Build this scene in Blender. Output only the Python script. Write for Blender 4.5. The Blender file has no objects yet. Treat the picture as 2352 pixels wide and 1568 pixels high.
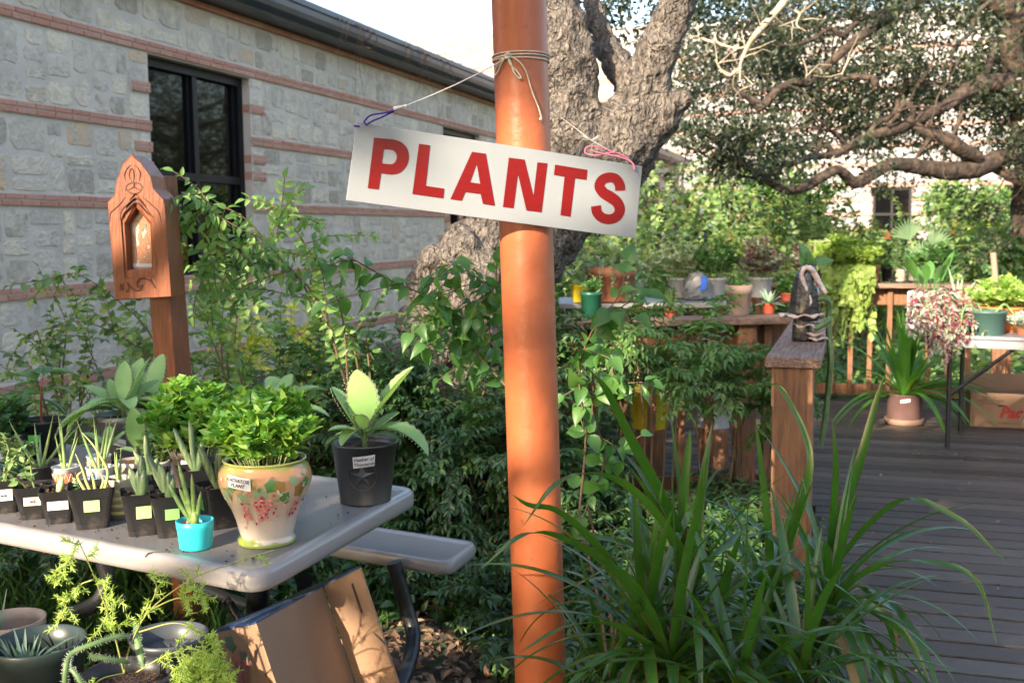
import bpy, math, random
import numpy as np
S=bpy.context.scene
rad=math.radians
# ------------------------------------------------------------ camera (photo coordinates: 2352 x 1568)
F=2500.;CX=1176;CY=784;H=1.45;pt=math.atan(253/2500.);rl=.009
Fw=np.array([0,math.cos(pt),-math.sin(pt)]);R0=np.array([1.,0,0]);U0=np.cross(R0,Fw)
UU=U0*math.cos(rl)+R0*math.sin(rl);RR=R0*math.cos(rl)-U0*math.sin(rl)
CAM=np.array([0,0,H])
def ray(u,v): return Fw+RR*(u-CX)/F-UU*(v-CY)/F
def P(u,v,Z): d=ray(u,v);return CAM+d*Z/d[1]
def G(u,v,z): d=ray(u,v);return CAM+d*(z-H)/d[2]
cam=bpy.data.cameras.new("camera");co=bpy.data.objects.new("camera",cam);S.collection.objects.link(co);S.camera=co
from mathutils import Matrix,Vector
m=Matrix([[RR[i],UU[i],-Fw[i]] for i in range(3)]);co.matrix_world=Matrix.Translation(CAM.tolist())@m.to_4x4()
cam.sensor_width=36;cam.lens=36*F/2352;cam.clip_start=.05;cam.clip_end=500
cam.dof.use_dof=True;cam.dof.focus_distance=2.45;cam.dof.aperture_fstop=7.1
# ------------------------------------------------------------ light
SUN_EL=rad(23);SUN_AZ=rad(180+33)
sd=np.array([math.sin(SUN_AZ)*math.cos(SUN_EL),math.cos(SUN_AZ)*math.cos(SUN_EL),math.sin(SUN_EL)])
W=bpy.data.worlds.new("World");S.world=W;W.use_nodes=True
nt=W.node_tree;bg=nt.nodes["Background"];sk=nt.nodes.new("ShaderNodeTexSky");sk.sky_type='NISHITA';sk.sun_disc=False
sk.sun_elevation=SUN_EL;sk.sun_rotation=SUN_AZ;sk.air_density=1.0;sk.dust_density=2.5;sk.ozone_density=.6
nt.links.new(sk.outputs[0],bg.inputs[0]);bg.inputs[1].default_value=.15
sl=bpy.data.lights.new("sun",'SUN');so=bpy.data.objects.new("sun",sl);S.collection.objects.link(so)
sl.energy=4.3;sl.angle=rad(.5);sl.color=(1,.86,.68)
so.rotation_euler=Vector((-sd).tolist()).to_track_quat('-Z','Y').to_euler()
S.view_settings.view_transform='Standard';S.view_settings.look='None';S.view_settings.exposure=1.9;S.view_settings.gamma=1
S.render.engine='CYCLES'
S.view_settings.use_white_balance=True;S.view_settings.white_balance_temperature=6700;S.view_settings.white_balance_tint=11
# ------------------------------------------------------------ helpers
rng=np.random.default_rng(7);random.seed(7)
def nrm(v):
    v=np.asarray(v,float);return v/(np.linalg.norm(v,axis=-1,keepdims=True)+1e-12)
def V3(*a): return np.array(a,float)
UP=V3(0,0,1)
MATS={}
def ramp(nt,cols):
    r=nt.nodes.new("ShaderNodeValToRGB");e=r.color_ramp.elements
    while len(e)<len(cols): e.new(.5)
    for i,c in enumerate(cols): e[i].position=i/(len(cols)-1);e[i].color=(*c,1)
    return r
def mat(name,cols,rough=.6,kind='noise',scale=8.,st=(1,1,1),rot=0.,bump=0.,bscale=30.,metal=0,spec=.5,coat=0,trans=0,detail=4,isl=None,dirt=None):
    """kind: noise | island (colour chosen per piece) ; trans: share of light let through (leaves)"""
    if name in MATS: return MATS[name]
    m=bpy.data.materials.new(name);m.use_nodes=True;n=m.node_tree;b=n.nodes["Principled BSDF"];MATS[name]=m
    tc=n.nodes.new("ShaderNodeTexCoord");mp=n.nodes.new("ShaderNodeMapping");mp.vector_type='TEXTURE';mp.inputs['Rotation'].default_value=(0,0,rot)
    mp.inputs['Scale'].default_value=[1/x for x in st];n.links.new(tc.outputs['Object'],mp.inputs[0])
    no=n.nodes.new("ShaderNodeTexNoise");no.inputs['Scale'].default_value=scale;no.inputs['Detail'].default_value=detail
    n.links.new(mp.outputs[0],no.inputs[0])
    if len(cols)==1: cols=[cols[0],cols[0]]
    r=ramp(n,cols)
    if kind=='island':
        ge=n.nodes.new("ShaderNodeNewGeometry");mx=n.nodes.new("ShaderNodeMath");mx.operation='MULTIPLY_ADD'
        n.links.new(no.outputs[0],mx.inputs[0]);mx.inputs[1].default_value=.35
        m2=n.nodes.new("ShaderNodeMath");m2.operation='MULTIPLY_ADD';n.links.new(ge.outputs['Random Per Island'],m2.inputs[0]);m2.inputs[1].default_value=.9;m2.inputs[2].default_value=-.12
        n.links.new(m2.outputs[0],mx.inputs[2]);n.links.new(mx.outputs[0],r.inputs[0])
    else:
        st_=n.nodes.new("ShaderNodeMapRange");st_.inputs[1].default_value=.3;st_.inputs[2].default_value=.7;n.links.new(no.outputs[0],st_.inputs[0]);n.links.new(st_.outputs[0],r.inputs[0])
    out=r.outputs[0]
    if dirt:
        n3=n.nodes.new("ShaderNodeTexNoise");n3.inputs['Scale'].default_value=dirt[1];n3.inputs['Detail'].default_value=6;n.links.new(tc.outputs['Object'],n3.inputs[0])
        mr=n.nodes.new("ShaderNodeMapRange");mr.inputs[1].default_value=dirt[2];mr.inputs[2].default_value=dirt[2]+.15;mr.inputs[4].default_value=dirt[3];n.links.new(n3.outputs[0],mr.inputs[0])
        mc=n.nodes.new("ShaderNodeMixRGB");mc.inputs[2].default_value=(*dirt[0],1);n.links.new(mr.outputs[0],mc.inputs[0]);n.links.new(out,mc.inputs[1]);out=mc.outputs[0]
    n.links.new(out,b.inputs['Base Color'])
    b.inputs['Roughness'].default_value=rough;b.inputs['Metallic'].default_value=metal;b.inputs['Specular IOR Level'].default_value=spec
    b.inputs['Coat Weight'].default_value=coat
    if bump:
        n2=n.nodes.new("ShaderNodeTexNoise");n2.inputs['Scale'].default_value=bscale;n2.inputs['Detail'].default_value=5;n.links.new(mp.outputs[0],n2.inputs[0])
        bu=n.nodes.new("ShaderNodeBump");bu.inputs['Strength'].default_value=min(1,bump);bu.inputs['Distance'].default_value=.01*max(1,bump);n.links.new(n2.outputs[0],bu.inputs['Height']);n.links.new(bu.outputs[0],b.inputs['Normal'])
    if trans:
        t=n.nodes.new("ShaderNodeBsdfTranslucent");hs=n.nodes.new("ShaderNodeMixRGB");hs.blend_type='MULTIPLY';hs.inputs[0].default_value=1;hs.inputs[2].default_value=(1.5,1.6,.6,1)
        n.links.new(out,hs.inputs[1]);n.links.new(hs.outputs[0],t.inputs[0]);mi=n.nodes.new("ShaderNodeMixShader");mi.inputs[0].default_value=trans
        n.links.new(b.outputs[0],mi.inputs[1]);n.links.new(t.outputs[0],mi.inputs[2]);n.links.new(mi.outputs[0],n.nodes["Material Output"].inputs[0])
    return m
def leafm(name,cols,rough=.45,trans=.3,spec=.5): return mat(name,cols,rough,'island',scale=25,trans=trans,spec=spec)
class MB:
    def __init__(s): s.v=[];s.f={};s.n=0
    def add(s,V,Fc,smooth=False,mi=0):
        V=np.asarray(V,float).reshape(-1,3);s.v.append(V)
        if isinstance(Fc,np.ndarray): s.f.setdefault((Fc.shape[1],smooth,mi),[]).append(Fc+s.n)
        else:
            g={}
            for f in Fc: g.setdefault(len(f),[]).append(f)
            for k,a in g.items(): s.f.setdefault((k,smooth,mi),[]).append(np.array(a)+s.n)
        s.n+=len(V)
    def build(s,name,mats,parent=None,origin=None,bevel=0,ws=None):
        if not isinstance(mats,(list,tuple)): mats=[mats]
        V=np.concatenate(s.v) if s.v else np.zeros((0,3))
        me=bpy.data.meshes.new(name)
        if parent is not None: o0=np.array(parent['_o'])
        elif origin is not None: o0=np.array(origin,float)
        else:
            o0=(V.min(0)+V.max(0))/2;o0[2]=V[:,2].min()
        V=V-o0
        idx=[];ls=[];lt=[];sm=[];mi=[];c=0
        for (k,smo,mm),arrs in s.f.items():
            A=np.concatenate(arrs);idx.append(A.ravel());ls.append(c+np.arange(len(A))*k);lt.append(np.full(len(A),k));sm.append(np.full(len(A),smo));mi.append(np.full(len(A),mm));c+=A.size
        idx=np.concatenate(idx).astype(np.int32)
        me.vertices.add(len(V));me.vertices.foreach_set("co",V.astype(np.float32).ravel())
        me.loops.add(len(idx));me.loops.foreach_set("vertex_index",idx)
        ls=np.concatenate(ls).astype(np.int32);me.polygons.add(len(ls));me.polygons.foreach_set("loop_start",ls)
        me.polygons.foreach_set("loop_total",np.concatenate(lt).astype(np.int32))
        me.polygons.foreach_set("use_smooth",np.concatenate(sm));me.polygons.foreach_set("material_index",np.concatenate(mi).astype(np.int32))
        for m in mats: me.materials.append(m)
        me.update(calc_edges=True)
        o=bpy.data.objects.new(name,me);S.collection.objects.link(o)
        if parent is not None:
            o.parent=parent;o['_o']=list(map(float,o0))
        else: o.location=o0.tolist();o['_o']=list(map(float,o0))
        if bevel:
            md=o.modifiers.new("bevel",'BEVEL');md.width=bevel;md.segments=2;md.limit_method='ANGLE'
        return o
def tag(o,label=None,cat=None,group=None,kind=None):
    for k,v in (('label',label),('category',cat),('group',group),('kind',kind)):
        if v: o[k]=v
    return o
def thing(name,label,cat,loc,group=None):
    o=bpy.data.objects.new(name,None);S.collection.objects.link(o);o.location=[float(x) for x in loc];o['_o']=[float(x) for x in loc];o.empty_display_size=.05
    return tag(o,label,cat,group)
# ---- shapes
BOXF=np.array([[0,1,3,2],[4,6,7,5],[0,4,5,1],[2,3,7,6],[0,2,6,4],[1,5,7,3]])
def obox(mb,c,ax,ay,az,mi=0):
    """oriented box, half vectors ax ay az"""
    V=[np.asarray(c)+i*ax+j*ay+k*az for i in(-1,1) for j in(-1,1) for k in(-1,1)];mb.add(V,BOXF,False,mi)
def box(mb,lo,hi,mi=0):
    lo=np.array(lo,float);hi=np.array(hi,float);c=(lo+hi)/2;h=(hi-lo)/2
    obox(mb,c,V3(h[0],0,0),V3(0,h[1],0),V3(0,0,h[2]),mi)
def beam(mb,p,q,w,h,up=UP,mi=0):
    p=np.asarray(p,float);q=np.asarray(q,float);d=q-p;s=nrm(np.cross(d,up));u=nrm(np.cross(s,d))
    obox(mb,(p+q)/2,d/2,s*w/2,u*h/2,mi)
def catmull(pts,n=6):
    P_=np.array(pts,float);Q=np.vstack([2*P_[0]-P_[1],P_,2*P_[-1]-P_[-2]]);out=[]
    for i in range(1,len(Q)-2):
        for t in np.arange(n)/n:
            out.append(.5*((2*Q[i])+(-Q[i-1]+Q[i+1])*t+(2*Q[i-1]-5*Q[i]+4*Q[i+1]-Q[i+2])*t*t+(-Q[i-1]+3*Q[i]-3*Q[i+1]+Q[i+2])*t**3))
    out.append(Q[-2]);return np.array(out)
def tube(mb,path,r,k=8,cap=True,mi=0,lump=0,smooth=True):
    path=np.asarray(path,float);n=len(path);r=np.broadcast_to(np.asarray(r,float),(n,)) if np.ndim(r)==0 or len(np.atleast_1d(r))==n else np.interp(np.linspace(0,1,n),np.linspace(0,1,len(r)),r)
    T=nrm(np.gradient(path,axis=0));a=V3(0,0,1) if abs(T[0][2])<.9 else V3(1,0,0);N=nrm(np.cross(T[0],a));V=[]
    ang=np.arange(k)*2*np.pi/k
    for i in range(n):
        N=nrm(N-T[i]*np.dot(N,T[i]));B=np.cross(T[i],N)
        rr=r[i]*(1+(rng.normal(0,lump,k) if lump else 0))
        V.append(path[i]+(np.outer(np.cos(ang)*rr,N)+np.outer(np.sin(ang)*rr,B)))
    V=np.concatenate(V);j=np.arange(k);j2=(j+1)%k;Fs=[]
    for i in range(n-1): Fs.append(np.stack([i*k+j,i*k+j2,(i+1)*k+j2,(i+1)*k+j],1))
    mb.add(V,np.concatenate(Fs),smooth,mi)
    if cap:
        mb.add(V[:k],[list(range(k))[::-1]],False,mi);mb.add(V[-k:],[list(range(k))],False,mi)
def lathe(mb,c,prof,k=40,mi=0,smooth=True,sx=1,sy=1,tilt=None):
    """prof list of (r,z)"""
    ang=np.arange(k)*2*np.pi/k;V=[];c=np.asarray(c,float)
    for r,z in prof: V.append(np.stack([np.cos(ang)*r*sx,np.sin(ang)*r*sy,np.full(k,z)],1))
    V=np.concatenate(V)
    if tilt is not None: V=V@np.array(tilt).T
    V=V+c
    j=np.arange(k);j2=(j+1)%k;n=len(prof)
    Fs=np.concatenate([np.stack([i*k+j,i*k+j2,(i+1)*k+j2,(i+1)*k+j],1) for i in range(n-1)])
    mb.add(V,Fs,smooth,mi)
def disc(mb,c,r,k=32,mi=0,noise=0.):
    """soil surface with crumbs"""
    c=np.asarray(c,float);rings=[0,.35,.65,.85,1.];V=[c+V3(0,0,rng.normal(0,noise))]
    for q in rings[1:]:
        a=np.arange(k)*2*np.pi/k
        V+=[c+V3(math.cos(t)*r*q,math.sin(t)*r*q,rng.normal(0,noise) if q<1 else 0) for t in a]
    Fs=[[0,1+j,1+(j+1)%k] for j in range(k)]
    for i in range(3): Fs+=[[1+i*k+j,1+(i+1)*k+j,1+(i+1)*k+(j+1)%k,1+i*k+(j+1)%k] for j in range(k)]
    mb.add(V,Fs,False,mi)
# leaves
def tmpl(rows,fold=.25,droop=.25):
    t=np.array([r[0] for r in rows]);w=np.array([r[1] for r in rows]);V=[]
    for a,b in zip(t,w):
        z=-droop*a*a
        V+=[(-b,a,z+fold*b),(0,a,z),(b,a,z+fold*b)]
    n=len(rows);Fs=[]
    for i in range(n-1):
        q=3*i;Fs+=[[q,q+1,q+4,q+3],[q+1,q+2,q+5,q+4]]
    return np.array(V),np.array(Fs)
T_OV=tmpl([(0,.03),(.2,.38),(.45,.5),(.75,.3),(1,.0)])
T_LAN=tmpl([(0,.03),(.25,.42),(.5,.5),(.78,.28),(1,.0)],.3,.3)
T_SM=(np.array([(0,0,0),(-.5,.5,.1),(.5,.5,.1),(0,1,-.1)]),np.array([[0,2,3],[0,3,1]]))
T_HRT=tmpl([(0,.02),(-.06,.25),(.15,.5),(.4,.48),(.7,.27),(1,.0)],.2,.25)
T_NEED=(np.array([(-.5,0,0),(.5,0,0),(0,1,-.05)]),np.array([[0,1,2]]))
def scatter(mb,T,O,D,N,L,Wd,mi=0):
    O=np.asarray(O,float);D=nrm(D);m=len(O)
    if m==0: return
    X=nrm(np.cross(D,N));N=np.cross(X,D);L=np.broadcast_to(L,(m,));Wd=np.broadcast_to(Wd,(m,))
    tv,tf=T;k=len(tv)
    V=O[:,None]+X[:,None]*(tv[None,:,0:1]*Wd[:,None,None])+D[:,None]*(tv[None,:,1:2]*L[:,None,None])+N[:,None]*(tv[None,:,2:3]*L[:,None,None])
    Fs=(tf[None]+(np.arange(m)*k)[:,None,None]).reshape(-1,tf.shape[1])
    mb.add(V.reshape(-1,3),Fs,True,mi)
def leaves_along(mb,path,T,sp,L,wr,ang=55,t0=.1,jit=.25,droop=.2,opp=True,plane=None):
    path=np.asarray(path,float);seg=np.linalg.norm(np.diff(path,axis=0),axis=1);cs=np.r_[0,np.cumsum(seg)];tot=cs[-1]
    s=np.arange(t0*tot,tot,sp)
    if len(s)==0: return
    O=np.stack([np.interp(s,cs,path[:,i]) for i in range(3)],1);Tn=nrm(np.stack([np.interp(s,cs,np.gradient(path[:,i],cs+np.arange(len(cs))*1e-9)) for i in range(3)],1))
    side=nrm(np.cross(Tn,UP)+1e-6) if plane is None else nrm(np.cross(Tn,plane))
    nn=nrm(np.cross(side,Tn));a=rad(ang)
    for sg in ((1,-1) if opp else (None,)):
        m=len(s);g=(sg if sg else np.where(np.arange(m)%2,1,-1)[:,None])
        D=Tn*math.cos(a)+side*g*math.sin(a)+rng.normal(0,jit,(m,3))-UP*droop
        N=nn+rng.normal(0,jit,(m,3));LL=L*(1+rng.normal(0,.15,m)).clip(.5,1.5)*(1-.25*(s/tot))
        scatter(mb,T,O,D,N,LL,LL*wr)
    scatter(mb,T,path[-1:],Tn[-1:]-UP*droop,nn[-1:],L*.9,L*.9*wr)
def bend(p,d,L,n,droop,jit=0.):
    p=np.array(p,float);d=nrm(d);out=[p]
    for i in range(n):
        d=nrm(d+V3(0,0,-droop/n)+(rng.normal(0,jit,3) if jit else 0));p=p+d*L/n;out.append(p)
    return np.array(out)
def ribbon(mb,path,w,fold=.2,side=None,mi=0,edge=None,em=1,thick=0.):
    """strap leaf along a path; w = half widths"""
    path=np.asarray(path,float);n=len(path);T=nrm(np.gradient(path,axis=0));w=np.interp(np.linspace(0,1,n),np.linspace(0,1,len(w)),w) if len(w)!=n else np.asarray(w)
    if side is None:
        h=T.mean(0);side=np.cross(h,UP)
        if np.linalg.norm(side)<.15: side=np.cross(path[-1]-path[0],UP)+1e-3
    sd_=nrm(np.broadcast_to(side,(n,3))-T*np.sum(T*side,1,keepdims=True));N=nrm(np.cross(sd_,T))
    N*=np.where(N[:,2:3].mean()<0,-1,1)
    cols=[-1,0,1] if edge is None else [-1,-1+edge,0,1-edge,1]
    V=np.stack([path+sd_*(c*w)[:,None]+N*(abs(c)*fold*w)[:,None] for c in cols],1);k=len(cols)
    i=np.arange(n-1)[:,None];Fa=[]
    for j in range(k-1):
        f=np.stack([i*k+j,i*k+j+1,(i+1)*k+j+1,(i+1)*k+j],2).reshape(-1,4);Fa.append(f)
    V=V.reshape(-1,3)
    if edge is None: mb.add(V,np.concatenate(Fa),True,mi)
    else:
        base=mb.n;mb.add(V,np.concatenate(Fa[1:3]),True,mi)
        mb.f.setdefault((4,True,em),[]).append(np.concatenate([Fa[0],Fa[3]])+base)
def shrub(name,label,cat,base,h,rx,ry,ns,T,L,wr,lm,wm,sp=.03,twig=.25,ntw=6,group=None,ang=55,low=.25,comp=False,droop=.5,seed=1,lean=(0,0),minh=.45,stem_r=.006,kind=None,jit=.3):
    """woody shrub: stems, side twigs, leaves in pairs (comp: twigs carry leaflets themselves)"""
    global rng;rs=rng;rng=np.random.default_rng(seed)
    base=np.asarray(base,float);wd=MB();lv=MB()
    for i in range(ns):
        a=rng.uniform(0,2*np.pi);q=math.sqrt(rng.uniform());tgt=base+V3(math.cos(a)*rx*q+lean[0],math.sin(a)*ry*q+lean[1],h*rng.uniform(minh,1)*(1-.3*q*q))
        b=base+V3(math.cos(a)*rx*q*.35,math.sin(a)*ry*q*.35,0)
        mid=(b+tgt)/2+V3(0,0,.12*h)-V3(math.cos(a)*rx,math.sin(a)*ry,0)*.1+rng.normal(0,.02,3)
        pth=catmull([b,mid,tgt,tgt+(tgt-mid)*.25+V3(0,0,-.08*h)],4)
        tube(wd,pth,[stem_r,stem_r*.4],5,False)
        leaves_along(lv,pth[len(pth)//2:],T,sp*1.5,L,wr,ang,.1,jit)
        for k in range(ntw):
            t=rng.uniform(low,1);j=int(t*(len(pth)-1));o=pth[j];d=nrm(pth[min(j+1,len(pth)-1)]-pth[max(j-1,0)])*.5+nrm(rng.normal(0,1,3))*.8+V3(0,0,.25)
            tw=bend(o,d,twig*rng.uniform(.6,1.3),5,droop,.08);tube(wd,tw,[stem_r*.4,stem_r*.2],4,False)
            leaves_along(lv,tw,T,sp,L,wr,ang,.15,jit)
            if comp:
                for jj in (2,3,4):
                    for sg in (1,-1):
                        d2_=nrm(tw[jj]-tw[jj-1]);s2=nrm(np.cross(d2_,UP))*sg+d2_*.7
                        t2=bend(tw[jj],s2,twig*.45,3,droop,.05);tube(wd,t2,stem_r*.2,3,False);leaves_along(lv,t2,T,sp*.8,L,wr,ang,.1,jit)
    t=thing(name,label,cat,base,group)
    wd.build('stems',wm,t);lv.build('leaves',lm,t);rng=rs
    if kind: t['kind']=kind
    return t
def text_on(s,size,c,ax,ay,m,parent,name='writing',shear=0.,off=.0015,extr=.0004,bold=0.):
    """lettering as mesh, centred at c, ax reading direction, ay up"""
    cu=bpy.data.curves.new('t','FONT');cu.body=s;cu.size=size;cu.align_x='CENTER';cu.align_y='CENTER';cu.extrude=extr;cu.shear=shear;cu.offset=bold
    ob=bpy.data.objects.new('t',cu);S.collection.objects.link(ob);bpy.context.view_layer.update()
    me=bpy.data.meshes.new_from_object(ob.evaluated_get(bpy.context.evaluated_depsgraph_get()));bpy.data.objects.remove(ob);bpy.data.curves.remove(cu)
    n=len(me.vertices);a=np.zeros(n*3,np.float32);me.vertices.foreach_get('co',a);a=a.reshape(-1,3)
    ax=nrm(ax);ay=nrm(ay-ax*np.dot(ax,ay));az=np.cross(ax,ay);o0=np.array(parent['_o'])
    a=np.asarray(c)+np.outer(a[:,0],ax)+np.outer(a[:,1],ay)+np.outer(a[:,2]+off,az)-o0
    me.vertices.foreach_set('co',a.astype(np.float32).ravel());me.materials.clear();me.materials.append(m);me.name=name;me.update()
    o=bpy.data.objects.new(name,me);S.collection.objects.link(o);o.parent=parent;o['_o']=o0.tolist();return o
az_=rad(17.55);d1=V3(math.sin(az_),math.cos(az_),0);d2=V3(math.cos(az_),-math.sin(az_),0)
def B(a,b,z): return d1*a+d2*b+UP*z
ROT=-az_
# ------------------------------------------------------------ materials
M_soil=mat('potting_soil',[(.02,.012,.008),(.09,.045,.025),(.22,.13,.08)],.9,scale=160,bump=1.5,bscale=200)
M_mortar=mat('mortar',[(.52,.465,.395),(.67,.60,.52)],.9,scale=3,bump=1,bscale=60,detail=8)
M_stone=mat('rubble_stone',[(.40,.35,.275),(.64,.56,.45),(.52,.455,.375),(.70,.61,.48),(.47,.415,.355),(.62,.545,.455),(.38,.33,.26),(.57,.505,.43),(.74,.65,.50),(.53,.455,.36),(.66,.46,.29)],.85,'island',scale=9,bump=2,bscale=28,detail=8)
M_brick=mat('brick',[(.46,.19,.13),(.56,.26,.19),(.50,.225,.16),(.60,.33,.25)],.85,'island',scale=20,bump=1,bscale=60,dirt=((.45,.40,.36),25,.56,.6))
M_stone_far=mat('pale_stone',[(.25,.245,.25),(.30,.295,.30),(.33,.325,.335),(.27,.265,.27)],.85,'island',scale=5)
M_mortar_far=mat('grey_mortar',[(.12,.12,.12),(.15,.145,.145)],.9,scale=5)
M_brick_far=mat('pale_brick',[(.28,.15,.12),(.33,.20,.17)],.85,'island',scale=20)
M_frame=mat('black_window_frame',[(.006,.0065,.008)],.5,spec=.25)
M_glass=mat('dark_glass',[(.004,.004,.005)],.03,spec=.25)
M_metal=mat('slate_roof_metal',[(.014,.026,.042),(.022,.038,.056)],.4,metal=.0,scale=3)
M_red=mat('redwood_stain',[(.12,.026,.007),(.17,.043,.011),(.22,.062,.017)],.45,scale=14,st=(6,6,.5),bump=.3,bscale=40)
M_carve=mat('carved_shadow_wood',[(.07,.016,.008)],.6)
# ============================================================ buildings
def split(x0,x1,z0,z1,mw,mh,out,r):
    w=x1-x0;h=z1-z0
    if (w>mw*2.1 or (w>mw*1.15 and r.random()<.75)) and w/h>.7:
        c=x0+w*r.uniform(.32,.68);split(x0,c,z0,z1,mw,mh,out,r);split(c,x1,z0,z1,mw,mh,out,r);return
    if h>mh*1.9 or (h>mh*1.1 and r.random()<.8):
        c=z0+h*r.uniform(.35,.65);split(x0,x1,z0,c,mw,mh,out,r);split(x0,x1,c,z1,mw,mh,out,r);return
    out.append((x0,x1,z0,z1))
def stones(mb,org,ex,en,x0,x1,z0,z1,mw,mh,gap,dep,r,mi=0,rough=1):
    out=[];split(x0,x1,z0,z1,mw,mh,out,r)
    # template around the rounded outline
    for a,b,c,d in out:
        g=gap*r.uniform(.6,1.5);a+=g*r.uniform(-.1,1.5);b-=g*r.uniform(-.1,1.5);c+=g*r.uniform(.2,1.5);d-=g*r.uniform(.2,1.5);w=b-a;h=d-c
        if w<.03 or h<.03: continue
        q=.24*min(w,h)
        pts=[(a+q*r.uniform(.3,1.3),c),( (a+b)/2,c+r.uniform(-.4,.8)*g),(b-q*r.uniform(.3,1.3),c),(b,c+q*r.uniform(.3,1.3)),(b-r.uniform(-.3,.8)*g,(c+d)/2),(b,d-q*r.uniform(.3,1.3)),(b-q*r.uniform(.3,1.3),d),((a+b)/2,d-r.uniform(-.4,.8)*g),(a+q*r.uniform(.3,1.3),d),(a,d-q*r.uniform(.3,1.3)),(a+r.uniform(-.3,.8)*g,(c+d)/2),(a,c+q*r.uniform(.3,1.3))]
        cx=(a+b)/2;cz=(c+d)/2;k=len(pts);V=[];pr=dep*r.uniform(.5,1.3)
        for x,z in pts: V.append(org+ex*x+UP*z-en*.01)
        for x,z in pts: V.append(org+ex*(cx+(x-cx)*.93)+UP*(cz+(z-cz)*.92)+en*pr*(1+rough*r.uniform(-.35,.25)))
        for x,z in pts: V.append(org+ex*(cx+(x-cx)*.5)+UP*(cz+(z-cz)*.5)+en*pr*(1.15+rough*r.uniform(-.3,.4)))
        V.append(org+ex*cx+UP*cz+en*pr*1.3)
        Fs=[]
        for j in range(k):
            j2=(j+1)%k;Fs+=[[j,j2,k+j2,k+j],[k+j,k+j2,2*k+j2,2*k+j],[2*k+j,2*k+j2,3*k]]
        mb.add(V,Fs,False,mi)
def bricks(mb,org,ex,en,x0,x1,z,n=2,L=.235,h=.041,j=.016,dep=.030,mi=0,r=random):
    for c in range(n):
        x=x0-(0 if c%2 else 0)*L;zz=z+c*(h+j)
        while x<x1-.02:
            e=min(x+L*r.uniform(.97,1.03),x1);ww=r.uniform(-.0015,.0015)
            a=org+ex*(x+.005)+UP*(zz+ww);cc=org+ex*(e-.006)+UP*(zz+h+ww)
            obox(mb,(a+cc)/2+en*(dep/2-.01),ex*((e-x-.011)/2),en*(dep/2+.01+r.uniform(0,.002)),UP*h/2,mi);x=e
r0=random.Random(3)
org=d2*-7.0;en=d2;ex=d1
bands=[3.32,2.515,1.715,.895,.06]
wins=[(9.78,11.76),(18.2,20.2),(29.2,31.1),(38.4,40.4)];WZ0,WZ1=.98,3.30
tb=thing('stone_building','long grey rubble stone building with red brick bands on the left','building',B(20,-8,0))
wl=MB()
def holes(x0,x1,z0,z1):
    """rects of wall outside the windows"""
    xs=x0
    for a,b in wins:
        if b<=x0 or a>=x1: continue
        yield xs,a;xs=b
    yield xs,x1
X0,X1=2.0,45.0;ZT=3.98;ZB=-.6
# backing wall with openings
def wallbox(x0,x1,z0,z1,mb): obox(mb,org+ex*(x0+x1)/2+UP*(z0+z1)/2-en*.15,ex*(x1-x0)/2,en*.15,UP*(z1-z0)/2)
wallbox(X0,X1,ZB,WZ0,wl);wallbox(X0,X1,WZ1,ZT,wl)
for a,b in holes(X0,X1,WZ0,WZ1): wallbox(a,b,WZ0,WZ1,wl)
obox(wl,org+ex*X1+UP*1.7-en*3,ex*.15,en*3,UP*2.28);obox(wl,org+ex*X0+UP*1.7-en*3,ex*.15,en*3,UP*2.28)
wl.build('mortar_wall',M_mortar,tb)
sm_=MB();zlev=[ZB]+[x for b in bands[::-1] for x in (b-.005,b+.105)]+[ZT-.06]
for i in range(0,len(zlev),2):
    z0,z1=zlev[i],zlev[i+1]
    if WZ0<(z0+z1)/2<WZ1:
        for a,b in holes(X0,X1,z0,z1): stones(sm_,org,ex,en,a,b,z0,z1,.42,.31,.024,.009,r0)
    else: stones(sm_,org,ex,en,X0,X1,z0,z1,.42,.31,.024,.009,r0)
st=sm_.build('rubble_stones',M_stone,tb)
bb=MB()
for z in bands:
    b2=MB()
    for a,b in (holes(X0,X1,z,z) if WZ0<z<WZ1-.05 else [(X0,X1)]):
        bricks(b2,org,ex,en,a,b,z)
        obox(b2,org+ex*(a+b)/2+UP*(z+.049),ex*(b-a)/2,en*.016,UP*.055,1)
    b2.build('brick_band',[M_brick,M_mortar],tb)
for a,b in wins:
    for z in (1.3,2.1,2.3-.62+.62,2.9):
        for e,s in ((a,-1),(b,1)):
            x0,x1=(e-.30,e) if s<0 else (e,e+.30);q=MB()
            bricks(q,org,ex,en,x0,x1,z+ (.0 if z!=2.3 else .0));obox(q,org+ex*(x0+x1)/2+UP*(z+.049),ex*.15,en*.021,UP*.052,1)
            # returns inside the reveal
            obox(q,org+ex*(e+s*-.004)+UP*(z+.049)-en*.07,ex*.006,en*.065,UP*.045,0)
            q.build('brick_quoin',[M_brick,M_mortar],tb)
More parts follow.
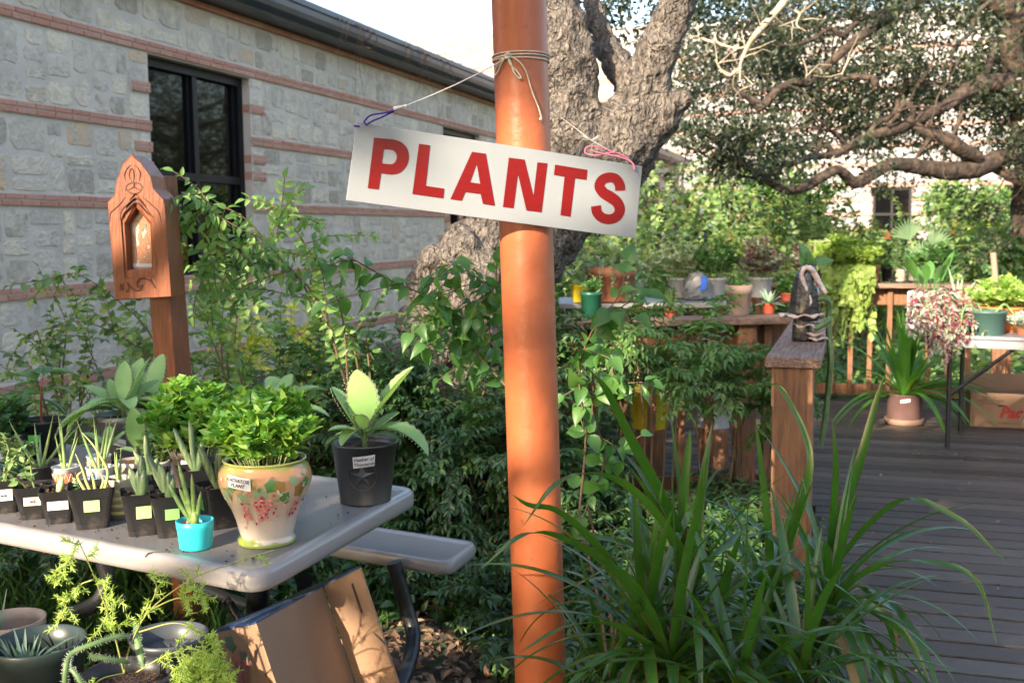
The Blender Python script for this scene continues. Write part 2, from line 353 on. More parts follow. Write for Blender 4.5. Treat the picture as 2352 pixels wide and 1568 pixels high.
for a,b in wins:
    wf=MB();c=org+ex*(a+b)/2-en*.16
    hw=(b-a)/2
    for x in (a+.05,b-.05): obox(wf,org+ex*x+UP*(WZ0+WZ1)/2-en*.15,ex*.05,en*.05,UP*(WZ1-WZ0)/2)
    obox(wf,org+ex*(a+b)/2+UP*(WZ0+WZ1)/2-en*.15,ex*.045,en*.045,UP*((WZ1-WZ0)/2-.1))
    for z in (WZ0+.05,WZ1-.05): obox(wf,org+ex*(a+b)/2+UP*z-en*.15,ex*(hw-.1),en*.052,UP*.05)
    for s in (-1,1): obox(wf,org+ex*((a+b)/2+s*(hw/2-.03))+UP*2.08-en*.15,ex*(hw/2-.075),en*.044,UP*.045)
    for s in (-1,1):
        for t in (-1,1): obox(wf,org+ex*((a+b)/2+s*(hw/2-.03)+t*(hw/2-.10))+UP*2.1-en*.165,ex*.022,en*.02,UP*1.1)
    wo=wf.build('window_frame',M_frame,tb,bevel=.004)
    gl=MB();obox(gl,org+ex*(a+b)/2+UP*(WZ0+WZ1)/2-en*.18,ex*(hw-.02),en*.006,UP*(WZ1-WZ0)/2*.99);gl.build('window_pane',M_glass,wo)
    sl_=MB();n=10
    for i in range(n):
        x0=a-.12+(b-a+.24)*i/n;x1=a-.12+(b-a+.24)*(i+1)/n
        V=[org+ex*x+UP*z+en*e for x in (x0+.004,x1-.004) for z,e in ((WZ0-.005,-.09),(WZ0-.095,.075),(WZ0-.15,.075),(WZ0-.15,-.09))]
        sl_.add(V,[[0,1,5,4],[1,2,6,5],[2,3,7,6],[0,3,2,1],[4,5,6,7],[3,0,4,7]])
    sl_.build('brick_sill',M_brick,tb)
rf=MB()
# frieze brick, soffit, gutter, roof
bricks(rf,org,ex,en,X0,X1+.1,3.93,1,L=.24,h=.06,dep=.06,mi=1)
prof=[(-.1,4.0),(.33,4.0),(.345,4.03),(.37,4.05),(.41,4.09),(.43,4.15),(.435,4.22),(.45,4.24),(.45,4.30),(.40,4.30),(.38,4.34),(.30,4.36),(-4.2,5.2),(-4.2,4.0)]
for (xa,xb) in ((X0-.4,X1+.45),):
    n=len(prof);V=[org+ex*x+en*e+UP*z for x in (xa,xb) for e,z in prof]
    Fs=[[i,(i+1)%n,n+(i+1)%n,n+i] for i in range(n)]+[list(range(n))[::-1],list(range(n,2*n))]
    rf.add(V,Fs,False,0)
rf.build('roof',[M_metal,M_brick],tb)
dp=MB();tube(dp,[org+ex*(X1+.2)+en*.12+UP*z for z in (4.0,0)],.06,10);dp.build('downpipe',mat('pale_paint',[(.5,.48,.45)],.5),tb)
# far building
fo=d1*49.0
tf=thing('stone_building','sunlit pale stone building with pink brick bands behind the oaks','building',B(50,4,0))
fe=-d1;fx=d2
def fpos(u,v):
    d=ray(u,v);q_=CAM+d*(49.0/np.dot(d,d1));return float(q_@d2),float(q_[2])
FW=[fpos(2003,553),fpos(2095,430)];fw0,fz0=FW[0];fw1,fz1=FW[1]
ww=fw1-fw0
fwins=[(fw0+k*4.9,fw1+k*4.9) for k in (-4,-3,-2,-1,0,1,2)]
FX0,FX1,FZT=-22,16,10.5
M1=MB()
def fb(x0,x1,z0,z1,mb=M1): obox(mb,fo+fx*(x0+x1)/2+UP*(z0+z1)/2-fe*.2,fx*(x1-x0)/2,fe*.2,UP*(z1-z0)/2)
def fh(x0,x1):
    xs=x0
    for a,b in fwins: yield xs,a;xs=b
    yield xs,x1
rows=[(fz0,fz1)]
fb(FX0,FX1,-1,fz0);fb(FX0,FX1,fz1,FZT)
for a,b in fh(FX0,FX1): fb(a,b,fz0,fz1)
M1.build('mortar_wall',M_mortar_far,tf)
M2=MB();M3=MB();bz=[fz0-.25-.8*2,fz0-.25-.8,fz0-.16]+[fz0-.16+(fz1-fz0+.2)*k/4*1.0 for k in range(1,5)]+[fz1+.1+.8*k for k in range(1,8)]
prev=-1.
for z in bz:
    z1=z-.01
    rng_=fh(FX0,FX1) if fz0<(prev+z1)/2<fz1 else [(FX0,FX1)]
    for a,b in rng_: stones(M2,fo,fx,fe,a,b,prev,z1,.8,.5,.03,.03,r0,rough=.3)
    for a,b in (fh(FX0,FX1) if fz0+.05<z<fz1-.05 else [(FX0,FX1)]): obox(M3,fo+fx*(a+b)/2+UP*(z+.06),fx*(b-a)/2,fe*.05,UP*.06)
    prev=z+.13
stones(M2,fo,fx,fe,FX0,FX1,prev,FZT,.8,.5,.03,.03,r0,rough=.3)
for a,b in fwins:
    for z in np.arange(fz0+.25,fz1,.3):
        for e in (a-.25,b+.25): obox(M3,fo+fx*e+UP*z,fx*.25,fe*.052,UP*.05)
M2.build('stone_blocks',M_stone_far,tf);M3.build('brick_bands',M_brick_far,tf)
for a,b in fwins:
    wf=MB();c=(a+b)/2;hz=(fz1-fz0)/2;cz=(fz0+fz1)/2
    for x in (a+.05,c,b-.05): obox(wf,fo+fx*x+UP*cz-fe*.15,fx*.05,fe*.05,UP*hz)
    for z in (fz0+.05,cz,fz1-.05): obox(wf,fo+fx*c+UP*z-fe*.15,fx*(b-a)/2,fe*.048,UP*.05)
    wo=wf.build('window_frame',M_frame,tf);gl=MB();obox(gl,fo+fx*c+UP*cz-fe*.18,fx*(b-a)/2,fe*.01,UP*hz);gl.build('window_pane',M_glass,wo)
# ============================================================ ground
M_ground=mat('ground',[(.035,.024,.016),(.07,.05,.035),(.05,.07,.03)],.95,scale=5,bump=2,bscale=30,dirt=((.035,.07,.02),1.3,.5,.7))
gm=MB();n=90;gx=np.linspace(-1,1,n);gx=np.sign(gx)*np.abs(gx)**2.2*160;gy=gx+8
XX,YY=np.meshgrid(gx,gy);bq=XX*d2[0]+YY*d2[1]
ZZ=-.02-.28*np.clip((-bq-3)/3.5,0,1)+.02*np.sin(XX*3)*np.cos(YY*2.3)*(np.abs(XX)<20)
ZZ=np.where(bq>.9,ZZ-.1,ZZ)
V=np.stack([XX,YY,ZZ],2).reshape(-1,3);i,j=np.meshgrid(np.arange(n-1),np.arange(n-1));i=i.ravel();j=j.ravel()
gm.add(V,np.stack([j*n+i,j*n+i+1,(j+1)*n+i+1,(j+1)*n+i],1),True);tag(gm.build('ground',M_ground,origin=(0,0,0)),kind='structure')
# ============================================================ deck
M_deck=mat('weathered_deck',[(.012,.009,.008),(.034,.027,.023),(.075,.063,.055),(.045,.032,.024),(.024,.020,.018)],.5,'island',scale=6,st=(1,14,14),rot=-az_,bump=.6,bscale=20,dirt=((.11,.085,.07),18,.62,.5))
M_rail=mat('brown_rail_wood',[(.10,.042,.018),(.17,.075,.032),(.23,.105,.045)],.6,scale=9,st=(8,8,.8),bump=.6,bscale=30,dirt=((.07,.045,.035),7,.55,.6))
M_cap=mat('weathered_cap_wood',[(.09,.05,.035),(.17,.10,.07),(.27,.19,.15)],.65,scale=5,st=(22,1.2,22),rot=-az_,bump=.8,bscale=7,detail=6)
M_capx=mat('weathered_cap_board',[(.09,.05,.035),(.15,.09,.06),(.21,.14,.10)],.65,scale=5,st=(1.2,22,22),rot=-az_,bump=.6,bscale=7,detail=6)
nearp=G(1821,821,1.0);nb=float(nearp@d2);na=float(nearp@d1)
farc=G(2000,650,1.0);fa=float(farc@d1)
dk=MB();a=na-2.2;k=0
DB0=nb+.03
while a<fa+.12:
    w=.138;x=DB0
    # beyond the middle rail the deck is wider to the left
    x0=DB0 if a<na+1.75 else -2.4
    cuts=[x0]+[c for c in (DB0+2.4+(k%3)*.9,) ]+[DB0+7]
    for c0,c1 in zip(cuts[:-1],cuts[1:]):
        tz=random.uniform(-.0015,.0015);obox(dk,B(a+w/2,(c0+c1)/2,.002+tz),d1*(w/2-.007-random.uniform(0,.004)),d2*((c1-c0)/2-.003),UP*.019+d1*random.uniform(-.0002,.0002))
    a+=w+.001;k+=1
obox(dk,B((na-2.2+fa)/2,DB0+3.5,-.14),d1*((fa-na+2.2)/2-.05),d2*3.45,UP*.07)
tag(dk.build('deck',M_deck,bevel=.003),kind='structure')
def railing(label,p,q,posts,zt=1.0,cw=.19,ct=.038,drop=.12,bz=.11,sp=.145,bw=.04,post_w=.1,skip=None,bottom=True,fascia=.14):
    p=np.asarray(p,float);q=np.asarray(q,float);L=np.linalg.norm(q-p);d=(q-p)/L;nn=np.cross(d,UP)
    t=thing('wooden_railing',label,'railing',V3(p[0],p[1],0))
    m=MB();beam(m,p+UP*(zt-ct/2),q+UP*(zt-ct/2),cw,ct);m.build('cap_rail',M_cap if abs(d@d1)>.8 else M_capx,t,bevel=.006)
    m=MB();beam(m,p+nn*-.055+d*.02+UP*(zt-ct-fascia/2-.002),q-nn*.055-d*.02+UP*(zt-ct-fascia/2-.002),.036,fascia);m.build('top_rail',M_rail,t,bevel=.003)
    if bottom:
        m=MB();beam(m,p+nn*-.05+UP*bz,q-nn*.05+UP*bz,.036,.09);m.build('bottom_rail',M_rail,t,bevel=.003)
    for s in posts:
        m=MB();c=p+d*s;obox(m,c+UP*((zt-ct+(-.25))/2-.001),d*post_w/2,nn*post_w/2,UP*((zt-ct+.25)/2));m.build('post',M_rail,t,bevel=.004)
    nbal=int(L/sp)
    for i in range(1,nbal):
        s=i*L/nbal
        if any(abs(s-x)<post_w*.75 for x in posts): continue
        m=MB();z0=bz-.04 if bottom else .0;z1=zt-ct-.01;obox(m,p+d*s-nn*.012+UP*(z0+z1)/2,d*bw/2,nn*bw/2*.9,UP*(z1-z0)/2);m.build('baluster',M_rail,t,bevel=.002)
    return t
midL=G(1296,733,1.0)*V3(1,1,0);midR=G(1830,724,1.0)*V3(1,1,0)
np0=B(na,nb,0)
r1=railing('weathered railing end with thick post and ceramic planter on its cap',np0,B(na+1.72,nb,0),[.085],post_w=.14,sp=.16)
r2=railing('brown railing with small pots in a row on its cap',midL,midR,[.06,.95],sp=.15)
fl=B(fa,nb+.3,0)
r3=railing('far railing at the back of the deck with hanging lime vine',B(fa,-2.3,0),B(fa,9.5,0),[0.1,1.6,3.4,5.3,7.2,9.1],sp=.15)
# ============================================================ pole and sign
M_pole=mat('terracotta_pole_paint',[(.27,.070,.024),(.38,.100,.035),(.33,.086,.030)],.42,scale=5,bump=.25,bscale=26,dirt=((.13,.045,.025),48,.66,.75))
PZ=2.335;pt0=P(1190,-60,PZ);pt1=P(1246,1700,PZ+.02);dr=pt1-pt0;PB=pt0+dr*((pt0[2]+.1)/-dr[2]);PT=pt0-dr*(2.6-pt0[2])/-dr[2]*1.0
PT=pt0+dr*((2.75-pt0[2])/dr[2])
pl=MB();tube(pl,[PB,PT],.0575,64)
pole=thing('steel_pole','round terracotta painted pole that carries the plants sign','pole',V3(PB[0],PB[1],PB[2]))
pl.build('pole_tube',M_pole,pole)
pc=MB();tube(pc,[PT-nrm(PT-PB)*.02,PT+nrm(PT-PB)*.012],.072,32);pc.build('pole_cap',M_pole,pole)
M_sign=mat('white_sign_board',[(.235,.255,.268),(.255,.27,.28)],.35,scale=4,dirt=((.5,.47,.40),30,.68,.5))
M_let=mat('red_vinyl',[(.135,.0022,.003),(.17,.003,.004)],.28,scale=60,st=(.3,1,8))
TL=P(820,280,2.15);TR=P(1475,382,2.32);BR=P(1460,548,2.325);BL=P(795,460,2.155)
sc=(TL+TR+BR+BL)/4;sx=nrm(TR-TL+BR-BL);snn=nrm(np.cross(sx,(TL+TR-BL-BR)));sy=np.cross(snn,sx)
if snn[1]>0: snn=-snn
def suv(q_): q_=q_-sc;return float(q_@sx),float(q_@sy)
def onsign(u,v):
    d=ray(u,v);t=((sc-CAM)@snn)/(d@snn);return suv(CAM+d*t)
sign=thing('hanging_sign','white sign reading PLANTS in red letters hung on the pole','sign',sc)
SW=np.mean([abs(suv(c)[0]) for c in (TL,TR,BR,BL)]);SH=np.mean([abs(suv(c)[1]) for c in (TL,TR,BR,BL)])
m=MB();corn=[suv(TL),suv(TR),suv(BR),suv(BL)];V=[sc+sx*a+sy*b+snn*e for e in (0,-.005) for a,b in corn]
m.add(V,[[3,2,1,0],[4,5,6,7],[0,1,5,4],[1,2,6,5],[2,3,7,6],[3,0,4,7]]);m.build('board',M_sign,sign,bevel=.0008)
def c3(x,y): return 752.6+.36*x,47+.36*y
def flat(mb,pts,faces,off=.0012,mi=0):
    V=[sc+sx*a+sy*b+snn*off for a,b in pts];mb.add(V,faces,False,mi)
def sp_(l): return [onsign(*c3(*p)) for p in l]
def arc(pts,n): return catmull([(x,y) for x,y in pts],n)
def strip(mb,A_,B_):
    pts=sp_(list(map(tuple,A_))+list(map(tuple,B_)));n=len(A_);flat(mb,pts,[[i,i+1,n+i+1,n+i] for i in range(n-1)])
# P
m=MB();flat(m,sp_([(255,1070),(325,1078),(358,822),(345,912),(340,975),(295,748),(363,754)]),[[0,1,4,3,2,6,5]])
oc=arc([(363,754),(430,762),(480,785),(513,835),(512,905),(475,960),(420,982),(340,975)],5);ic=arc([(358,822),(400,824),(428,837),(440,862),(437,890),(425,908),(400,917),(345,912)],5)
strip(m,oc,ic);m.build('letter',M_let,sign)
m=MB();flat(m,sp_([(582,787),(653,797),(625,1055),(743,1073),(737,1135),(540,1107)]),[[0,1,2,5],[2,3,4,5]]);m.build('letter',M_let,sign)
m=MB();A_=sp_([(920,838),(1008,850),(1066,1182),(990,1170),(975,1107),(878,1095),(855,1150),(782,1140),(950,915),(972,1042),(908,1032)])
flat(m,A_,[[7,6,5,10,8,0],[0,8,1],[1,8,9,4,3,2],[5,4,9,10]]);m.build('letter',M_let,sign)
m=MB();A_=sp_([(1155,875),(1255,888),(1312,1120),(1337,905),(1401,912),(1364,1224),(1267,1212),(1213,980),(1185,1198),(1117,1190)])
flat(m,A_,[[0,7,8,9],[0,1,2,6,7],[2,3,4,5,6]]);m.build('letter',M_let,sign)
m=MB();A_=sp_([(1450,920),(1656,953),(1650,1017),(1577,1007),(1548,1252),(1484,1242),(1510,997),(1442,985)])
flat(m,A_,[[0,1,2,3,6,7],[3,4,5,6]]);m.build('letter',M_let,sign)
cl=arc([(1865,1085),(1862,1050),(1838,1012),(1795,1001),(1750,1018),(1733,1058),(1757,1098),(1800,1125),(1843,1158),(1863,1205),(1845,1248),(1800,1268),(1750,1258),(1718,1225),(1710,1183)],5)
tg=nrm(np.gradient(cl,axis=0));nn_=np.stack([-tg[:,1],tg[:,0]],1);hw=np.interp(np.linspace(0,1,len(cl)),[0,.3,.5,.7,1],[32,31,36,31,32])[:,None]
m=MB();strip(m,cl+nn_*hw,cl-nn_*hw);m.build('letter',M_let,sign)
M_tw=mat('jute_twine',[(.42,.36,.27),(.55,.49,.38)],.9,scale=90);M_pur=mat('purple_yarn',[(.05,.02,.19)],.9);M_pink=mat('pink_yarn',[(.62,.22,.30)],.9);M_wst=mat('white_string',[(.65,.60,.55)],.9)
pax=nrm(PT-PB)
def onpole(u,v,r=.0585):
    d=ray(u,v);c0=PB;w=CAM-c0;dd=d-pax*(d@pax);wd=w-pax*(w@pax);a=dd@dd;b=2*dd@wd;c=wd@wd-r*r;D=b*b-4*a*c
    if D<0: D=0
    return CAM+d*((-b-math.sqrt(D))/(2*a))
tw=thing('twine','pale jute twine tied in a bow round the pole holding up the sign','twine',onpole(1195,125))
m=MB()
for dz,t0 in ((0,0),(.006,.3),(-.005,1)):
    a=np.linspace(0,2*np.pi,40);o=onpole(1195,128);ctr=PB+pax*((o-PB)@pax+dz);x_=nrm(np.cross(pax,V3(0,1,0)));y_=np.cross(pax,x_)
    tube(m,[ctr+.0595*(x_*math.cos(t)+y_*math.sin(t))+pax*.003*math.sin(t+t0) for t in a],.0017,6,False)
m.build('wrap',M_tw,tw)
def pp(pts,off=0.): return catmull([onpole(u,v,.0585+off+(.006 if i%2 else .003)) for i,(u,v) in enumerate(pts)],6)
m=MB();tube(m,pp([(1165,130),(1172,148),(1188,165),(1197,180),(1190,178),(1180,165),(1172,140),(1163,127)]),.0017,6);tube(m,pp([(1165,128),(1150,140),(1138,158),(1136,172),(1142,168),(1152,145),(1164,128)]),.0017,6)
tube(m,pp([(1168,128),(1190,140),(1208,165),(1222,210),(1236,245),(1243,268)]),.0017,6);tube(m,pp([(1243,266),(1241,277)]),[.0018,.004],6)
tube(m,pp([(1160,128),(1168,124),(1172,131),(1164,134),(1160,128)]),.003,6);m.build('bow',M_tw,tw)
m=MB();knl=P(932,243,2.17);tube(m,[onpole(1150,142),*(onpole(1150,142)*(1-t)+knl*t-V3(0,0,.004*math.sin(t*3)) for t in (.25,.5,.75)),knl],.0012,6);m.build('string',M_wst,tw);m=MB();tube(m,[knl,P(905,250,2.16)],[.0015,.005],6)
tube(m,catmull([knl+rng.normal(0,.003,3) for _ in range(6)],3),.0018,5)
m.build('knot',M_wst,tw);m=MB();knr=P(1358,322,2.33);kn2=P(1435,365,2.315);tube(m,[P(1262,250,2.37),knr],.001,6);tube(m,[knr,kn2],.0014,6);tube(m,[knr,P(1375,315,2.33)],[.001,.005],6);tube(m,[P(1340,312,2.33),knr,P(1338,320,2.33)],[.004,.001],6)
m.build('string',M_wst,tw)
m=MB();tube(m,catmull([P(835,281,2.15),P(852,265,2.15),P(890,258,2.155),P(930,243,2.17),P(920,247,2.17),P(880,268,2.155),P(858,277,2.15),P(843,286,2.148)],5),.0019,6);tube(m,[P(813,289,2.143),P(827,291,2.143)],.002,6);tube(m,[P(836,280,2.15),P(843,288,2.146)],.0018,6)
m.build('purple_loop',M_pur,tw)
m=MB();tube(m,catmull([P(1456,390,2.305),P(1448,370,2.31),P(1425,356,2.315),P(1400,346,2.32),P(1370,337,2.32),P(1348,338,2.32),P(1345,352,2.32),P(1370,357,2.32),P(1410,350,2.315),P(1440,362,2.31)],5),.0019,6);tube(m,catmull([P(1457,391,2.3),P(1453,375,2.306),P(1428,362,2.312),P(1380,352,2.315),P(1355,345,2.318)],5),.0019,6)
m.build('pink_loop',M_pink,tw)
# ============================================================ oak in front of the wall
M_bark=mat('oak_bark',[(.05,.04,.033),(.12,.10,.085),(.17,.145,.12),(.25,.215,.18)],.9,scale=14,st=(3.0,3.0,.7),bump=5,bscale=14,detail=8)
M_bark2=mat('dark_oak_bark',[(.014,.010,.008),(.042,.028,.020),(.095,.066,.044)],.9,scale=12,bump=4,bscale=16,detail=8)
M_burl=M_bark
def limb(mb,pts,k=14,n=5,lump=.04):
    """pts: (u,v,Z,radius px)"""
    q_=np.array([list(P(u,v,Z))+[r*Z/F] for u,v,Z,r in pts]);c=catmull(q_,n);tube(mb,c[:,:3],c[:,3],k,True,lump=lump)
    return c
def d3(x,y): return 752.6+.36*x,47+.36*y
OZ=6.3
def platey(m,sc_,st_,d_):
    n=m.node_tree;b=n.nodes['Principled BSDF'];tc=n.nodes.new('ShaderNodeTexCoord');mp=n.nodes.new('ShaderNodeMapping');mp.inputs['Scale'].default_value=st_
    nz=n.nodes.new('ShaderNodeTexNoise');nz.inputs['Scale'].default_value=6;nz.inputs['Detail'].default_value=4;n.links.new(tc.outputs['Object'],nz.inputs[0])
    ad=n.nodes.new('ShaderNodeMixRGB');ad.blend_type='ADD';ad.inputs[0].default_value=.22;n.links.new(tc.outputs['Object'],ad.inputs[1]);n.links.new(nz.outputs['Color'],ad.inputs[2]);n.links.new(ad.outputs[0],mp.inputs[0])
    vo=n.nodes.new('ShaderNodeTexVoronoi');vo.feature='DISTANCE_TO_EDGE';vo.inputs['Scale'].default_value=sc_;n.links.new(mp.outputs[0],vo.inputs[0])
    mr=n.nodes.new('ShaderNodeMapRange');mr.inputs[2].default_value=.28;n.links.new(vo.outputs[0],mr.inputs[0])
    bu=n.nodes.new('ShaderNodeBump');bu.inputs['Strength'].default_value=1;bu.inputs['Distance'].default_value=d_;n.links.new(mr.outputs[0],bu.inputs['Height'])
    old=b.inputs['Normal'].links[0].from_socket;n.links.new(old,bu.inputs['Normal']);n.links.new(bu.outputs[0],b.inputs['Normal'])
platey(M_bark,26,(1,1,.42),.022)
o1=MB();
l3=lambda pts:[(*d3(x,y),Z,r*.36) for x,y,Z,r in pts]
limb(o1,[(1010,1010,6.1,150),(1045,880,6.1,120),(1075,760,6.1,112),(1130,650,6.15,120),(1210,540,6.2,118),(1300,430,6.25,110),(1375,350,6.3,100),(1415,280,6.3,80)],22,8,.03)
limb(o1,[(1330,440,6.2,75),(1320,350,6.2,82),(1300,240,6.2,75),(1287,130,6.2,78),(1265,20,6.25,68),(1230,-100,6.4,55)],20,8,.03)
limb(o1,[(1360,400,6.2,80),(1425,320,6.2,80),(1468,240,6.2,66),(1505,130,6.15,50),(1550,20,6.1,42),(1600,-120,6.0,38)],20,8,.03)
limb(o1,[(1480,300,6.2,55),(1530,255,6.15,44),(1562,232,6.1,27),(1574,228,6.05,16)],16,6,.05)
limb(o1,[(1452,210,6.35,40),(1420,150,6.45,32),(1385,90,6.6,24),(1365,20,6.7,22),(1340,-60,6.9,18)],14,6,.05)
limb(o1,[(1350,470,6.3,60),(1440,400,6.3,45),(1480,330,6.25,40)],16,6,.04)
# burls
for (x,y,r,Z) in [(1010,620,60,5.9),(1070,585,70,5.85),(975,660,42,5.9),(1120,540,58,5.9),(1040,700,78,5.85),(1100,650,70,5.75),(960,745,50,5.9),(1010,790,70,5.9),(1075,560,28,5.75),(1135,620,45,5.7),(1095,740,80,5.8),(930,830,50,6.0),(990,595,30,5.8),(1060,530,22,5.9)]:
    c=P(x,y,Z);R_=r*Z/F;prof=[(0.001*R_,-R_)]+[(R_*math.cos(t)*(1+rng.normal(0,.04)),R_*math.sin(t)) for t in np.linspace(-1.3,1.3,9)]+[(.001*R_,R_)];lathe(o1,c,prof,16)
ot=thing('oak_tree','gnarled grey oak trunk with swollen burls forking behind the pole','tree',P(1000,1010,6.1)*V3(1,1,0))
to=o1.build('trunk',M_bark,ot)
md=to.modifiers.new('merge','REMESH');md.mode='VOXEL';md.voxel_size=.022;md.use_smooth_shade=True
tx=bpy.data.textures.new('bark_lumps','CLOUDS');tx.noise_scale=.09;tx.noise_depth=3;md=to.modifiers.new('lumps','DISPLACE');md.texture=tx;md.strength=.07;md.texture_coords='LOCAL'
# ============================================================ sprawling oak at right
def e(x,y): return 1505.3+.36*x,.36*y
def L2(pts): return [(*e(x,y),Z,r*.36) for x,y,Z,r in pts]
o2=MB();LIMBS=[]
def lm(pts,k=10): LIMBS.append(limb(o2,L2(pts),k,5,.06))
lm([(2500,960,12.5,60),(2352,985,12.4,58),(2200,1010,12.2,55),(2050,1075,12,60),(1850,1090,11.8,56),(1650,1060,11.6,50),(1500,1050,11.4,42),(1380,1110,11.3,42),(1270,1165,11.2,38),(1170,1085,11,30),(1080,1120,10.9,32),(960,1190,10.8,32),(850,1212,10.7,28),(740,1170,10.6,24),(680,1120,10.5,20),(560,1060,10.4,16),(490,1040,10.4,14),(430,960,10.3,12),(370,890,10.2,9),(260,850,10.1,6),(200,880,10,3)],14)
lm([(2420,560,12.5,80),(2300,555,12.5,72),(2150,530,12.4,58),(1990,580,12.2,45),(1880,660,12,40),(1750,720,11.9,38),(1620,790,11.8,36),(1480,840,11.7,34),(1340,880,11.6,31),(1230,940,11.5,26),(1130,990,11.4,24),(1000,1000,11.2,22),(880,1040,11,20),(780,1100,10.8,16),(700,1125,10.6,14)],12)
lm([(1750,-40,12.6,42),(1700,0,12.5,40),(1560,60,12.4,38),(1430,150,12.2,34),(1330,220,12.1,32),(1220,310,12,30),(1120,400,12,27),(1020,480,11.9,28),(970,530,11.8,28),(880,525,11.7,24),(790,570,11.7,24),(720,640,11.6,26),(660,695,11.6,20),(600,640,11.5,14),(500,580,11.4,9),(420,560,11.3,4)])
lm([(1990,580,12.2,26),(2100,470,12.4,24),(2150,350,12.6,18),(2160,250,12.8,10)]);lm([(2140,0,12.4,10),(2040,110,12.3,13),(2010,210,12.3,12),(1940,270,12.2,12),(1895,340,12.2,10),(1880,460,12.1,6)],7)
lm([(1650,800,11.8,26),(1750,850,11.7,32),(1880,900,11.7,50),(1960,960,11.8,46),(2060,1000,11.9,40)]);lm([(1350,870,11.7,14),(1420,780,11.8,17),(1520,740,11.8,18),(1560,620,11.9,17),(1600,560,12,22),(1680,530,12,26),(1770,545,12,14)])
lm([(1640,790,11.8,14),(1640,690,11.7,18),(1590,660,11.7,18),(1540,740,11.6,14),(1480,800,11.6,10)],8)
lm([(1480,70,12.4,20),(1300,130,12.2,17),(1200,225,12.1,18),(1110,185,12,16),(1010,250,11.9,13),(900,285,11.8,10),(800,290,11.8,6)],8)
lm([(2150,-60,12.6,80),(2230,20,12.6,85),(2290,110,12.7,80),(2270,300,12.8,66),(2300,470,12.9,70),(2330,640,13,80),(2370,830,13,95),(2420,1050,13,120),(2430,1500,13,150)],14)
lm([(2160,1080,12.2,22),(2260,1120,12.2,36),(2352,1170,12.2,42),(2450,1230,12.2,45)]);lm([(1410,540,11.5,24),(1380,500,11.6,22),(1250,495,11.7,16),(1150,520,11.8,8)],8)
lm([(1180,860,11.5,12),(1080,830,11.4,10),(960,815,11.3,8),(800,830,11.2,5),(620,830,11.1,3)],6);lm([(180,820,10.2,3),(190,920,10.2,6),(300,980,10.3,8),(400,1050,10.4,8),(500,1110,10.5,10),(640,1140,10.6,12)],7)
lm([(480,500,11,5),(380,620,10.8,5),(280,740,10.6,4),(230,820,10.4,3)],5);lm([(1150,990,11.4,12),(1080,920,11.4,18),(1020,980,11.4,12)],7);lm([(1960,720,11.9,10),(1920,820,11.9,13),(1900,860,11.9,8)],6)
for k in range(120):
    L_=LIMBS[k%len(LIMBS)];j=int(rng.uniform(.2,.98)*(len(L_)-1));o=L_[j,:3];r_=min(.034,L_[j,3]*.6)
    b=bend(o,nrm(rng.normal(0,1,3)*V3(1,.7,.8)+V3(-.5,-.2,.1)),rng.uniform(.5,1.3),7,-.1,.25);tube(o2,b,[r_,.004],5,False);LIMBS.append(np.c_[b,np.linspace(r_,.004,len(b))])
ob=P(*e(2420,1300),13.0);t2=thing('oak_tree','sprawling live oak with long crooked low limbs at the right','tree',ob*V3(1,1,0))
o2.build('trunk',M_bark2,t2)
# bleached dead branch: belongs to the same oak
M_dead=mat('bleached_wood',[(.30,.24,.17),(.40,.33,.24)],.8,scale=14,bump=1)
o3=MB();LD=[]
for pts in ([(850,-60,9.2,26),(830,0,9.2,24),(740,110,9.2,22),(650,210,9.2,20),(590,300,9.3,16),(545,400,9.3,9),(540,500,9.3,5)],[(860,60,9.3,8),(920,90,9.3,8),(900,160,9.2,5),(960,200,9.2,3)],[(900,130,9.3,5),(790,170,9.2,3)],[(550,430,9.3,7),(480,480,9.4,9),(430,460,9.4,5),(380,380,9.4,3)],[(270,170,9.8,3),(290,240,9.7,8),(400,280,9.6,10),(520,310,9.5,6),(600,290,9.4,8)],[(400,280,9.6,3),(330,230,9.5,2)],[(680,220,9.2,5),(720,230,9.2,2)],[(540,500,9.3,4),(570,560,9.3,3),(640,530,9.3,2)],[(480,480,9.4,5),(400,420,9.4,3),(470,350,9.4,2)],[(1240,370,9.6,6),(1200,450,9.6,5),(1190,480,9.6,3)],[(940,370,9.6,5),(965,450,9.6,4),(960,500,9.6,2)]):
    LD.append(limb(o3,L2(pts),7,4,.06))
for k in range(26):
    L_=LD[k%len(LD)];j=int(rng.uniform(.2,1)*(len(L_)-1));b=bend(L_[j,:3],nrm(rng.normal(0,1,3)),rng.uniform(.15,.4),4,0,.3);tube(o3,b,[.006,.002],4,False)
o3.build('dead_branch',M_dead,t2)
M_oakl=leafm('oak_leaves',[(.016,.026,.013),(.032,.046,.024),(.055,.072,.038),(.10,.115,.06)],.42,.25,.6)
def crown(mb,clumps,L=.055,wr=.5,T=T_SM,flat_=.7,tg=None):
    """clumps: (x,y,z,r,n)"""
    for x,y,z,r,n in clumps:
        n=int(n);a=nrm(rng.normal(0,1,(n,3)));q=rng.uniform(.25,1,(n,1))**.6;O=V3(x,y,z)+a*q*r*V3(1,1,flat_)
        D=nrm(a*.6+rng.normal(0,.7,(n,3)));N=nrm(rng.normal(0,.6,(n,3))+UP*.8);LL=L*rng.uniform(.7,1.3,n)
        if tg is not None:
            k_=np.ones(n,bool)
            for p_,r_ in tg:
                w_=O-p_;tt=w_@sd;k_&=~((np.linalg.norm(w_-tt[:,None]*sd,axis=1)<r_)&(tt>-.3))
            O,D,N,LL=O[k_],D[k_],N[k_],LL[k_]
        scatter(mb,T,O,D,N,LL,LL*wr)
cr=MB();cl=[];tws=MB()
def blob(u,v,Z,r,n): c=P(u,v,Z);cl.append((*c,r,n))
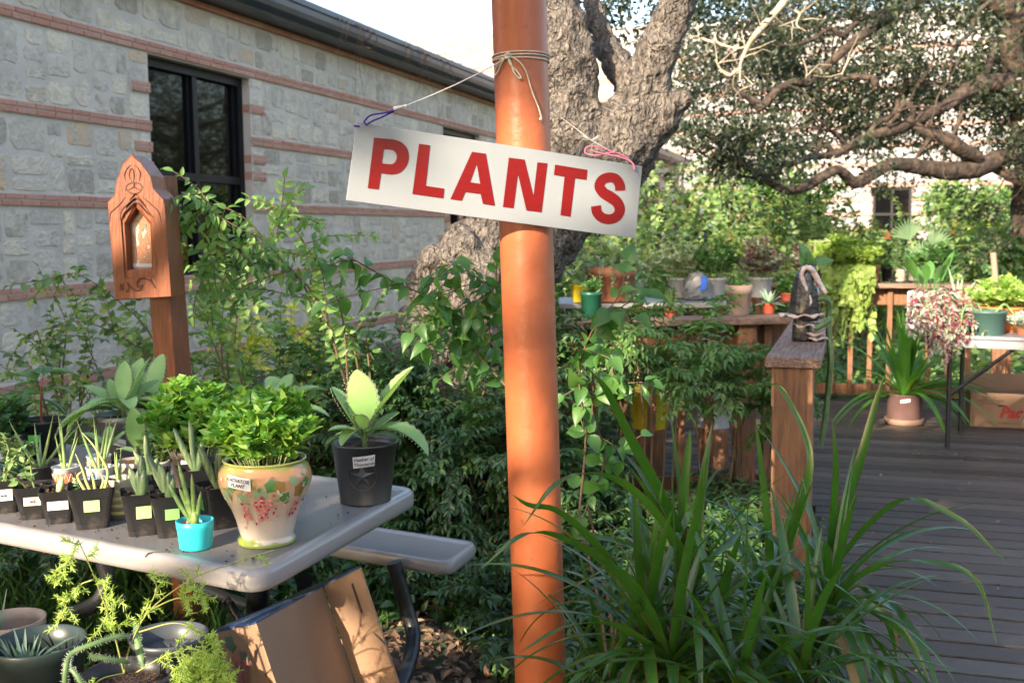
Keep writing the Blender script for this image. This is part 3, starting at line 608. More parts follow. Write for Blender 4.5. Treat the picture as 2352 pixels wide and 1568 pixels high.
for L_ in LIMBS:
    for j in range(3,len(L_),3):
        if L_[j,3]<.05 and rng.random()<.55:
            c=L_[j,:3]+rng.normal(0,.16,3)+V3(0,0,.1);cl.append((*c,rng.uniform(.14,.3),rng.uniform(30,80)))
r1_=np.random.default_rng(5)
# upper canopy area seen in the picture: density map by hand
for k in range(2500):
    u=r1_.uniform(1560,2480);v=r1_.uniform(-80,430);Z=r1_.uniform(12.9,16.5) if r1_.random()<.93 else r1_.uniform(11,12.9)
    dens=.95
    if 1720<u<1930 and 240<v<400: dens=.28
    if 2000<u<2200 and 90<v<230: dens=.3
    if v>330: dens*=.10
    if v>250 and u>2050: dens*=.4
    if u<1640 and v>250: dens*=.6
    if v<150 and u<1950: dens=1
    if r1_.random()<dens: blob(u,v,Z,r1_.uniform(.16,.34)*Z/12,r1_.uniform(30,90))
for k in range(60): blob(r1_.uniform(1560,1800),r1_.uniform(270,400),r1_.uniform(10,12),.2,50)
LT=[(P(*e(x,y),Z),.30) for x,y,Z in ((1950,1070,12),(1850,1080,11.8),(1750,1070,11.7),(1650,1060,11.6),(1270,1165,11.2),(2050,1060,12),(1450,850,11.7),(1550,820,11.8),(1000,500,12),(1110,400,12),(1250,280,12),(740,620,11.6),(880,530,11.7),(1990,600,12.2),(2260,200,12.8),(2280,280,12.8),(700,150,9.2),(620,260,9.2),(780,60,9.2),(350,260,9.7),(520,400,9.4),(1880,850,11.8),(1200,860,11.5),(1920,830,11.9))]+[(P(u_,v_,Z_),.8) for u_,v_,Z_ in ((2250,600,21),(2330,590,22),(2200,620,21),(1960,600,19),(2040,590,24),(1930,640,8.9),(1640,480,13),(1560,560,12),(1780,560,14))]
crown(cr,cl,.065,.55,tg=LT)
cr.build('crown',M_oakl,t2)
# ============================================================ shade trees behind the viewer (dappled light)
targets=[ # points of the scene the sun reaches through gaps (point, radius)
 (P(870,920,2.85),.13),(P(810,910,2.85),.11),(P(600,900,2.5),.13),(P(650,960,2.5),.10),(P(60,1225,2.6),.12),(P(170,1245,2.5),.10),(P(330,1275,2.4),.08),(P(-60,1200,2.7),.15),(P(1220,690,2.28),.045),(P(1225,800,2.28),.07),(P(1225,870,2.28),.05),(P(1240,1060,2.28),.04),(P(1235,1180,2.28),.05),(P(1240,1320,2.28),.05),(P(1400,500,2.3),.04),(P(1440,440,2.3),.03),
 (P(1840,930,3.8),.09),(P(1845,1060,3.8),.05),(P(650,900,2.5),.08),(P(600,930,2.5),.06),(P(700,960,2.5),.05),(P(480,920,2.8),.06),(P(120,1150,2.65),.12),(P(230,1160,2.65),.1),(P(330,1180,2.6),.08),(P(0,1150,2.7),.12),(P(150,1350,2.1),.12),(P(470,1500,2.1),.10),(P(400,1400,2.1),.06),(P(1080,600,5.8),.22),(P(1020,750,5.8),.15),(P(870,1290,3.2),.03),(P(925,1290,3.2),.02),
 (P(1300,330,6.2),.12),(P(1500,1150,3.2),.1),(P(1700,1150,3.6),.1),(P(1480,1100,3.8),.1),(P(1000,1150,4.2),.15),(P(1120,1180,4.0),.12),(P(1400,880,5.2),.10),(P(1530,880,5.2),.08),(P(600,520,4.2),.12),(P(450,600,4.2),.1),(P(1600,1200,2.2),.05),(P(1300,600,5.5),.1),(P(840,800,4.6),.2),(P(640,700,4.4),.2),
 (P(1570,1000,3.4),.12),(P(2230,700,7.2),.3),(P(2100,600,7.6),.25),(P(1950,700,8.4),.3),(P(2290,640,7.3),.3),(P(1780,620,5.6),.15),(P(1450,700,5.6),.15),(P(300,420,3.6),.05),(P(330,600,3.6),.04)]
# crown of the near oak (behind pole, top)
cr=MB();cl=[]
for k in range(150):
    u=r1_.uniform(1340,1700);v=r1_.uniform(-260,95-(abs(u-1420)*.12));cl.append((*P(u,v,r1_.uniform(6.6,8.5)),r1_.uniform(.12,.25),r1_.uniform(14,50)))
for k in range(160): cl.append((*V3(r1_.uniform(-2,5),r1_.uniform(3,9),r1_.uniform(4.9,7)),r1_.uniform(.3,.6),60))
crown(cr,cl,.05,.5,tg=LT+targets);cr.build('crown',M_oakl,ot)
M_shl=leafm('shade_oak_leaves',[(.03,.05,.015),(.06,.09,.03)],.5,.2)
targets+=[(p_,r_*.8) for p_,r_ in LT]
def shade_tree(c,h,r,n,seed,label,clear=True,grp='shade oaks behind the viewer'):
    global rng;rs=rng;rng=np.random.default_rng(seed);c=np.array(c,float)
    t=thing('oak_tree',label,'tree',V3(c[0],c[1],0),grp)
    w=MB();tube(w,catmull([c*V3(1,1,0)-UP*.3,c*V3(1,1,0)+V3(.1,.1,h*.3),c*V3(1,1,0)+V3(-.2,0,h*.65)],5),[.22,.14],12,lump=.05)
    for i in range(12):
        a=i*2.4;st_=c*V3(1,1,0)+UP*h*(.25+.035*i);tube(w,catmull([st_,st_+V3(math.cos(a),math.sin(a),.25)*r*.45,st_+V3(math.cos(a),math.sin(a),.4)*r*.9],4),[.11,.02],7)
    w.build('trunk',M_bark2,t)
    O=[]
    while sum(map(len,O))<n:
        a=nrm(rng.normal(0,1,(n,3)));cc=V3(c[0],c[1],c[2])+a*(rng.uniform(.05,1,(n,1))**.5)*V3(r,r,h*.42)
        O.append(cc)
    cc=np.concatenate(O)[:n//14]
    if seed in(20,22):
        sp_=[sc+sx*a_+sy*b_ for a_ in np.linspace(-.36,.36,9) for b_ in (-.1,0,.1,.2)]+[PB+(PT-PB)*k_ for k_ in np.linspace(.15,1,14)]+[V3(x_,y_,.85) for x_ in (-.9,-.6,-.3) for y_ in (2.3,2.6)]+[V3(x_,y_,.6) for x_ in (.3,.6,.9) for y_ in (2.0,2.4,2.8)]
        cc=np.concatenate([cc]+[np.array([p_+sd*((9.5 if seed==20 else 12.5)+rng.uniform(-1,1))+rng.normal(0,.05,3) for p_ in sp_])])  # extra leaf clumps added to shade the sign, pole, table and strap plant
    O=np.repeat(cc,14,0)+rng.normal(0,.27,(len(cc)*14,3))
    keep=O[:,2]>1.9
    for p,rr in targets:
        w_=O-p;tt=w_@sd;dist=np.linalg.norm(w_-tt[:,None]*sd,axis=1);keep&=~((dist<rr+(.03 if rr<=.07 else .08))&(tt>0))
    # keep clear of the camera's own view
    if clear: keep&=~((O[:,1]>-.8)&(O[:,2]<4))
    O=O[keep];m_=MB();LL=rng.uniform(.10,.16,len(O));scatter(m_,T_SM,O,rng.normal(0,1,(len(O),3)),nrm(rng.normal(0,.7,(len(O),3))+UP*.3+sd*.5),LL,LL*.55);m_.build('crown',M_shl,t);rng=rs
s2=nrm(sd*V3(1,1,0));px_=nrm(np.cross(s2,UP))
for i,(dd,off,h,r,n) in enumerate([(9.5,-3.2,8.5,3.6,26000),(8.5,2.6,8,3.3,26000),(13.5,2.2,11,4.2,26000),(12,-8,10,4,22000),(10,8,8,3.6,20000),(16,6,12,5,20000)]):
    c=V3(0,2.5,0)+s2*dd+px_*off;c[2]=h*.55;shade_tree(c,h,r,n,20+i,'tall leafy shade oak behind the viewer, '+['near and to the left','near and to the right','further back in the middle','far to the left','far to the right','furthest back'][i])
shade_tree([19,30,4.6],9,5.5,24000,31,'dense unseen oak right of the view, added to darken the window reflection',False,None)  # unseen oak, added so the window pane reflects dark leaves
shade_tree([13.5,21.5,3.6],6,3.2,12000,32,'broad unseen oak just outside the right of the view, added to darken the window reflection',False,None)  # second unseen oak, put in for the same dark reflection
# ============================================================ picnic table
M_soil=MATS['potting_soil']
M_tab=mat('grey_beige_plastic',[(.245,.228,.22),(.285,.265,.258)],.26,scale=5,bump=.03,bscale=120,dirt=((.20,.15,.11),7,.6,.45))
M_blk=mat('black_steel',[(.012,.013,.015)],.35,bump=.2,bscale=60)
TA=G(598,1318,.74);TB=G(966,1118,.74);TLn=G(0,1206,.74);e1=nrm(TLn-TA);e2=nrm(TB-TA);TW=np.linalg.norm(TB-TA)
table=thing('picnic_table','grey plastic picnic table with attached benches full of potted plants','table',(TA+e1*.9+e2*.4)*V3(1,1,0))
def slab(mb,o,ea,la,eb,lb,z0,z1,r=.05,k=6,lip=.012,inset=.02):
    def ring(ins,z,rr):
        pts=[]
        for cx,cy,a0 in ((la-rr-ins,lb-rr-ins,0),(rr+ins,lb-rr-ins,90),(rr+ins,rr+ins,180),(la-rr-ins,rr+ins,270)):
            for i in range(k+1):
                a=rad(a0+90*i/k);pts.append(o+ea*(cx+rr*math.cos(a))+eb*(cy+rr*math.sin(a))+UP*z)
        return pts
    rs_=[ring(.012,z0,r*.8),ring(.002,z0+.004,r),ring(0,z0+.015,r),ring(0,z1-.012,r),ring(.003,z1-.004,r),ring(lip,z1,r*.8),ring(inset+.012,z1-.0005,r*.7),ring(inset+.018,z1-.003,r*.6)]
    n=len(rs_[0]);V=np.concatenate([np.array(x) for x in rs_]);Fs=[]
    flip=np.cross(ea,eb)[2]<0
    for a in range(len(rs_)-1):
        for j in range(n):
            f=[a*n+j,a*n+(j+1)%n,(a+1)*n+(j+1)%n,(a+1)*n+j];Fs.append(f[::-1] if flip else f)
    last=[(len(rs_)-1)*n+j for j in range(n)];Fs.append(last[::-1] if flip else last);first=list(range(n));Fs.append(first if flip else first[::-1])
    mb.add(V,Fs,True)
TZ=.737
m=MB();slab(m,TA-e2*.004,e1,1.85,e2,TW,-.049,0,.055);
tt_=m.build('tabletop',M_tab,table)
bq_=G(1052,1297,.44)+e1*.03;m=MB();slab(m,bq_,e1,1.85,e2,.25,-.045,0,.045,lip=.006,inset=.008);m.build('bench_seat',M_tab,table)
bn=bq_-e2*(np.dot(bq_-TA,e2)*1+.55);bn=TA-e2*.62+e1*.9;bn[2]=.44
# near bench is folded away below the frame in the photo: not built there; steel frame
def gp(u,v,Z): return P(u,v,Z)
m=MB();tube(m,catmull([P(905,1290,3.3),P(918,1340,3.3),P(935,1400,3.3),P(948,1450,3.28),P(945,1500,3.2),P(925,1560,3.1),P(880,1640,3.0),P(800,1700,2.9)],6),.0235,14);m.build('leg',M_blk,table)
m=MB();tube(m,catmull([P(237,1290,3.0),P(246,1320,3.0),P(244,1345,3.0),P(225,1380,3.0),P(190,1400,3.05),P(140,1415,3.1)],6),.0215,14);m.build('leg',M_blk,table)
m=MB();tube(m,[P(592,1330,2.65),P(592,1400,2.7),P(594,1520,2.72)],.029,14);tube(m,[P(590,1395,2.7),P(530,1375,2.8),P(420,1330,3.0)],.014,10);m.build('leg',M_blk,table)
m=MB();tube(m,[P(528,1385,2.62),P(552,1425,2.6),P(565,1470,2.6)],.011,10);tube(m,catmull([P(520,1392,2.6),P(512,1385,2.6),P(522,1372,2.6),P(532,1382,2.6)],4),.004,6);m.build('brace',M_blk,table)
m=MB();tube(m,[P(700,1330,3.0),P(705,1400,3.1)],.025,10);m.build('leg',M_blk,table)
# crumbs and bits of leaf on the plastic
m=MB()
for k in range(420):
    x=rng.uniform(.05,1.7);y=rng.uniform(.05,.75);y=y if k%3 else rng.uniform(.04,.16);p=TA+e1*x+e2*y*.95+UP*.0;s=rng.uniform(.0007,.0026);p[2]=.7385;obox(m,p,nrm(rng.normal(0,1,3))*s,nrm(rng.normal(0,1,3))*s*.8,nrm(rng.normal(0,1,3))*s*.4)
tag(m.build('soil_crumbs',M_soil),'crumbs of potting soil scattered on the grey table top','soil',kind='stuff')
# crack at the rim
m=MB();tube(m,[TA+e1*.335+UP*(-.008)-e2*.004,TA+e1*.327-e2*.002+UP*.0006,TA+e1*.318+e2*.012+UP*.0003,TA+e1*.30+e2*.022,TA+e1*.292+e2*.035-UP*.001],.0017,5);m.build('crack',mat('crack_dark',[(.06,.04,.03)],.9),table)
# ============================================================ shrine box on post
SZ=3.72
def s2(x,y): return .36*x,.36*y
out_l=[(840,985),(900,1035),(960,1118),(978,1200),(1042,1268),(1052,1310),(1095,590+1305.4),(735,610+1305.4),(686,1290),(730,1248),(745,1150),(782,1050)]
opn=[(870,1322),(958,1432),(970,405+1305.4),(820,415+1305.4),(802,1432)]
def fz(p,dz=0): u,v=s2(*p);return P(u,v,SZ+dz)
shr=thing('shrine_box','carved reddish wooden shrine box with a small picture on a post','shrine',P(430,1480,3.86)*V3(1,1,0))
# front frame: ring between outline and opening (resampled), plus sides and back
def resam(pts,n,start):
    q_=np.array(pts+[pts[0]],float);s=np.r_[0,np.cumsum(np.linalg.norm(np.diff(q_,axis=0),axis=1))];t=(np.arange(n)/n)*s[-1];return [(np.interp(x,s,q_[:,0]),np.interp(x,s,q_[:,1])) for x in t]
def byang(pts,c,n):
    res=[]
    q_=pts+[pts[0]]
    for i in range(n):
        a=-math.pi/2+2*math.pi*i/n;dx,dy=math.cos(a),math.sin(a);best=1e9
        for (x1,y1),(x2,y2) in zip(q_[:-1],q_[1:]):
            ex_,ey_=x2-x1,y2-y1;den=dx*ey_-dy*ex_
            if abs(den)<1e-9: continue
            t=((x1-c[0])*ey_-(y1-c[1])*ex_)/den;s=((x1-c[0])*dy-(y1-c[1])*dx)/den
            if t>0 and -1e-6<=s<=1+1e-6: best=min(best,t)
        res.append((c[0]+dx*best,c[1]+dy*best))
    return res
ctr=(888,1560);N_=120
def snap(ps,corners):
    ps=[list(p) for p in ps]
    for c in corners:
        i=min(range(len(ps)),key=lambda k:(ps[k][0]-c[0])**2+(ps[k][1]-c[1])**2);ps[i]=list(c)
    return ps
oo=snap(byang(out_l,ctr,N_),out_l);ii=snap(byang(opn,ctr,N_),opn)
m=MB()
def lerp(a,b,t): return [(p[0]*(1-t)+q_[0]*t,p[1]*(1-t)+q_[1]*t) for p,q_ in zip(a,b)]
BD=.145
YD=V3(.0,1,0)
rings=[[fz(p)+YD*BD for p in oo],[fz(p,.006) for p in oo],[fz(p,0) for p in lerp(oo,ii,.03)],[fz(p,0) for p in lerp(oo,ii,.72)],[fz(p,.006) for p in lerp(oo,ii,.75)],[fz(p,.006) for p in lerp(oo,ii,.92)],[fz(p,.012) for p in lerp(oo,ii,1.)],[fz(p)+YD*.045 for p in ii]]
V=np.concatenate([np.array(x) for x in rings]);Fs=[]
for a in range(len(rings)-1):
    for j in range(N_): Fs.append([a*N_+j,a*N_+(j+1)%N_,(a+1)*N_+(j+1)%N_,(a+1)*N_+j])
m.add(V,Fs,False);m.add([fz(p)+YD*BD for p in oo],[list(range(N_))],False);m.build('carved_case',M_red,shr)
# picture
M_pic=bpy.data.materials.new('small_painting');M_pic.use_nodes=True;n_=M_pic.node_tree;b_=n_.nodes['Principled BSDF'];tc=n_.nodes.new('ShaderNodeTexCoord');nz=n_.nodes.new('ShaderNodeTexNoise');nz.inputs['Scale'].default_value=38;nz.inputs['Detail'].default_value=3
mpn=n_.nodes.new('ShaderNodeMapping');mpn.inputs['Scale'].default_value=(1.6,1,.7);n_.links.new(tc.outputs['Object'],mpn.inputs[0]);n_.links.new(mpn.outputs[0],nz.inputs[0])
r_=ramp(n_,[(.03,.03,.03),(.12,.14,.10),(.26,.08,.04),(.33,.16,.08),(.2,.04,.04),(.36,.28,.2),(.26,.3,.3)])
for i,pz in enumerate((.3,.38,.45,.5,.55,.62,.7)): r_.color_ramp.elements[i].position=pz
n_.links.new(nz.outputs[0],r_.inputs[0]);n_.links.new(r_.outputs[0],b_.inputs['Base Color']);b_.inputs['Roughness'].default_value=.25
m=MB();m.add([fz(p)+YD*.044 for p in opn],[[0,1,2,3,4]],False);m.build('picture',M_pic,shr)
m=MB();
for (x0,x1,y0,y1) in ((822,970,378+1305,400+1305),):
    m.add([fz(p)+YD*.0425 for p in ((x0,y0),(x1,y0),(x1,y1),(x0,y1))],[[0,1,2,3]],False)
m.build('picture_caption_strip',mat('pale_strip',[(.4,.45,.5)],.4),shr)
# carving
def groove(pts,r=.0022,dz=-.0005,n=6): q_=catmull([fz(p,dz) for p in pts],n);tube(cv,q_,[r*.3,r,r,r*.3],6,False)
cv=MB()
groove([(700,1420),(705,1360),(735,1330),(775,1290),(800,1255)]);groove([(1030,1420),(1010,1350),(970,1310),(930,1275),(905,1255)])
for s in (0,1):
    groove([(765,1400),(775,1345),(815,1300),(862,1262),(900,1290),(935,1330),(962,1380)] if s else [(775,1400),(790,1360),(822,1325),(864,1290),(905,1325),(945,1370)],.003)
groove([(800,1215),(812,1180),(850,1165),(855,1185),(835,1205),(800,1215)]);groove([(905,1215),(900,1180),(860,1165),(853,1185),(875,1205),(905,1215)]);groove([(845,1165),(825,1120),(835,1075),(850,1090),(855,1130),(848,1165)])
groove([(800,1160),(795,1110),(815,1070),(840,1050)]);groove([(885,1160),(895,1110),(880,1075),(855,1052)]);groove([(800,1190),(820,1225),(855,1235),(890,1225),(910,1190)])
O=1305.4
groove([(820,540+O),(808,545+O),(808,555+O),(822,552+O),(820,520+O),(812,498+O),(830,520+O),(850,540+O),(880,548+O),(900,535+O),(905,515+O),(890,520+O),(880,515+O),(875,495+O),(890,475+O),(915,468+O),(950,480+O),(975,505+O),(990,530+O),(975,500+O),(965,475+O),(970,462+O),(983,460+O),(985,475+O),(975,478+O)],.0028)
groove([(870,515+O),(880,530+O),(905,525+O),(908,508+O)],.003)
for dx,dy in ((0,0),(16,0),(0,24),(16,24)): groove([(757+dx,508+dy+O),(768+dx,506+dy+O),(768+dx,520+dy+O),(758+dx,522+dy+O)],.0022)
cv.build('carving',M_carve,shr)
m=MB();ptop=P(364,405,3.925);pbot=P(446,1478,3.88);pbot=ptop+(pbot-ptop)*1.08;yw=rad(-22);ax_=V3(math.cos(yw),math.sin(yw),0);ay_=V3(-math.sin(yw),math.cos(yw),0)
pd=pbot-ptop;V=[p+ax_*i*.045+ay_*j*.045 for p in (ptop,pbot) for i,j in ((-1,-1),(1,-1),(1,1),(-1,1))]
m.add(V,[[0,1,5,4],[1,2,6,5],[2,3,7,6],[3,0,4,7],[3,2,1,0],[4,5,6,7]],False);m.build('post',M_red,shr,bevel=.003)
# ============================================================ pots
def plastic(name,c,r=.4,**k): return mat(name,c,r,scale=12,**k)
M_pblk=plastic('black_nursery_plastic',[(.009,.009,.010),(.022,.021,.021)],.38,dirt=((.13,.10,.08),16,.60,.6))
M_terr=mat('terracotta',[(.28,.10,.05),(.36,.145,.08)],.75,scale=12,bump=.4);M_redp=plastic('red_plastic',[(.26,.04,.018),(.32,.055,.025)],.5)
M_card=mat('cardboard',[(.20,.118,.068),(.26,.16,.096)],.8,scale=5,bump=.2,bscale=80,dirt=((.07,.04,.025),14,.66,.5))
M_white=mat('white_paper',[(.78,.77,.76)],.6);M_ink=mat('black_ink',[(.02,.02,.03)],.5);M_neon=mat('neon_green_sticker',[(.25,.90,.16)],.5);M_lime=mat('lime_sticker',[(.48,.85,.25)],.5);M_cream=mat('cream_paper',[(.72,.58,.45)],.7)
def squarepot(label,u,v,w=.09,h=.098,rot=0.,sticker=None,side=0,group='square black nursery pots on the table'):
    w*=1.1;h*=1.03
    c=G(u,v,TZ);t=thing('square_nursery_pot',label,'plant pot',c,group)
    ca,sa=math.cos(rot),math.sin(rot)
    def ring(hw,z,r=.012): 
        pts=[]
        for sx_,sy_,a0 in ((1,1,0),(-1,1,90),(-1,-1,180),(1,-1,270)):
            for i in range(4):
                a=rad(a0+30*i);x=sx_*(hw-r)+r*math.cos(a);y=sy_*(hw-r)+r*math.sin(a);pts.append(c+V3(x*ca-y*sa,x*sa+y*ca,z))
        return pts
    rg=[ring(w*.33,.004),ring(w*.345,.0),ring(w*.35,.014),ring(w*.36,.015),ring(w*.455,h*.80),ring(w*.475,h*.805),ring(w*.5,h*.995),ring(w*.505,h),ring(w*.485,h),ring(w*.46,h*.78),ring(w*.44,h*.7)]
    V=np.concatenate([np.array(x) for x in rg]);n=16;Fs=[[a*n+j,a*n+(j+1)%n,(a+1)*n+(j+1)%n,(a+1)*n+j] for a in range(len(rg)-1) for j in range(n)]
    m=MB();m.add(V,Fs,False);m.build('pot_wall',M_pblk,t)
    m=MB();sq=ring(w*.45,h*.83);V=[c+UP*h*.86]+sq;m.add(V,[[0,1+j,1+(j+1)%16] for j in range(16)],False)
    for k in range(70):
        x,y=rng.uniform(-.4,.4,2)*w;p=c+V3(x*ca-y*sa,x*sa+y*ca,h*.85+rng.uniform(0,.004));s=rng.uniform(.001,.0035);obox(m,p,nrm(rng.normal(0,1,3))*s,nrm(rng.normal(0,1,3))*s,nrm(rng.normal(0,1,3))*s)
    m.build('soil',M_soil,t)
    if sticker:
        kind,f,sz,txt=sticker # f: face 0 front(-y) 1 right(+x)
        nl=V3(sa,-ca,0) if f==0 else V3(ca,sa,0) if f==1 else V3(-ca,-sa,0)
        al=np.cross(UP,nl);tp=w*.455+.0015;z=h*.58;sl_=(w*.455-w*.36)/(h*.785)
        upv=nrm(UP+nl*sl_);cc=c+nl*(w*.36+sl_*z+.0015)+UP*z+al*side
        m=MB();obox(m,cc,nrm(np.cross(upv,nl))*sz[0]/2,upv*sz[1]/2,np.cross(nrm(np.cross(upv,nl)),upv)*.0005);m.build('sticker',{'n':M_neon,'l':M_lime,'w':M_white,'c':M_cream}[kind],t)
        if txt: text_on(txt,.011,cc+nl*.001,np.cross(upv,nl)*-1 if False else np.cross(UP,nl),upv,M_ink,t,shear=.2)
    return t,c+UP*h*.83
def aloe(t,c,n,L,w,spread=.5,m=None,seed=0,up=.9,mark=True,name='leaf'):
    r=np.random.default_rng(seed)
    for i in range(n):
        a=i*2.4+r.uniform(-.3,.3);s=spread*r.uniform(.4,1.2);d=V3(math.cos(a)*s,math.sin(a)*s,up);p=bend(c+V3(math.cos(a),math.sin(a),0)*w*.4-UP*.004,d,L*r.uniform(.6,1.1),8,r.uniform(-.5,.5)*spread)
        mb=MB();tube(mb,p,[w*.55,w*.5,w*.42,w*.25,.0006],8);mb.build(name,m,t)
M_aloe=mat('aloe_skin',[(.12,.20,.07),(.20,.30,.10),(.30,.38,.14)],.45,scale=20);M_snake=mat('gasteria_skin',[(.03,.06,.03),(.10,.16,.07),(.30,.36,.18)],.4,scale=60,st=(1,1,.15))
M_kal=leafm('kalanchoe_leaf',[(.15,.30,.09),(.23,.40,.13),(.33,.49,.19)],.5,.22);M_kale=leafm('kalanchoe_edge',[(.10,.22,.12),(.22,.20,.14)],.5,.1)
M_stemg=mat('green_stem',[(.14,.20,.07),(.22,.26,.10)],.5);M_stemr=mat('red_stem',[(.30,.05,.05)],.5);M_twig=mat('brown_twig',[(.10,.06,.035),(.18,.11,.06)],.8)
def kalanchoe(t,c,specs,w=.03):
    """specs: (azimuth deg, elev deg, length, droop)"""
    st=MB();tube(st,[c-UP*.03,c+UP*.05],[.009,.006],8);st.build('stem',M_stemg,t)
    for az0,el,L,dr_ in specs:
        a,b=rad(az0),rad(el);d=V3(math.cos(a)*math.cos(b),math.sin(a)*math.cos(b),math.sin(b));p=bend(c+UP*rng.uniform(.01,.05),d,L,22,dr_)
        t_=np.linspace(0,1,23);wv=w*L/.16*np.interp(t_,[0,.12,.3,.5,.75,.92,1],[.18,.22,.75,1,.85,.45,.05])
        wv=wv*(1+.05*np.where(np.arange(23)%2,1,-1)*(t_>.2));mb=MB();ribbon(mb,p,wv,.35,side=np.cross(V3(math.cos(a),math.sin(a),0),UP),edge=.10);sd2=nrm(np.cross(V3(math.cos(a),math.sin(a),0),UP))
        # tiny plantlets along the toothed margin
        for sg in (-1,1):
            for k in range(4,22):
                q_=p[k]+sd2*sg*wv[k]+UP*.35*wv[k]*.9;lathe(mb,q_,[(.0002,-.0022),(.0024,0),(.0002,.0022)],5,1)
        mb.build('leaf',[M_kal,M_kale],t)
def bushy(t,c,r,h,n,L,wr,m,ms,T=T_OV,seed=1,zlo=-.2):
    """dense pot filler of leafy shoots"""
    global rng;rs=rng;rng=np.random.default_rng(seed);lv=MB();sm__=MB()
    for i in range(n):
        a=rng.uniform(0,2*np.pi);q_=math.sqrt(rng.uniform(0,1));tip=c+V3(math.cos(a)*r*q_,math.sin(a)*r*q_,h*(1-.55*q_*q_)*rng.uniform(.55,1.05));b=c+V3(math.cos(a)*r*q_*.45,math.sin(a)*r*q_*.45,-.01)
        p=catmull([b,(b+tip)/2+V3(0,0,.12*h),tip],4);tube(sm__,p,[.0022,.0012],5,False);s=np.linspace(.25,1,6)
        for k,tt in enumerate(s):
            o=p[int(tt*(len(p)-1))]
            for g in range(3):
                an=k*1.3+g*2.09+a;d=V3(math.cos(an),math.sin(an),.55+tt*.6)+rng.normal(0,.3,3);scatter(lv,T,[o],[d],[UP*.8+nrm(-d)*.3+rng.normal(0,.38,3)],L*rng.uniform(.7,1.15),L*wr)
        for g in range(4):
            an=g*1.57+a;scatter(lv,T,[tip],[V3(math.cos(an)*.6,math.sin(an)*.6,1)],[UP-V3(math.cos(an),math.sin(an),0)],L*.8,L*wr*.7)
    sm__.build('stems',ms,t);lv.build('leaves',m,t);rng=rs
def potround(t,c,prof,m,name='pot_wall',k=48,soil=None,**kw):
    mb=MB();lathe(mb,c,prof,k,**kw);mb.build(name,m,t)
    if soil:
        mb=MB();disc(mb,c+UP*soil[1],soil[0],32,noise=.002);mb.build('soil',M_soil,t)
def curvelabel(t,c,r,z,h,th,wth,m,off=.0015,tilt=0.,name='paper_label',slope=0.):
    """label wrapped on a round pot; returns centre and axes for writing"""
    mb=MB();k=10;V=[]
    for j in range(k+1):
        a=th+(j/k-.5)*wth
        for s in (-.5,.5):
            rr=r+off+slope*(z+s*h);V.append(c+V3(math.cos(a)*rr,math.sin(a)*rr,z+s*h+tilt*(j/k-.5)))
    mb.add(V,[[2*j,2*j+2,2*j+3,2*j+1] for j in range(k)],True);mb.build(name,m,t)
    n=V3(math.cos(th),math.sin(th),0);rr=r+off+slope*z;return c+n*(rr+.001)+UP*z,np.cross(UP,n)
# small square pots
specs=[(14,1172,.085,.084,rad(18),('w',0,(.045,.03),'Jade'),'square black pot at the left end of the row with white tag and jade sprigs'),
(80,1186,.082,.082,rad(18),('c',0,(.04,.022),'XG'),'square black pot with curling cream paper tag, second from the left of the front row'),
(138,1196,.082,.082,rad(18),('w',0,(.048,.022),None),'square black pot with blank white tag and one thick pale leaf, in the front row'),
(214,1206,.100,.100,rad(20),('l',0,(.036,.028),None),'square black pot with lime sticker and branching yellow green succulent'),
(330,1222,.092,.100,rad(22),('l',0,(.034,.030),None),'square black pot with lime sticker and three fat striped gasteria leaves'),
(396,1226,.088,.098,rad(20),('n',0,(.032,.026),None),'square black pot with green sticker and pale fan of gasteria, behind the turquoise pot'),
(508,1206,.098,.102,rad(35),('n',2,(.03,.028),None),'square black pot with dark upright gasteria leaves half behind the floral urn'),
(455,1160,.09,.10,rad(25),None,'square black pot in the second row between the striped gasterias and the urn'),
(350,1160,.09,.09,rad(15),None,'square black pot with yellowing gasteria in the second row')]
sp_pots=[squarepot(l,u,v,w,h,ro,st) for (u,v,w,h,ro,st,l) in specs]
M_jade=leafm('jade_leaf',[(.10,.20,.06),(.18,.30,.10),(.26,.36,.14)],.4,.15)
for k in (0,1,2):
    t,c=sp_pots[k]
    for i in range((5,3,1)[k]):
        if k==2: break
        st=MB();lv=MB();p=bend(c+rng.normal(0,.012,3)*V3(1,1,0),nrm(rng.normal(0,.35,3)+UP),.07+.05*(k==0)+rng.uniform(0,.03),6,.2,.15);tube(st,p,.0022,6);st.build('stem',M_stemg,t)
        leaves_along(lv,p,T_OV,.016,.024,.62,60,.3,.4);lv.build('leaves',M_jade,t)
t,c=sp_pots[2];m=MB();p=bend(c,V3(.3,-.1,1),.045,6,0);tube(m,p,[.004,.009,.009,.003],10);m.build('leaf',mat('pale_leaf',[(.45,.50,.25)],.4),t);
lv=MB();leaves_along(lv,bend(c+V3(.02,0,0),V3(.5,0,.6),.05,4,.3),T_OV,.008,.012,.6);lv.build('leaves',M_jade,t)
t,c=sp_pots[3];M_yg=mat('yellow_green_stem',[(.30,.33,.10),(.42,.42,.16)],.45,scale=30)
for (dx,dy,pts) in ((0,0,[(0,0,0),(-.012,0,.03),(-.02,0,.06),(-.035,0,.1)]),(.01,0,[(0,0,0),(-.005,0,.04),(-.02,.01,.09)]),(.03,0,[(0,0,0),(.012,0,.05),(0,0,.085),(-.02,0,.12),(-.05,.01,.15)]),(.02,0,[(0,0,0),(.01,0,.03),(.005,0,.05)]),(-.012,0,[(0,0,0),(-.02,0,.04),(-.01,0,.055)])):
    m=MB();p=catmull([c+V3(dx,dy,-.005)+np.array(q_) for q_ in pts],5);tube(m,p,[.0042,.0035,.0028,.001],8);m.build('stem',M_yg,t)
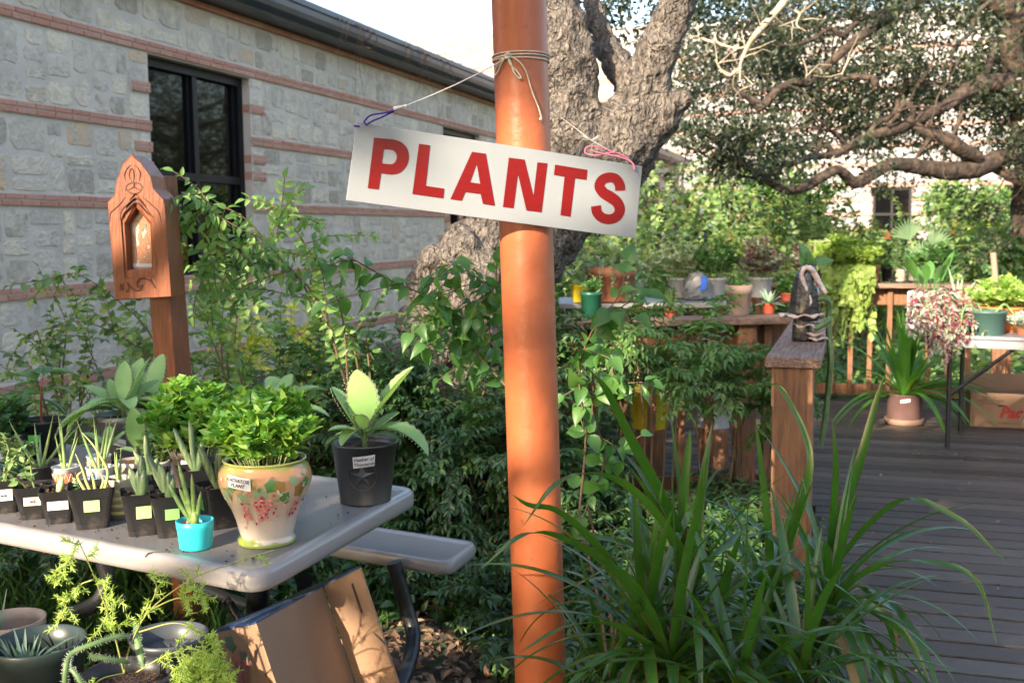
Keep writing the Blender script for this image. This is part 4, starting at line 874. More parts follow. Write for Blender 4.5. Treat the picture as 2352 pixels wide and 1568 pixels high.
lv=MB();leaves_along(lv,bend(c+V3(-.03,0,0),V3(-.1,-.3,.8),.04,5,.3,.2),T_OV,.006,.012,.5);lv.build('leaves',M_jade,t)
def fatleaf(t,c,offs,m,w=.011):
    for (dx,dy,dz,L,ww,dr_) in offs:
        mb=MB();p=bend(c-UP*.006,V3(dx,dy,dz),L,9,dr_);tt=np.linspace(0,1,10);wv=w*ww*np.interp(tt,[0,.2,.5,.8,.93,1],[.6,.85,1,.85,.5,.05])
        lathe_n=mb;tube(mb,p,wv,9);mb.build('leaf',m,t)
t,c=sp_pots[4];fatleaf(t,c,[(-.35,0,1,.085,.9,0),(-.1,.0,1,.075,.9,0),(.12,-.05,1,.075,1.1,0),(-.0,.1,1,.11,1,-.3)],M_snake)
t,c=sp_pots[5];fatleaf(t,c,[(-.6,-.05,1,.09,.6,-.3),(-.25,0,1,.10,.9,.1),(-.05,0,1,.075,.9,.1),(.1,0,1,.06,.8,0),(-.45,.05,1,.13,.9,.1)],M_snake)
t,c=sp_pots[6];fatleaf(t,c,[(-.45,0,1,.13,.9,-.2),(.05,0,1,.12,.9,0),(.3,0,1,.11,.9,0),(-.05,.1,1,.10,.8,0)],M_snake)
t,c=sp_pots[7];fatleaf(t,c,[(-.5,0,1,.14,.8,-.2),(-.1,0,1,.15,.8,0),(.2,0,1,.10,.9,0)],M_snake)
t,c=sp_pots[8];fatleaf(t,c,[(-.5,0,1,.09,.7,.2),(.3,0,1,.06,.8,.2),(-.1,0,1,.12,.8,0)],M_snake)
# turquoise pot
c=G(450,1258,TZ);t=thing('turquoise_pot','small turquoise plastic pot with spiky aloe and pebbles near the table edge','plant pot',c)
potround(t,c,[(.001,.001),(.033,.001),(.036,.004),(.0405,.048),(.0415,.05),(.0425,.066),(.0405,.067),(.039,.05),(.037,.045)],plastic('turquoise_plastic',[(.02,.46,.50),(.025,.50,.54)],.35),soil=(.038,.05))
m=MB()
for k in range(34):
    a=rng.uniform(0,6.28);q_=rng.uniform(.008,.034);s=rng.uniform(.003,.008 if math.cos(a)<0 else .004);lathe(m,c+V3(math.cos(a)*q_,math.sin(a)*q_,.051+s*.5),[(.0002,-s*.7),(s*.7,-s*.5),(s,0),(s*.7,s*.5),(.0002,s*.7)],7)
m.build('pebbles',mat('pebble',[(.20,.15,.12),(.42,.34,.28),(.30,.24,.2)],.7,'island',scale=40),t)
fatleaf(t,c+UP*.055,[(-.30,0,1,.10,.55,.3),(-.75,0,1,.12,.5,-.5),(-.22,0,1,.155,.55,0),(-.02,-.02,1,.125,.5,0),(.22,0,1,.085,.5,-.2),(.03,0,1,.04,.9,0)],mat('aloe_spotted',[(.08,.16,.04),(.16,.26,.07),(.24,.34,.11)],.4,scale=70),.0105)
# urn
c=G(614,1243,TZ);t=thing('floral_urn','cream ceramic urn painted with pink flowers and green leaves holding a radiator plant','urn',c)
UPF=[(.001,.0),(.064,.0),(.067,.004),(.066,.012),(.060,.016),(.0605,.022),(.064,.035),(.070,.06),(.082,.09),(.097,.118),(.1055,.142),(.1065,.156),(.1045,.170),(.098,.182),(.092,.188),(.093,.193),(.096,.196),(.094,.199),(.087,.197),(.084,.188),(.088,.17)]
M_urn=bpy.data.materials.new('painted_ceramic');M_urn.use_nodes=True;n_=M_urn.node_tree;b_=n_.nodes['Principled BSDF'];tc=n_.nodes.new('ShaderNodeTexCoord');sx_=n_.nodes.new('ShaderNodeSeparateXYZ');nz=n_.nodes.new('ShaderNodeTexNoise');nz.inputs['Scale'].default_value=14
n_.links.new(tc.outputs['Object'],sx_.inputs[0]);n_.links.new(tc.outputs['Object'],nz.inputs[0]);ma=n_.nodes.new('ShaderNodeMath');ma.operation='MULTIPLY_ADD';ma.inputs[1].default_value=.06;n_.links.new(nz.outputs[0],ma.inputs[0]);sb=n_.nodes.new('ShaderNodeMath');sb.inputs[1].default_value=-.03;n_.links.new(sx_.outputs[2],sb.inputs[0]);n_.links.new(sb.outputs[0],ma.inputs[2])
mr=n_.nodes.new('ShaderNodeMapRange');mr.inputs[2].default_value=.2;n_.links.new(ma.outputs[0],mr.inputs[0]);r_=ramp(n_,[(.22,.27,.06),(.22,.27,.06),(.52,.45,.38),(.52,.40,.31),(.52,.37,.26),(.50,.27,.14),(.52,.24,.09),(.24,.25,.07)])
for i,pz in enumerate((0,.07,.10,.4,.62,.78,.88,.935)): r_.color_ramp.elements[i].position=pz
n_.links.new(mr.outputs[0],r_.inputs[0]);n_.links.new(r_.outputs[0],b_.inputs['Base Color']);b_.inputs['Roughness'].default_value=.22;b_.inputs['Coat Weight'].default_value=.4
potround(t,c,UPF,M_urn,k=72,soil=(.085,.185))
uz=np.array([p[1] for p in UPF[1:17]]);ur=np.array([p[0] for p in UPF[1:17]])
def on_urn(th,z,off): 
    r=np.interp(z,uz,ur)+off;return c+V3(math.cos(th)*r,math.sin(th)*r,z)
CC=math.atan2(-c[1],-c[0])
def udecal(mb,th,z,pts,off=.0006,rot=0,s=1.):
    V=[]
    for x,y in [(0,0)]+pts: 
        xr=(x*math.cos(rot)-y*math.sin(rot))*s;yr=(x*math.sin(rot)+y*math.cos(rot))*s;V.append(on_urn(th+xr/.095,z+yr,off))
    n=len(pts);mb.add(V,[[0,1+i,1+(i+1)%n] for i in range(n)],True)
def ivy(n=5,r=.016): return [((r if i%2==0 else r*.72)*math.cos(i*math.pi/n+.3),(r*.8 if i%2==0 else r*.6)*math.sin(i*math.pi/n+.3)) for i in range(2*n)]
def oval(a,b): return [(a*math.cos(x),b*math.sin(x)) for x in np.linspace(0,6.28,9)[:-1]]
pal={'leafg':[(.08,.20,.06)],'sage':[(.24,.33,.19)],'ochre':[(.30,.17,.05)],'pinkf':[(.62,.22,.18)],'rose':[(.42,.04,.09)],'blush':[(.70,.38,.30)],'mint':[(.50,.58,.44)]}
gl_={k:MB() for k in pal};ru=random.Random(4)
for k,(da,z) in enumerate([(-.75,.15),(-.55,.128),(-.28,.16),(-.12,.135),(.12,.155),(.3,.15),(.42,.125),(.62,.16),(.8,.135),(-.95,.13),(.98,.15)]):
    udecal(gl_[['leafg','sage','ochre','sage','leafg','ochre','leafg','sage','ochre','sage','leafg'][k]],CC+da,z,ivy(5,ru.uniform(.013,.021)),.0006+k*.00012,ru.uniform(0,6))
for k in range(40): udecal(gl_[ru.choice(['sage','mint','ochre','leafg','blush'])],CC+ru.uniform(-1.2,1.2),ru.uniform(.1,.172),oval(ru.uniform(.003,.009),.003),.0022+k*.00004,ru.uniform(0,6))
for (da,zz) in ((-.52,.09),(-.05,.085),(.1,.105),(.78,.095),(-.15,.115)):
    for k in range(34): 
        x=ru.gauss(0,.085);z=zz+ru.gauss(0,.012)-abs(x)*.05;udecal(gl_[ru.choice(['pinkf','rose','blush','pinkf'])],CC+da+x,z,oval(ru.uniform(.0025,.0055),ru.uniform(.002,.0035)),.0040+k*.00004,ru.uniform(0,6))
for k,mb in gl_.items(): mb.build('painted_flowers' if k in('pinkf','rose','blush') else 'painted_leaves',mat('paint_'+{'leafg':'green','sage':'sage','ochre':'ochre','pinkf':'pink','rose':'rose','blush':'blush','mint':'mint'}[k],pal[k],.25),t)
lc,la=curvelabel(t,c,.1063,.163,.028,CC-.55,.52,M_white,off=.006,slope=0,tilt=-.008)
text_on('RADIATOR\nPLANT',.0115,lc,la-UP*.1,UP,M_ink,t,off=.002,shear=.1)
M_rad=leafm('radiator_leaf',[(.05,.17,.025),(.10,.27,.04),(.20,.38,.06),(.32,.46,.10)],.35,.35);M_radv=leafm('variegated_radiator_leaf',[(.10,.22,.05),(.25,.36,.10),(.42,.45,.18)],.35,.3)
bushy(t,c+UP*.19,.135,.165,100,.038,.56,M_rad,M_stemg,seed=3)
# second radiator pot behind
c=G(446,1118,TZ);t=thing('brown_pot','brown round pot with white tag and bushy radiator plant behind the urn','plant pot',c)
potround(t,c,[(.001,0),(.05,0),(.058,.09),(.062,.09),(.064,.11),(.06,.111),(.057,.10)],mat('brown_plastic',[(.07,.05,.045),(.11,.08,.07)],.5),soil=(.057,.1))
curvelabel(t,c,.056,.075,.03,CC-.1,.75,M_white,off=.008);bushy(t,c+UP*.10,.145,.20,95,.040,.56,M_rad,M_stemg,seed=5)
# metal bucket
c=G(840,1150,TZ);t=thing('metal_bucket','dark galvanised bucket with star emblem and sunlit kalanchoe on the table corner','bucket',c)
M_bkt=mat('aged_galvanised_metal',[(.055,.055,.055),(.10,.10,.098),(.14,.135,.13)],.42,metal=.75,scale=6,dirt=((.10,.05,.03),20,.64,.6))
BP=[(.001,.004),(.064,.004),(.066,.0),(.068,.003),(.067,.008),(.086,.155),(.089,.157),(.0895,.162),(.0865,.163),(.084,.155)]
potround(t,c,BP,M_bkt,k=72,soil=(.083,.145))
bc=math.atan2(-c[1],-c[0])+.0
def onb(th,z,off=.0): r=.067+.019*(z-.008)/.147+off;return c+V3(math.cos(th)*r,math.sin(th)*r,z)
def bk(x,y,off): return onb(bc-.10+x/.077,.082+y,off)
m=MB();a=np.linspace(0,2*np.pi,73);tube(m,[bk(.037*math.cos(x),.037*math.sin(x),.0006) for x in a],.0016+.0005*np.sin(a*36),6,False)
for r_st in (.0,):
    sp=[(.034*math.cos(math.pi/2+i*math.pi/5)*(1 if i%2==0 else .42),.034*math.sin(math.pi/2+i*math.pi/5)*(1 if i%2==0 else .42)) for i in range(10)]
    V=[bk(0,0,.009)]+[bk(x,y,.0006) for x,y in sp];m.add(V,[[0,1+i,1+(i+1)%10] for i in range(10)],False)
m.build('star_emblem',M_bkt,t)
lc,la=curvelabel(t,c,.067-.0105*0,.124,.030,bc-.03,.68,mat('grey_paper',[(.62,.61,.60)],.6),off=.0018,slope=.019/.147,tilt=.006)
text_on('Mother of\nThousands',.0125,lc,la+UP*.1,UP,M_ink,t,shear=.25,off=.0012)
kalanchoe(t,c+UP*.145,[(165,58,.165,.1),(250,80,.19,.0),(95,72,.17,.0),(10,52,.215,.05),(60,70,.10,0),(350,30,.20,1.7),(200,35,.10,.8),(225,20,.09,1.6),(350,18,.10,.7),(20,40,.12,.2),(170,30,.12,1.4),(260,60,.08,.6)],.043)
st=MB();
for pts in ([(840,1010,2.9),(820,930,3.0),(812,880,3.05),(795,790,3.1)],[(862,1010,2.9),(840,900,3.3),(838,800,3.4)]): pass
# big kalanchoe pots behind
def kpot(label,u,v,r,h,m,specs,w=.034,lab=None,group='mother of thousands plants on the table'):
    c=G(u,v,TZ);t=thing('round_pot',label,'plant pot',c,group)
    potround(t,c,[(.001,0),(r*.8,0),(r*.82,.004),(r*.97,h*.86),(r,h*.87),(r*1.02,h),(r*.98,h),(r*.94,h*.9)],m,soil=(r*.93,h*.9));kalanchoe(t,c+UP*h*.88,specs,w);return t,c
M_silver=mat('dull_silver',[(.16,.16,.155),(.24,.24,.23)],.4,metal=.5,scale=8)
t,c=kpot('silver grey pot with drooping toothed kalanchoe leaves and a taped paper tag',288,1062,.082,.155,M_silver,[(200,35,.24,1.9),(215,25,.20,1.7),(245,40,.15,1.1),(160,35,.17,.3),(135,50,.14,0),(75,55,.2,0),(100,65,.15,.2),(50,45,.16,.4),(320,25,.2,2.2),(300,45,.16,1.5),(20,55,.17,-.2),(180,20,.18,1.0),(350,40,.14,1.2)],.03)
cb=math.atan2(-c[1],-c[0]);lc,la=curvelabel(t,c,.08,.085,.024,cb-.35,.8,M_white,off=.004,tilt=-.022);text_on('Mother of thousands',.009,lc,la-UP*.4,UP,M_ink,t,shear=.3,off=.003)
kpot('black pot behind the silver one with broad pale kalanchoe leaves',352,1040,.08,.17,M_pblk,[(150,40,.17,1.0),(75,65,.17,.2),(20,30,.18,1.0),(200,30,.16,1.4),(350,20,.16,1.1),(300,40,.12,1),(110,50,.15,.6)])
kpot('black pot hidden behind the urn with arching kalanchoe leaves',640,1060,.075,.15,M_pblk,[(160,40,.17,1.1),(110,55,.15,.8),(30,40,.18,1.0),(0,25,.17,1.0),(200,25,.14,1.2),(70,60,.14,.6)])
kpot('small pot of kalanchoe between the paper cups',245,1090,.04,.05,M_pblk,[(160,40,.09,.6),(30,50,.10,.5),(90,60,.09,0),(210,30,.08,.6)],.032)
kpot('beige pot with one upright kalanchoe leaf and yellow leaves',318,1120,.055,.08,mat('beige_ceramic',[(.50,.42,.35),(.56,.48,.40)],.4),[(120,75,.13,-.2),(100,60,.11,.4),(20,25,.09,.6),(160,20,.07,.5)],.036)
# dark round pot with red stem plant at the left
c=G(100,1046,TZ);t=thing('round_pot','wide black pot with neon green sticker and red stemmed broad leaved plant','plant pot',c)
potround(t,c,[(.001,0),(.066,0),(.074,.09),(.079,.092),(.081,.112),(.0835,.114),(.0835,.118),(.079,.118),(.076,.10)],M_pblk,soil=(.075,.1));cb=math.atan2(-c[1],-c[0]);curvelabel(t,c,.075,.07,.024,cb-.35,.45,M_neon,off=.003)
M_brd=leafm('broad_green_leaf',[(.05,.13,.04),(.09,.20,.06),(.14,.27,.08)],.4,.3)
m=MB();p=catmull([c+UP*.10,c+V3(0,0,.17),c+V3(.004,0,.22),c+V3(.012,0,.26)],4);tube(m,p,[.0045,.002],8);m.build('stem',M_stemr,t)
m=MB()
for (a,z,L,el) in ((2.9,.20,.13,.1),(3.5,.185,.11,-.15),(0,.21,.08,.2),(.3,.19,.09,-.6),(4.6,.22,.08,.1),(1.5,.25,.08,.5),(2.2,.26,.09,.3),(.2,.27,.10,.1),(5,.115,.07,-.2),(2.6,.24,.16,.25),(4.0,.23,.07,.3)):
    d=V3(math.cos(a)*math.cos(el),math.sin(a)*math.cos(el),math.sin(el));o=c+V3(.004,0,z);scatter(m,T_OV,[o+d*.02],[d],[UP-d*.2],L,L*.55);tube(m,[o,o+d*.03],.0015,5)
m.build('leaves',M_brd,t)
# white container at far left
c=G(8,1072,TZ);t=thing('plastic_container','white container with a blue square mark at the left edge of the table','container',c)
potround(t,c,[(.001,0),(.05,0),(.054,.03),(.056,.075),(.058,.08),(.055,.08),(.05,.07)],mat('milky_plastic',[(.42,.44,.50)],.3),soil=(.052,.07));cb=math.atan2(-c[1],-c[0]);curvelabel(t,c,.0545,.05,.014,cb+.45,.22,mat('blue_print',[(.03,.09,.32)],.4),off=.001)
bushy(t,c+UP*.07,.09,.15,22,.055,.5,leafm('purple_green_leaf',[(.05,.02,.03),(.06,.14,.05),(.10,.22,.07),(.15,.28,.09)],.4,.3),M_stemr,seed=8)
# cups
def cup(label,u,v,r,h,m,deco=None,nal=4,L=.14,ma=M_aloe,seed=0,sp=.4,group='paper cups holding aloes'):
    c=G(u,v,TZ);t=thing('paper_cup',label,'cup',c,group)
    potround(t,c,[(.001,.002),(r*.72,.002),(r*.74,.0),(r*.98,h*.97),(r*1.02,h*.98),(r*1.02,h),(r*.99,h*1.002),(r*.95,h*.97),(r*.9,h*.8)],m,soil=(r*.9,h*.8))
    if deco: deco(t,c,r,h)
    aloe(t,c+UP*h*.8,nal,L,.009*r/.035,sp,ma,seed);return t,c
M_cupw=mat('white_cup_paper',[(.68,.66,.64)],.45)
def dec_orange(t,c,r,h):
    cb=math.atan2(-c[1],-c[0]);m=MB();k=40;V=[]
    for j in range(k+1):
        a=j*2*np.pi/k
        for z in (h*.35,h*.82): V.append(c+V3(math.cos(a),math.sin(a),0)*(r*(.74+.25*z/h)+.0006)+UP*z)
    m.add(V,[[2*j,2*j+2,2*j+3,2*j+1] for j in range(k)],True);m.build('printed_band',mat('orange_print',[(.70,.16,.05)],.45),t)
    m=MB()
    for j in range(16):
        for sgn in (1,-1):
            pts=[c+V3(math.cos(a),math.sin(a),0)*(r*(.74+.25*z/h)+.0009)+UP*z for a,z in ((j*.3927+sgn*q_*.39,h*(.35+.47*q_)) for q_ in np.linspace(0,1,6))];tube(m,pts,.0006,4,False)
    m.build('printed_lines',M_cupw,t)
def dec_dots(t,c,r,h):
    m=MB()
    for j in range(10):
        for z in (h*.75,h*.4): 
            a=j*.628+(z>h*.5)*.3;p=c+V3(math.cos(a),math.sin(a),0)*(r*(.74+.25*z/h)+.0008)+UP*z;n=V3(math.cos(a),math.sin(a),.0);s=np.cross(UP,n);V=[p]+[p+s*.006*math.cos(q_)+UP*.007*math.sin(q_) for q_ in np.linspace(0,6.28,13)[:-1]];m.add(V,[[0,1+i,1+(i+1)%12] for i in range(12)],False)
    m.build('printed_dots',mat('blue_dot_print',[(.22,.42,.70)],.45),t)
def dec_str(t,c,r,h):
    m=MB()
    for z in (.15,.33,.51,.69):
        lathe(m,c,[(r*(.74+.25*(z))+.0007,h*z),(r*(.74+.25*(z+.08))+.0007,h*(z+.08))],40)
    m.build('printed_stripes',mat('pale_yellow_print',[(.72,.62,.22)],.45),t)
cup('white cup with orange scale pattern holding a thick aloe, beside the jade pots',154,1140,.036,.085,M_cupw,dec_orange,5,.16,seed=1,sp=.25)
cup('orange patterned cup in the second row with thin tall aloe leaves',230,1112,.034,.085,M_cupw,dec_orange,4,.15,seed=12,sp=.3)
cup('white cup with blue dots behind the lime sticker pot',233,1150,.036,.095,M_cupw,dec_dots,5,.17,seed=3,sp=.35)
cup('pale yellow striped cup with two upright aloe leaves',275,1190,.034,.105,mat('cream_cup_paper',[(.66,.60,.42)],.45),dec_str,3,.09,seed=4,sp=.08)
for k,(u,v) in enumerate(((40,1120),(95,1128),(360,1118))):
    c=G(u,v,TZ);t=thing('round_pot',['small dark green pot of sprigs behind the jade pots','black pot with long pale aloe leaves behind the cream tagged pot','white cup shaped pot with pale sprigs behind the gasteria'][k],'plant pot',c)
    potround(t,c,[(.001,0),(.035,0),(.042,.07),(.045,.071),(.045,.078),(.041,.078),(.04,.06)],[mat('green_plastic',[(.03,.10,.08)],.4),M_pblk,M_cupw][k],soil=(.04,.065))
    if k==1: aloe(t,c+UP*.065,7,.17,.009,.7,M_aloe,5)
    else: bushy(t,c+UP*.065,.05,.1,10,.022,.6,M_jade,M_stemg,seed=30+k)
# ============================================================ cardboard box at the table's end
cb_=thing('cardboard_box','open brown produce box with grape picture leaning under the table end','box',P(700,1650,2.6)*V3(1,1,0))
a0=P(489,1452,2.36);a1=P(589,1431,2.22);a2=P(742,1347,2.50);a3=P(826,1303,2.42);dn=nrm(P(931,1568,2.30)-a3)*.62
dn=nrm(V3(.135,-.06,-.40))*.6
m=MB()
def panel(p,q_,dvec,th,mb,mi=0):
    n=nrm(np.cross(q_-p,dvec));V=[x+n*s for s in (0,th) for x in (p,q_,q_+dvec,p+dvec)];mb.add(V,[[0,1,2,3],[7,6,5,4],[0,4,5,1],[1,5,6,2],[2,6,7,3],[3,7,4,0]],False,mi)
panel(a0,a1-(a1-a0)*.01,dn,.005,m);m.build('side_panel',M_card,cb_)
m=MB();panel(a1,a2,dn,.005,m);m.build('bottom_panel',M_card,cb_)
m=MB();panel(a2+(a3-a2)*.02,a3,dn,.005,m);m.build('side_panel',M_card,cb_)
bkv=V3(-.02,.26,.045);M_navy=mat('navy_print',[(.015,.035,.09),(.02,.05,.13)],.4,scale=5,dirt=((.45,.50,.55),11,.60,.9))
m=MB();u0=UP*.004
V=[a0+u0,a1+u0,a2+u0,a3+u0,P(815,1302,2.62),P(700,1352,2.75),P(560,1415,2.60)];m.add(V+[v-UP*.005 for v in V],[[0,1,2,6],[2,3,4,5],[2,5,6],[13,9,8,7],[7,8,1,0],[8,9,2,1],[9,10,3,2]],False);m.build('top_panel',M_navy,cb_)
M_slot=mat('slot_dark',[(.03,.02,.015)],.9)
def onpan(p,q_,s,t): return p+(q_-p)*s+dn*t
m=MB()
for (p,q_,s,t) in ((a0,a1,.86,.13),(a2,a3,.72,.10),(a2,a3,.55,.62)):
    n=nrm(np.cross(q_-p,dn));n=n if n@(CAM-p)>0 else -n
    o=onpan(p,q_,s,t)+n*.0012;w_=nrm(q_-p)*.0045;l_=nrm(dn)*.036
    ag=[o+w_*math.cos(x)+l_*(1 if math.sin(x)>=0 else -1)*.85+nrm(dn)*.006*math.sin(x) for x in np.linspace(0,6.28,17)[:-1]];m.add(ag,[list(range(16))],False)
m.build('slots',M_slot,cb_)
m=MB();n=nrm(np.cross(a3-a2,dn));n=n if n@(CAM-a2)>0 else -n
o=onpan(a2,a3,.62,.31)+n*.004;V=[o+nrm(a3-a2)*x+nrm(dn)*y+n*z for x,y,z in ((-.06,-.03,0),(.035,-.04,.004),(.07,.0,.01),(.068,.045,.01),(-.045,.045,0),(-.06,.03,0))];m.add(V+[v-n*.003 for v in V],[[0,1,2,3,4,5],[11,10,9,8,7,6]]+[[i,6+i,6+(i+1)%6,(i+1)%6] for i in range(6)],False);m.build('flap',M_card,cb_)
m=MB();n=nrm(np.cross(a1-a0,dn));n=n if n@(CAM-a0)>0 else -n
o=onpan(a0,a1,.42,.11)+n*.0015;ea=nrm(a1-a0);ed=nrm(dn);gr=[]
for r_ in range(6):
    for q_ in range(5-abs(r_-1) if r_<2 else 6-r_):
        x=(q_-2)*.013+(r_%2)*.006;y=r_*.015+rng.normal(0,.002);cc=o+ea*x+ed*y;V=[cc+n*.0004*(r_*7+q_+1)*.3]+[cc+n*.0001*(r_*7+q_+1)+ea*.0085*math.cos(t_)+ed*.0095*math.sin(t_) for t_ in np.linspace(0,6.28,13)[:-1]];m.add(V,[[0,1+i,1+(i+1)%12] for i in range(12)],True)
m.build('grape_print',mat('grape_print',[(.16,.05,.05),(.30,.12,.10)],.5,'island',scale=90),cb_)
m=MB()
for (x,y,s) in ((-.022,-.035,.026),(.024,-.0,.02)):
    cc=o+ea*x+ed*y+n*.0004;pts=[(math.cos(i*math.pi/5+1)*(1 if i%2 else .6)*s,math.sin(i*math.pi/5+1)*(1 if i%2 else .6)*s*.9) for i in range(10)];V=[cc+n*.0002]+[cc+ea*a+ed*b for a,b in pts];m.add(V,[[0,1+i,1+(i+1)%10] for i in range(10)],False)
m.build('leaf_print',mat('leaf_print',[(.05,.11,.08)],.5),cb_)
# ============================================================ ceramic planter on the near railing cap
M_cer=mat('glossy_black_glaze',[(.008,.008,.010),(.03,.022,.02)],.12,scale=30,bump=1.2,bscale=45,coat=.5)
M_shell=mat('pinkish_glaze',[(.52,.36,.30),(.66,.52,.46),(.35,.26,.24)],.3,scale=24,bump=1,bscale=60,coat=.3)
M_redg=mat('red_glaze',[(.35,.02,.015)],.2)
CZ=4.10;c=G(1842,783,1.0);t=thing('ceramic_planter','glossy black ceramic planter with frilly pinkish rims on the post cap','planter',c)
k_=c[1]/F
def cz(x,y): return c+V3((x-1842)*k_,0,(783-y)*k_)
m=MB();lathe(m,c,[(.001,0),(.040,0),(.0405,.01),(.039,.06),(.036,.088),(.034,.1)],28,sx=1,sy=.9);m.build('foot',M_cer,t)
m=MB();b0=cz(1852,728);lathe(m,b0,[(.001,-.02),(.045,-.015),(.052,.01),(.054,.05),(.056,.09),(.053,.115),(.05,.12),(.046,.1)],28,sx=1,sy=.85,tilt=[[1,0,-.06],[0,1,0],[.06,0,1]]);m.build('body',M_cer,t)
def sweep_surface(mb,A_,B_,th=.005,smooth=True):
    A_=np.array(A_);B_=np.array(B_);n=len(A_);V=np.concatenate([A_,B_,A_+V3(0,th,-th),B_+V3(0,th,-th)])
    F_=[[i,i+1,n+i+1,n+i] for i in range(n-1)]+[[2*n+i,3*n+i,3*n+i+1,2*n+i+1] for i in range(n-1)]+[[i,2*n+i,2*n+i+1,i+1] for i in range(n-1)]+[[n+i,n+i+1,3*n+i+1,3*n+i] for i in range(n-1)];mb.add(V,F_,smooth)
# hood: arched shell leaning to the right over the mouth
m=MB();hp=[]
for i in range(13):
    tt=i/12;x=1826+14*tt+ (0 if tt<.6 else (tt-.6)*26);y=728-122*math.sin(tt*1.35)/math.sin(1.35);w=(30-16*tt**2)*1.0
    hp.append((cz(x-6*(1-tt),y),w*k_))
V=[];ka=10
for p,w in hp:
    for j in range(ka+1):
        a=math.pi*(.55+1.25*j/ka);V.append(p+V3(math.cos(a)*w+.6*w,-math.sin(a)*w*1.1*-1,0))
F_=[[i*(ka+1)+j,i*(ka+1)+j+1,(i+1)*(ka+1)+j+1,(i+1)*(ka+1)+j] for i in range(12) for j in range(ka)]
m.add(V,F_,True);ho=m.build('hood',M_cer,t);md=ho.modifiers.new('s','SOLIDIFY');md.thickness=.006
m=MB();ed=catmull([cz(1842,718),cz(1846,702),cz(1852,690),cz(1846,670),cz(1838,650),cz(1832,630),cz(1836,617),cz(1846,613),cz(1858,622),cz(1868,640),cz(1878,658),cz(1888,672)],5)+V3(0,-.045,0)
tube(m,ed,[.005,.009,.008,.008,.011,.012,.010,.008],8,lump=.12);m.build('hood_edge',M_shell,t)
m=MB();sweep_surface(m,[cz(x,y)+V3(0,-.01,0) for x,y in ((1846,622),(1858,632),(1868,648),(1880,668),(1888,680))],[cz(x,y)+V3(0,-.03,0) for x,y in ((1848,640),(1854,660),(1858,680),(1862,690),(1866,692))]);m.build('lining',M_redg,t)
def frill(c0,rx,ry,n,amp,th,mb,a0=0,a1=6.28,dz=0,inner=.55):
    k=40;O_=[];I_=[]
    for j in range(k+1):
        a=a0+(a1-a0)*j/k;w=1+.10*math.sin(n*a)+.06*math.sin(2.3*n*a+1);O_.append(c0+V3(math.cos(a)*rx*w,math.sin(a)*ry*w,amp*math.sin(n*a+1)+dz*(a-a0)/(a1-a0)));I_.append(c0+V3(math.cos(a)*rx*inner,math.sin(a)*ry*inner,.006+dz*(a-a0)/(a1-a0)))
    sweep_surface(mb,O_,I_,.006)
m=MB();frill(cz(1843,722),.088,.075,7,.007,.006,m,dz=0);frill(cz(1862,745),.066,.07,6,.008,.006,m);frill(cz(1874,775),.050,.06,5,.005,.006,m,inner=.1);frill(cz(1868,765),.045,.06,5,.006,.006,m,inner=.3);m.build('frills',M_shell,t)
M_cact=mat('cactus_skin',[(.055,.12,.04),(.12,.20,.07)],.5,scale=40);M_spine=mat('cactus_spines',[(.5,.48,.4)],.7)
def spiny(t,p,r,name='stem',ribs=5,rs=.35):
    mb=MB();p=np.array(p);n=len(p);T=nrm(np.gradient(p,axis=0));N=nrm(np.cross(T[0],V3(.3,1,.2)));k=ribs*2;V=[];sp=MB()
    rr=r*np.interp(np.linspace(0,1,n),[0,.85,1],[1,1,.4])
    for i in range(n):
        N=nrm(N-T[i]*(N@T[i]));Bn=np.cross(T[i],N)
        for j in range(k):
            q_=rr[i]*(1.2 if j%2==0 else .72);a=2*np.pi*j/k;v=p[i]+N*math.cos(a)*q_+Bn*math.sin(a)*q_;V.append(v)
            if j%2==0:
                for g in range(1): d=nrm(v-p[i])+rng.normal(0,.5,3);sp.add([v-T[i]*.0004,v+T[i]*.0004,v+nrm(d)*r*rs*2],[[0,1,2]])
    j=np.arange(k);F_=np.concatenate([np.stack([i*k+j,i*k+(j+1)%k,(i+1)*k+(j+1)%k,(i+1)*k+j],1) for i in range(n-1)]);mb.add(V,F_,True);o=mb.build(name,M_cact,t);s_=sp.build('spines',M_spine,o)
spiny(t,catmull([cz(1866,690)+V3(0,-.02,0),cz(1880,684)+V3(0,-.03,0),cz(1895,690)+V3(0,-.03,0),cz(1903,715),cz(1904,760),cz(1906,830)-V3(0,.02,0),cz(1905,900),cz(1900,960),cz(1893,1010),cz(1890,1035)],9),.0105)
spiny(t,catmull([cz(1860,752)+V3(0,-.06,0),cz(1880,742)+V3(0,-.06,0),cz(1900,728)+V3(0,-.05,0)],8),.011)
m=MB();lv=MB()
tube(m,catmull([cz(1856,625),cz(1870,590),cz(1890,585),cz(1899,605),cz(1885,625)],5),.0012,5);tube(m,catmull([cz(1846,620),cz(1848,595),cz(1845,570)],5),.0015,5)
for (x,y,dx,dz_,L) in ((1848,610,-.3,1,.085),(1856,614,.0,.5,.07),(1870,600,.9,.1,.075),(1850,590,-.5,1,.07)): scatter(lv,T_HRT,[cz(x,y)],[V3(dx,-.2,dz_)],[V3(.2,-1,.3)],L,L*.6)
m.build('tendril',M_stemg,t);lv.build('leaves',M_brd,t)
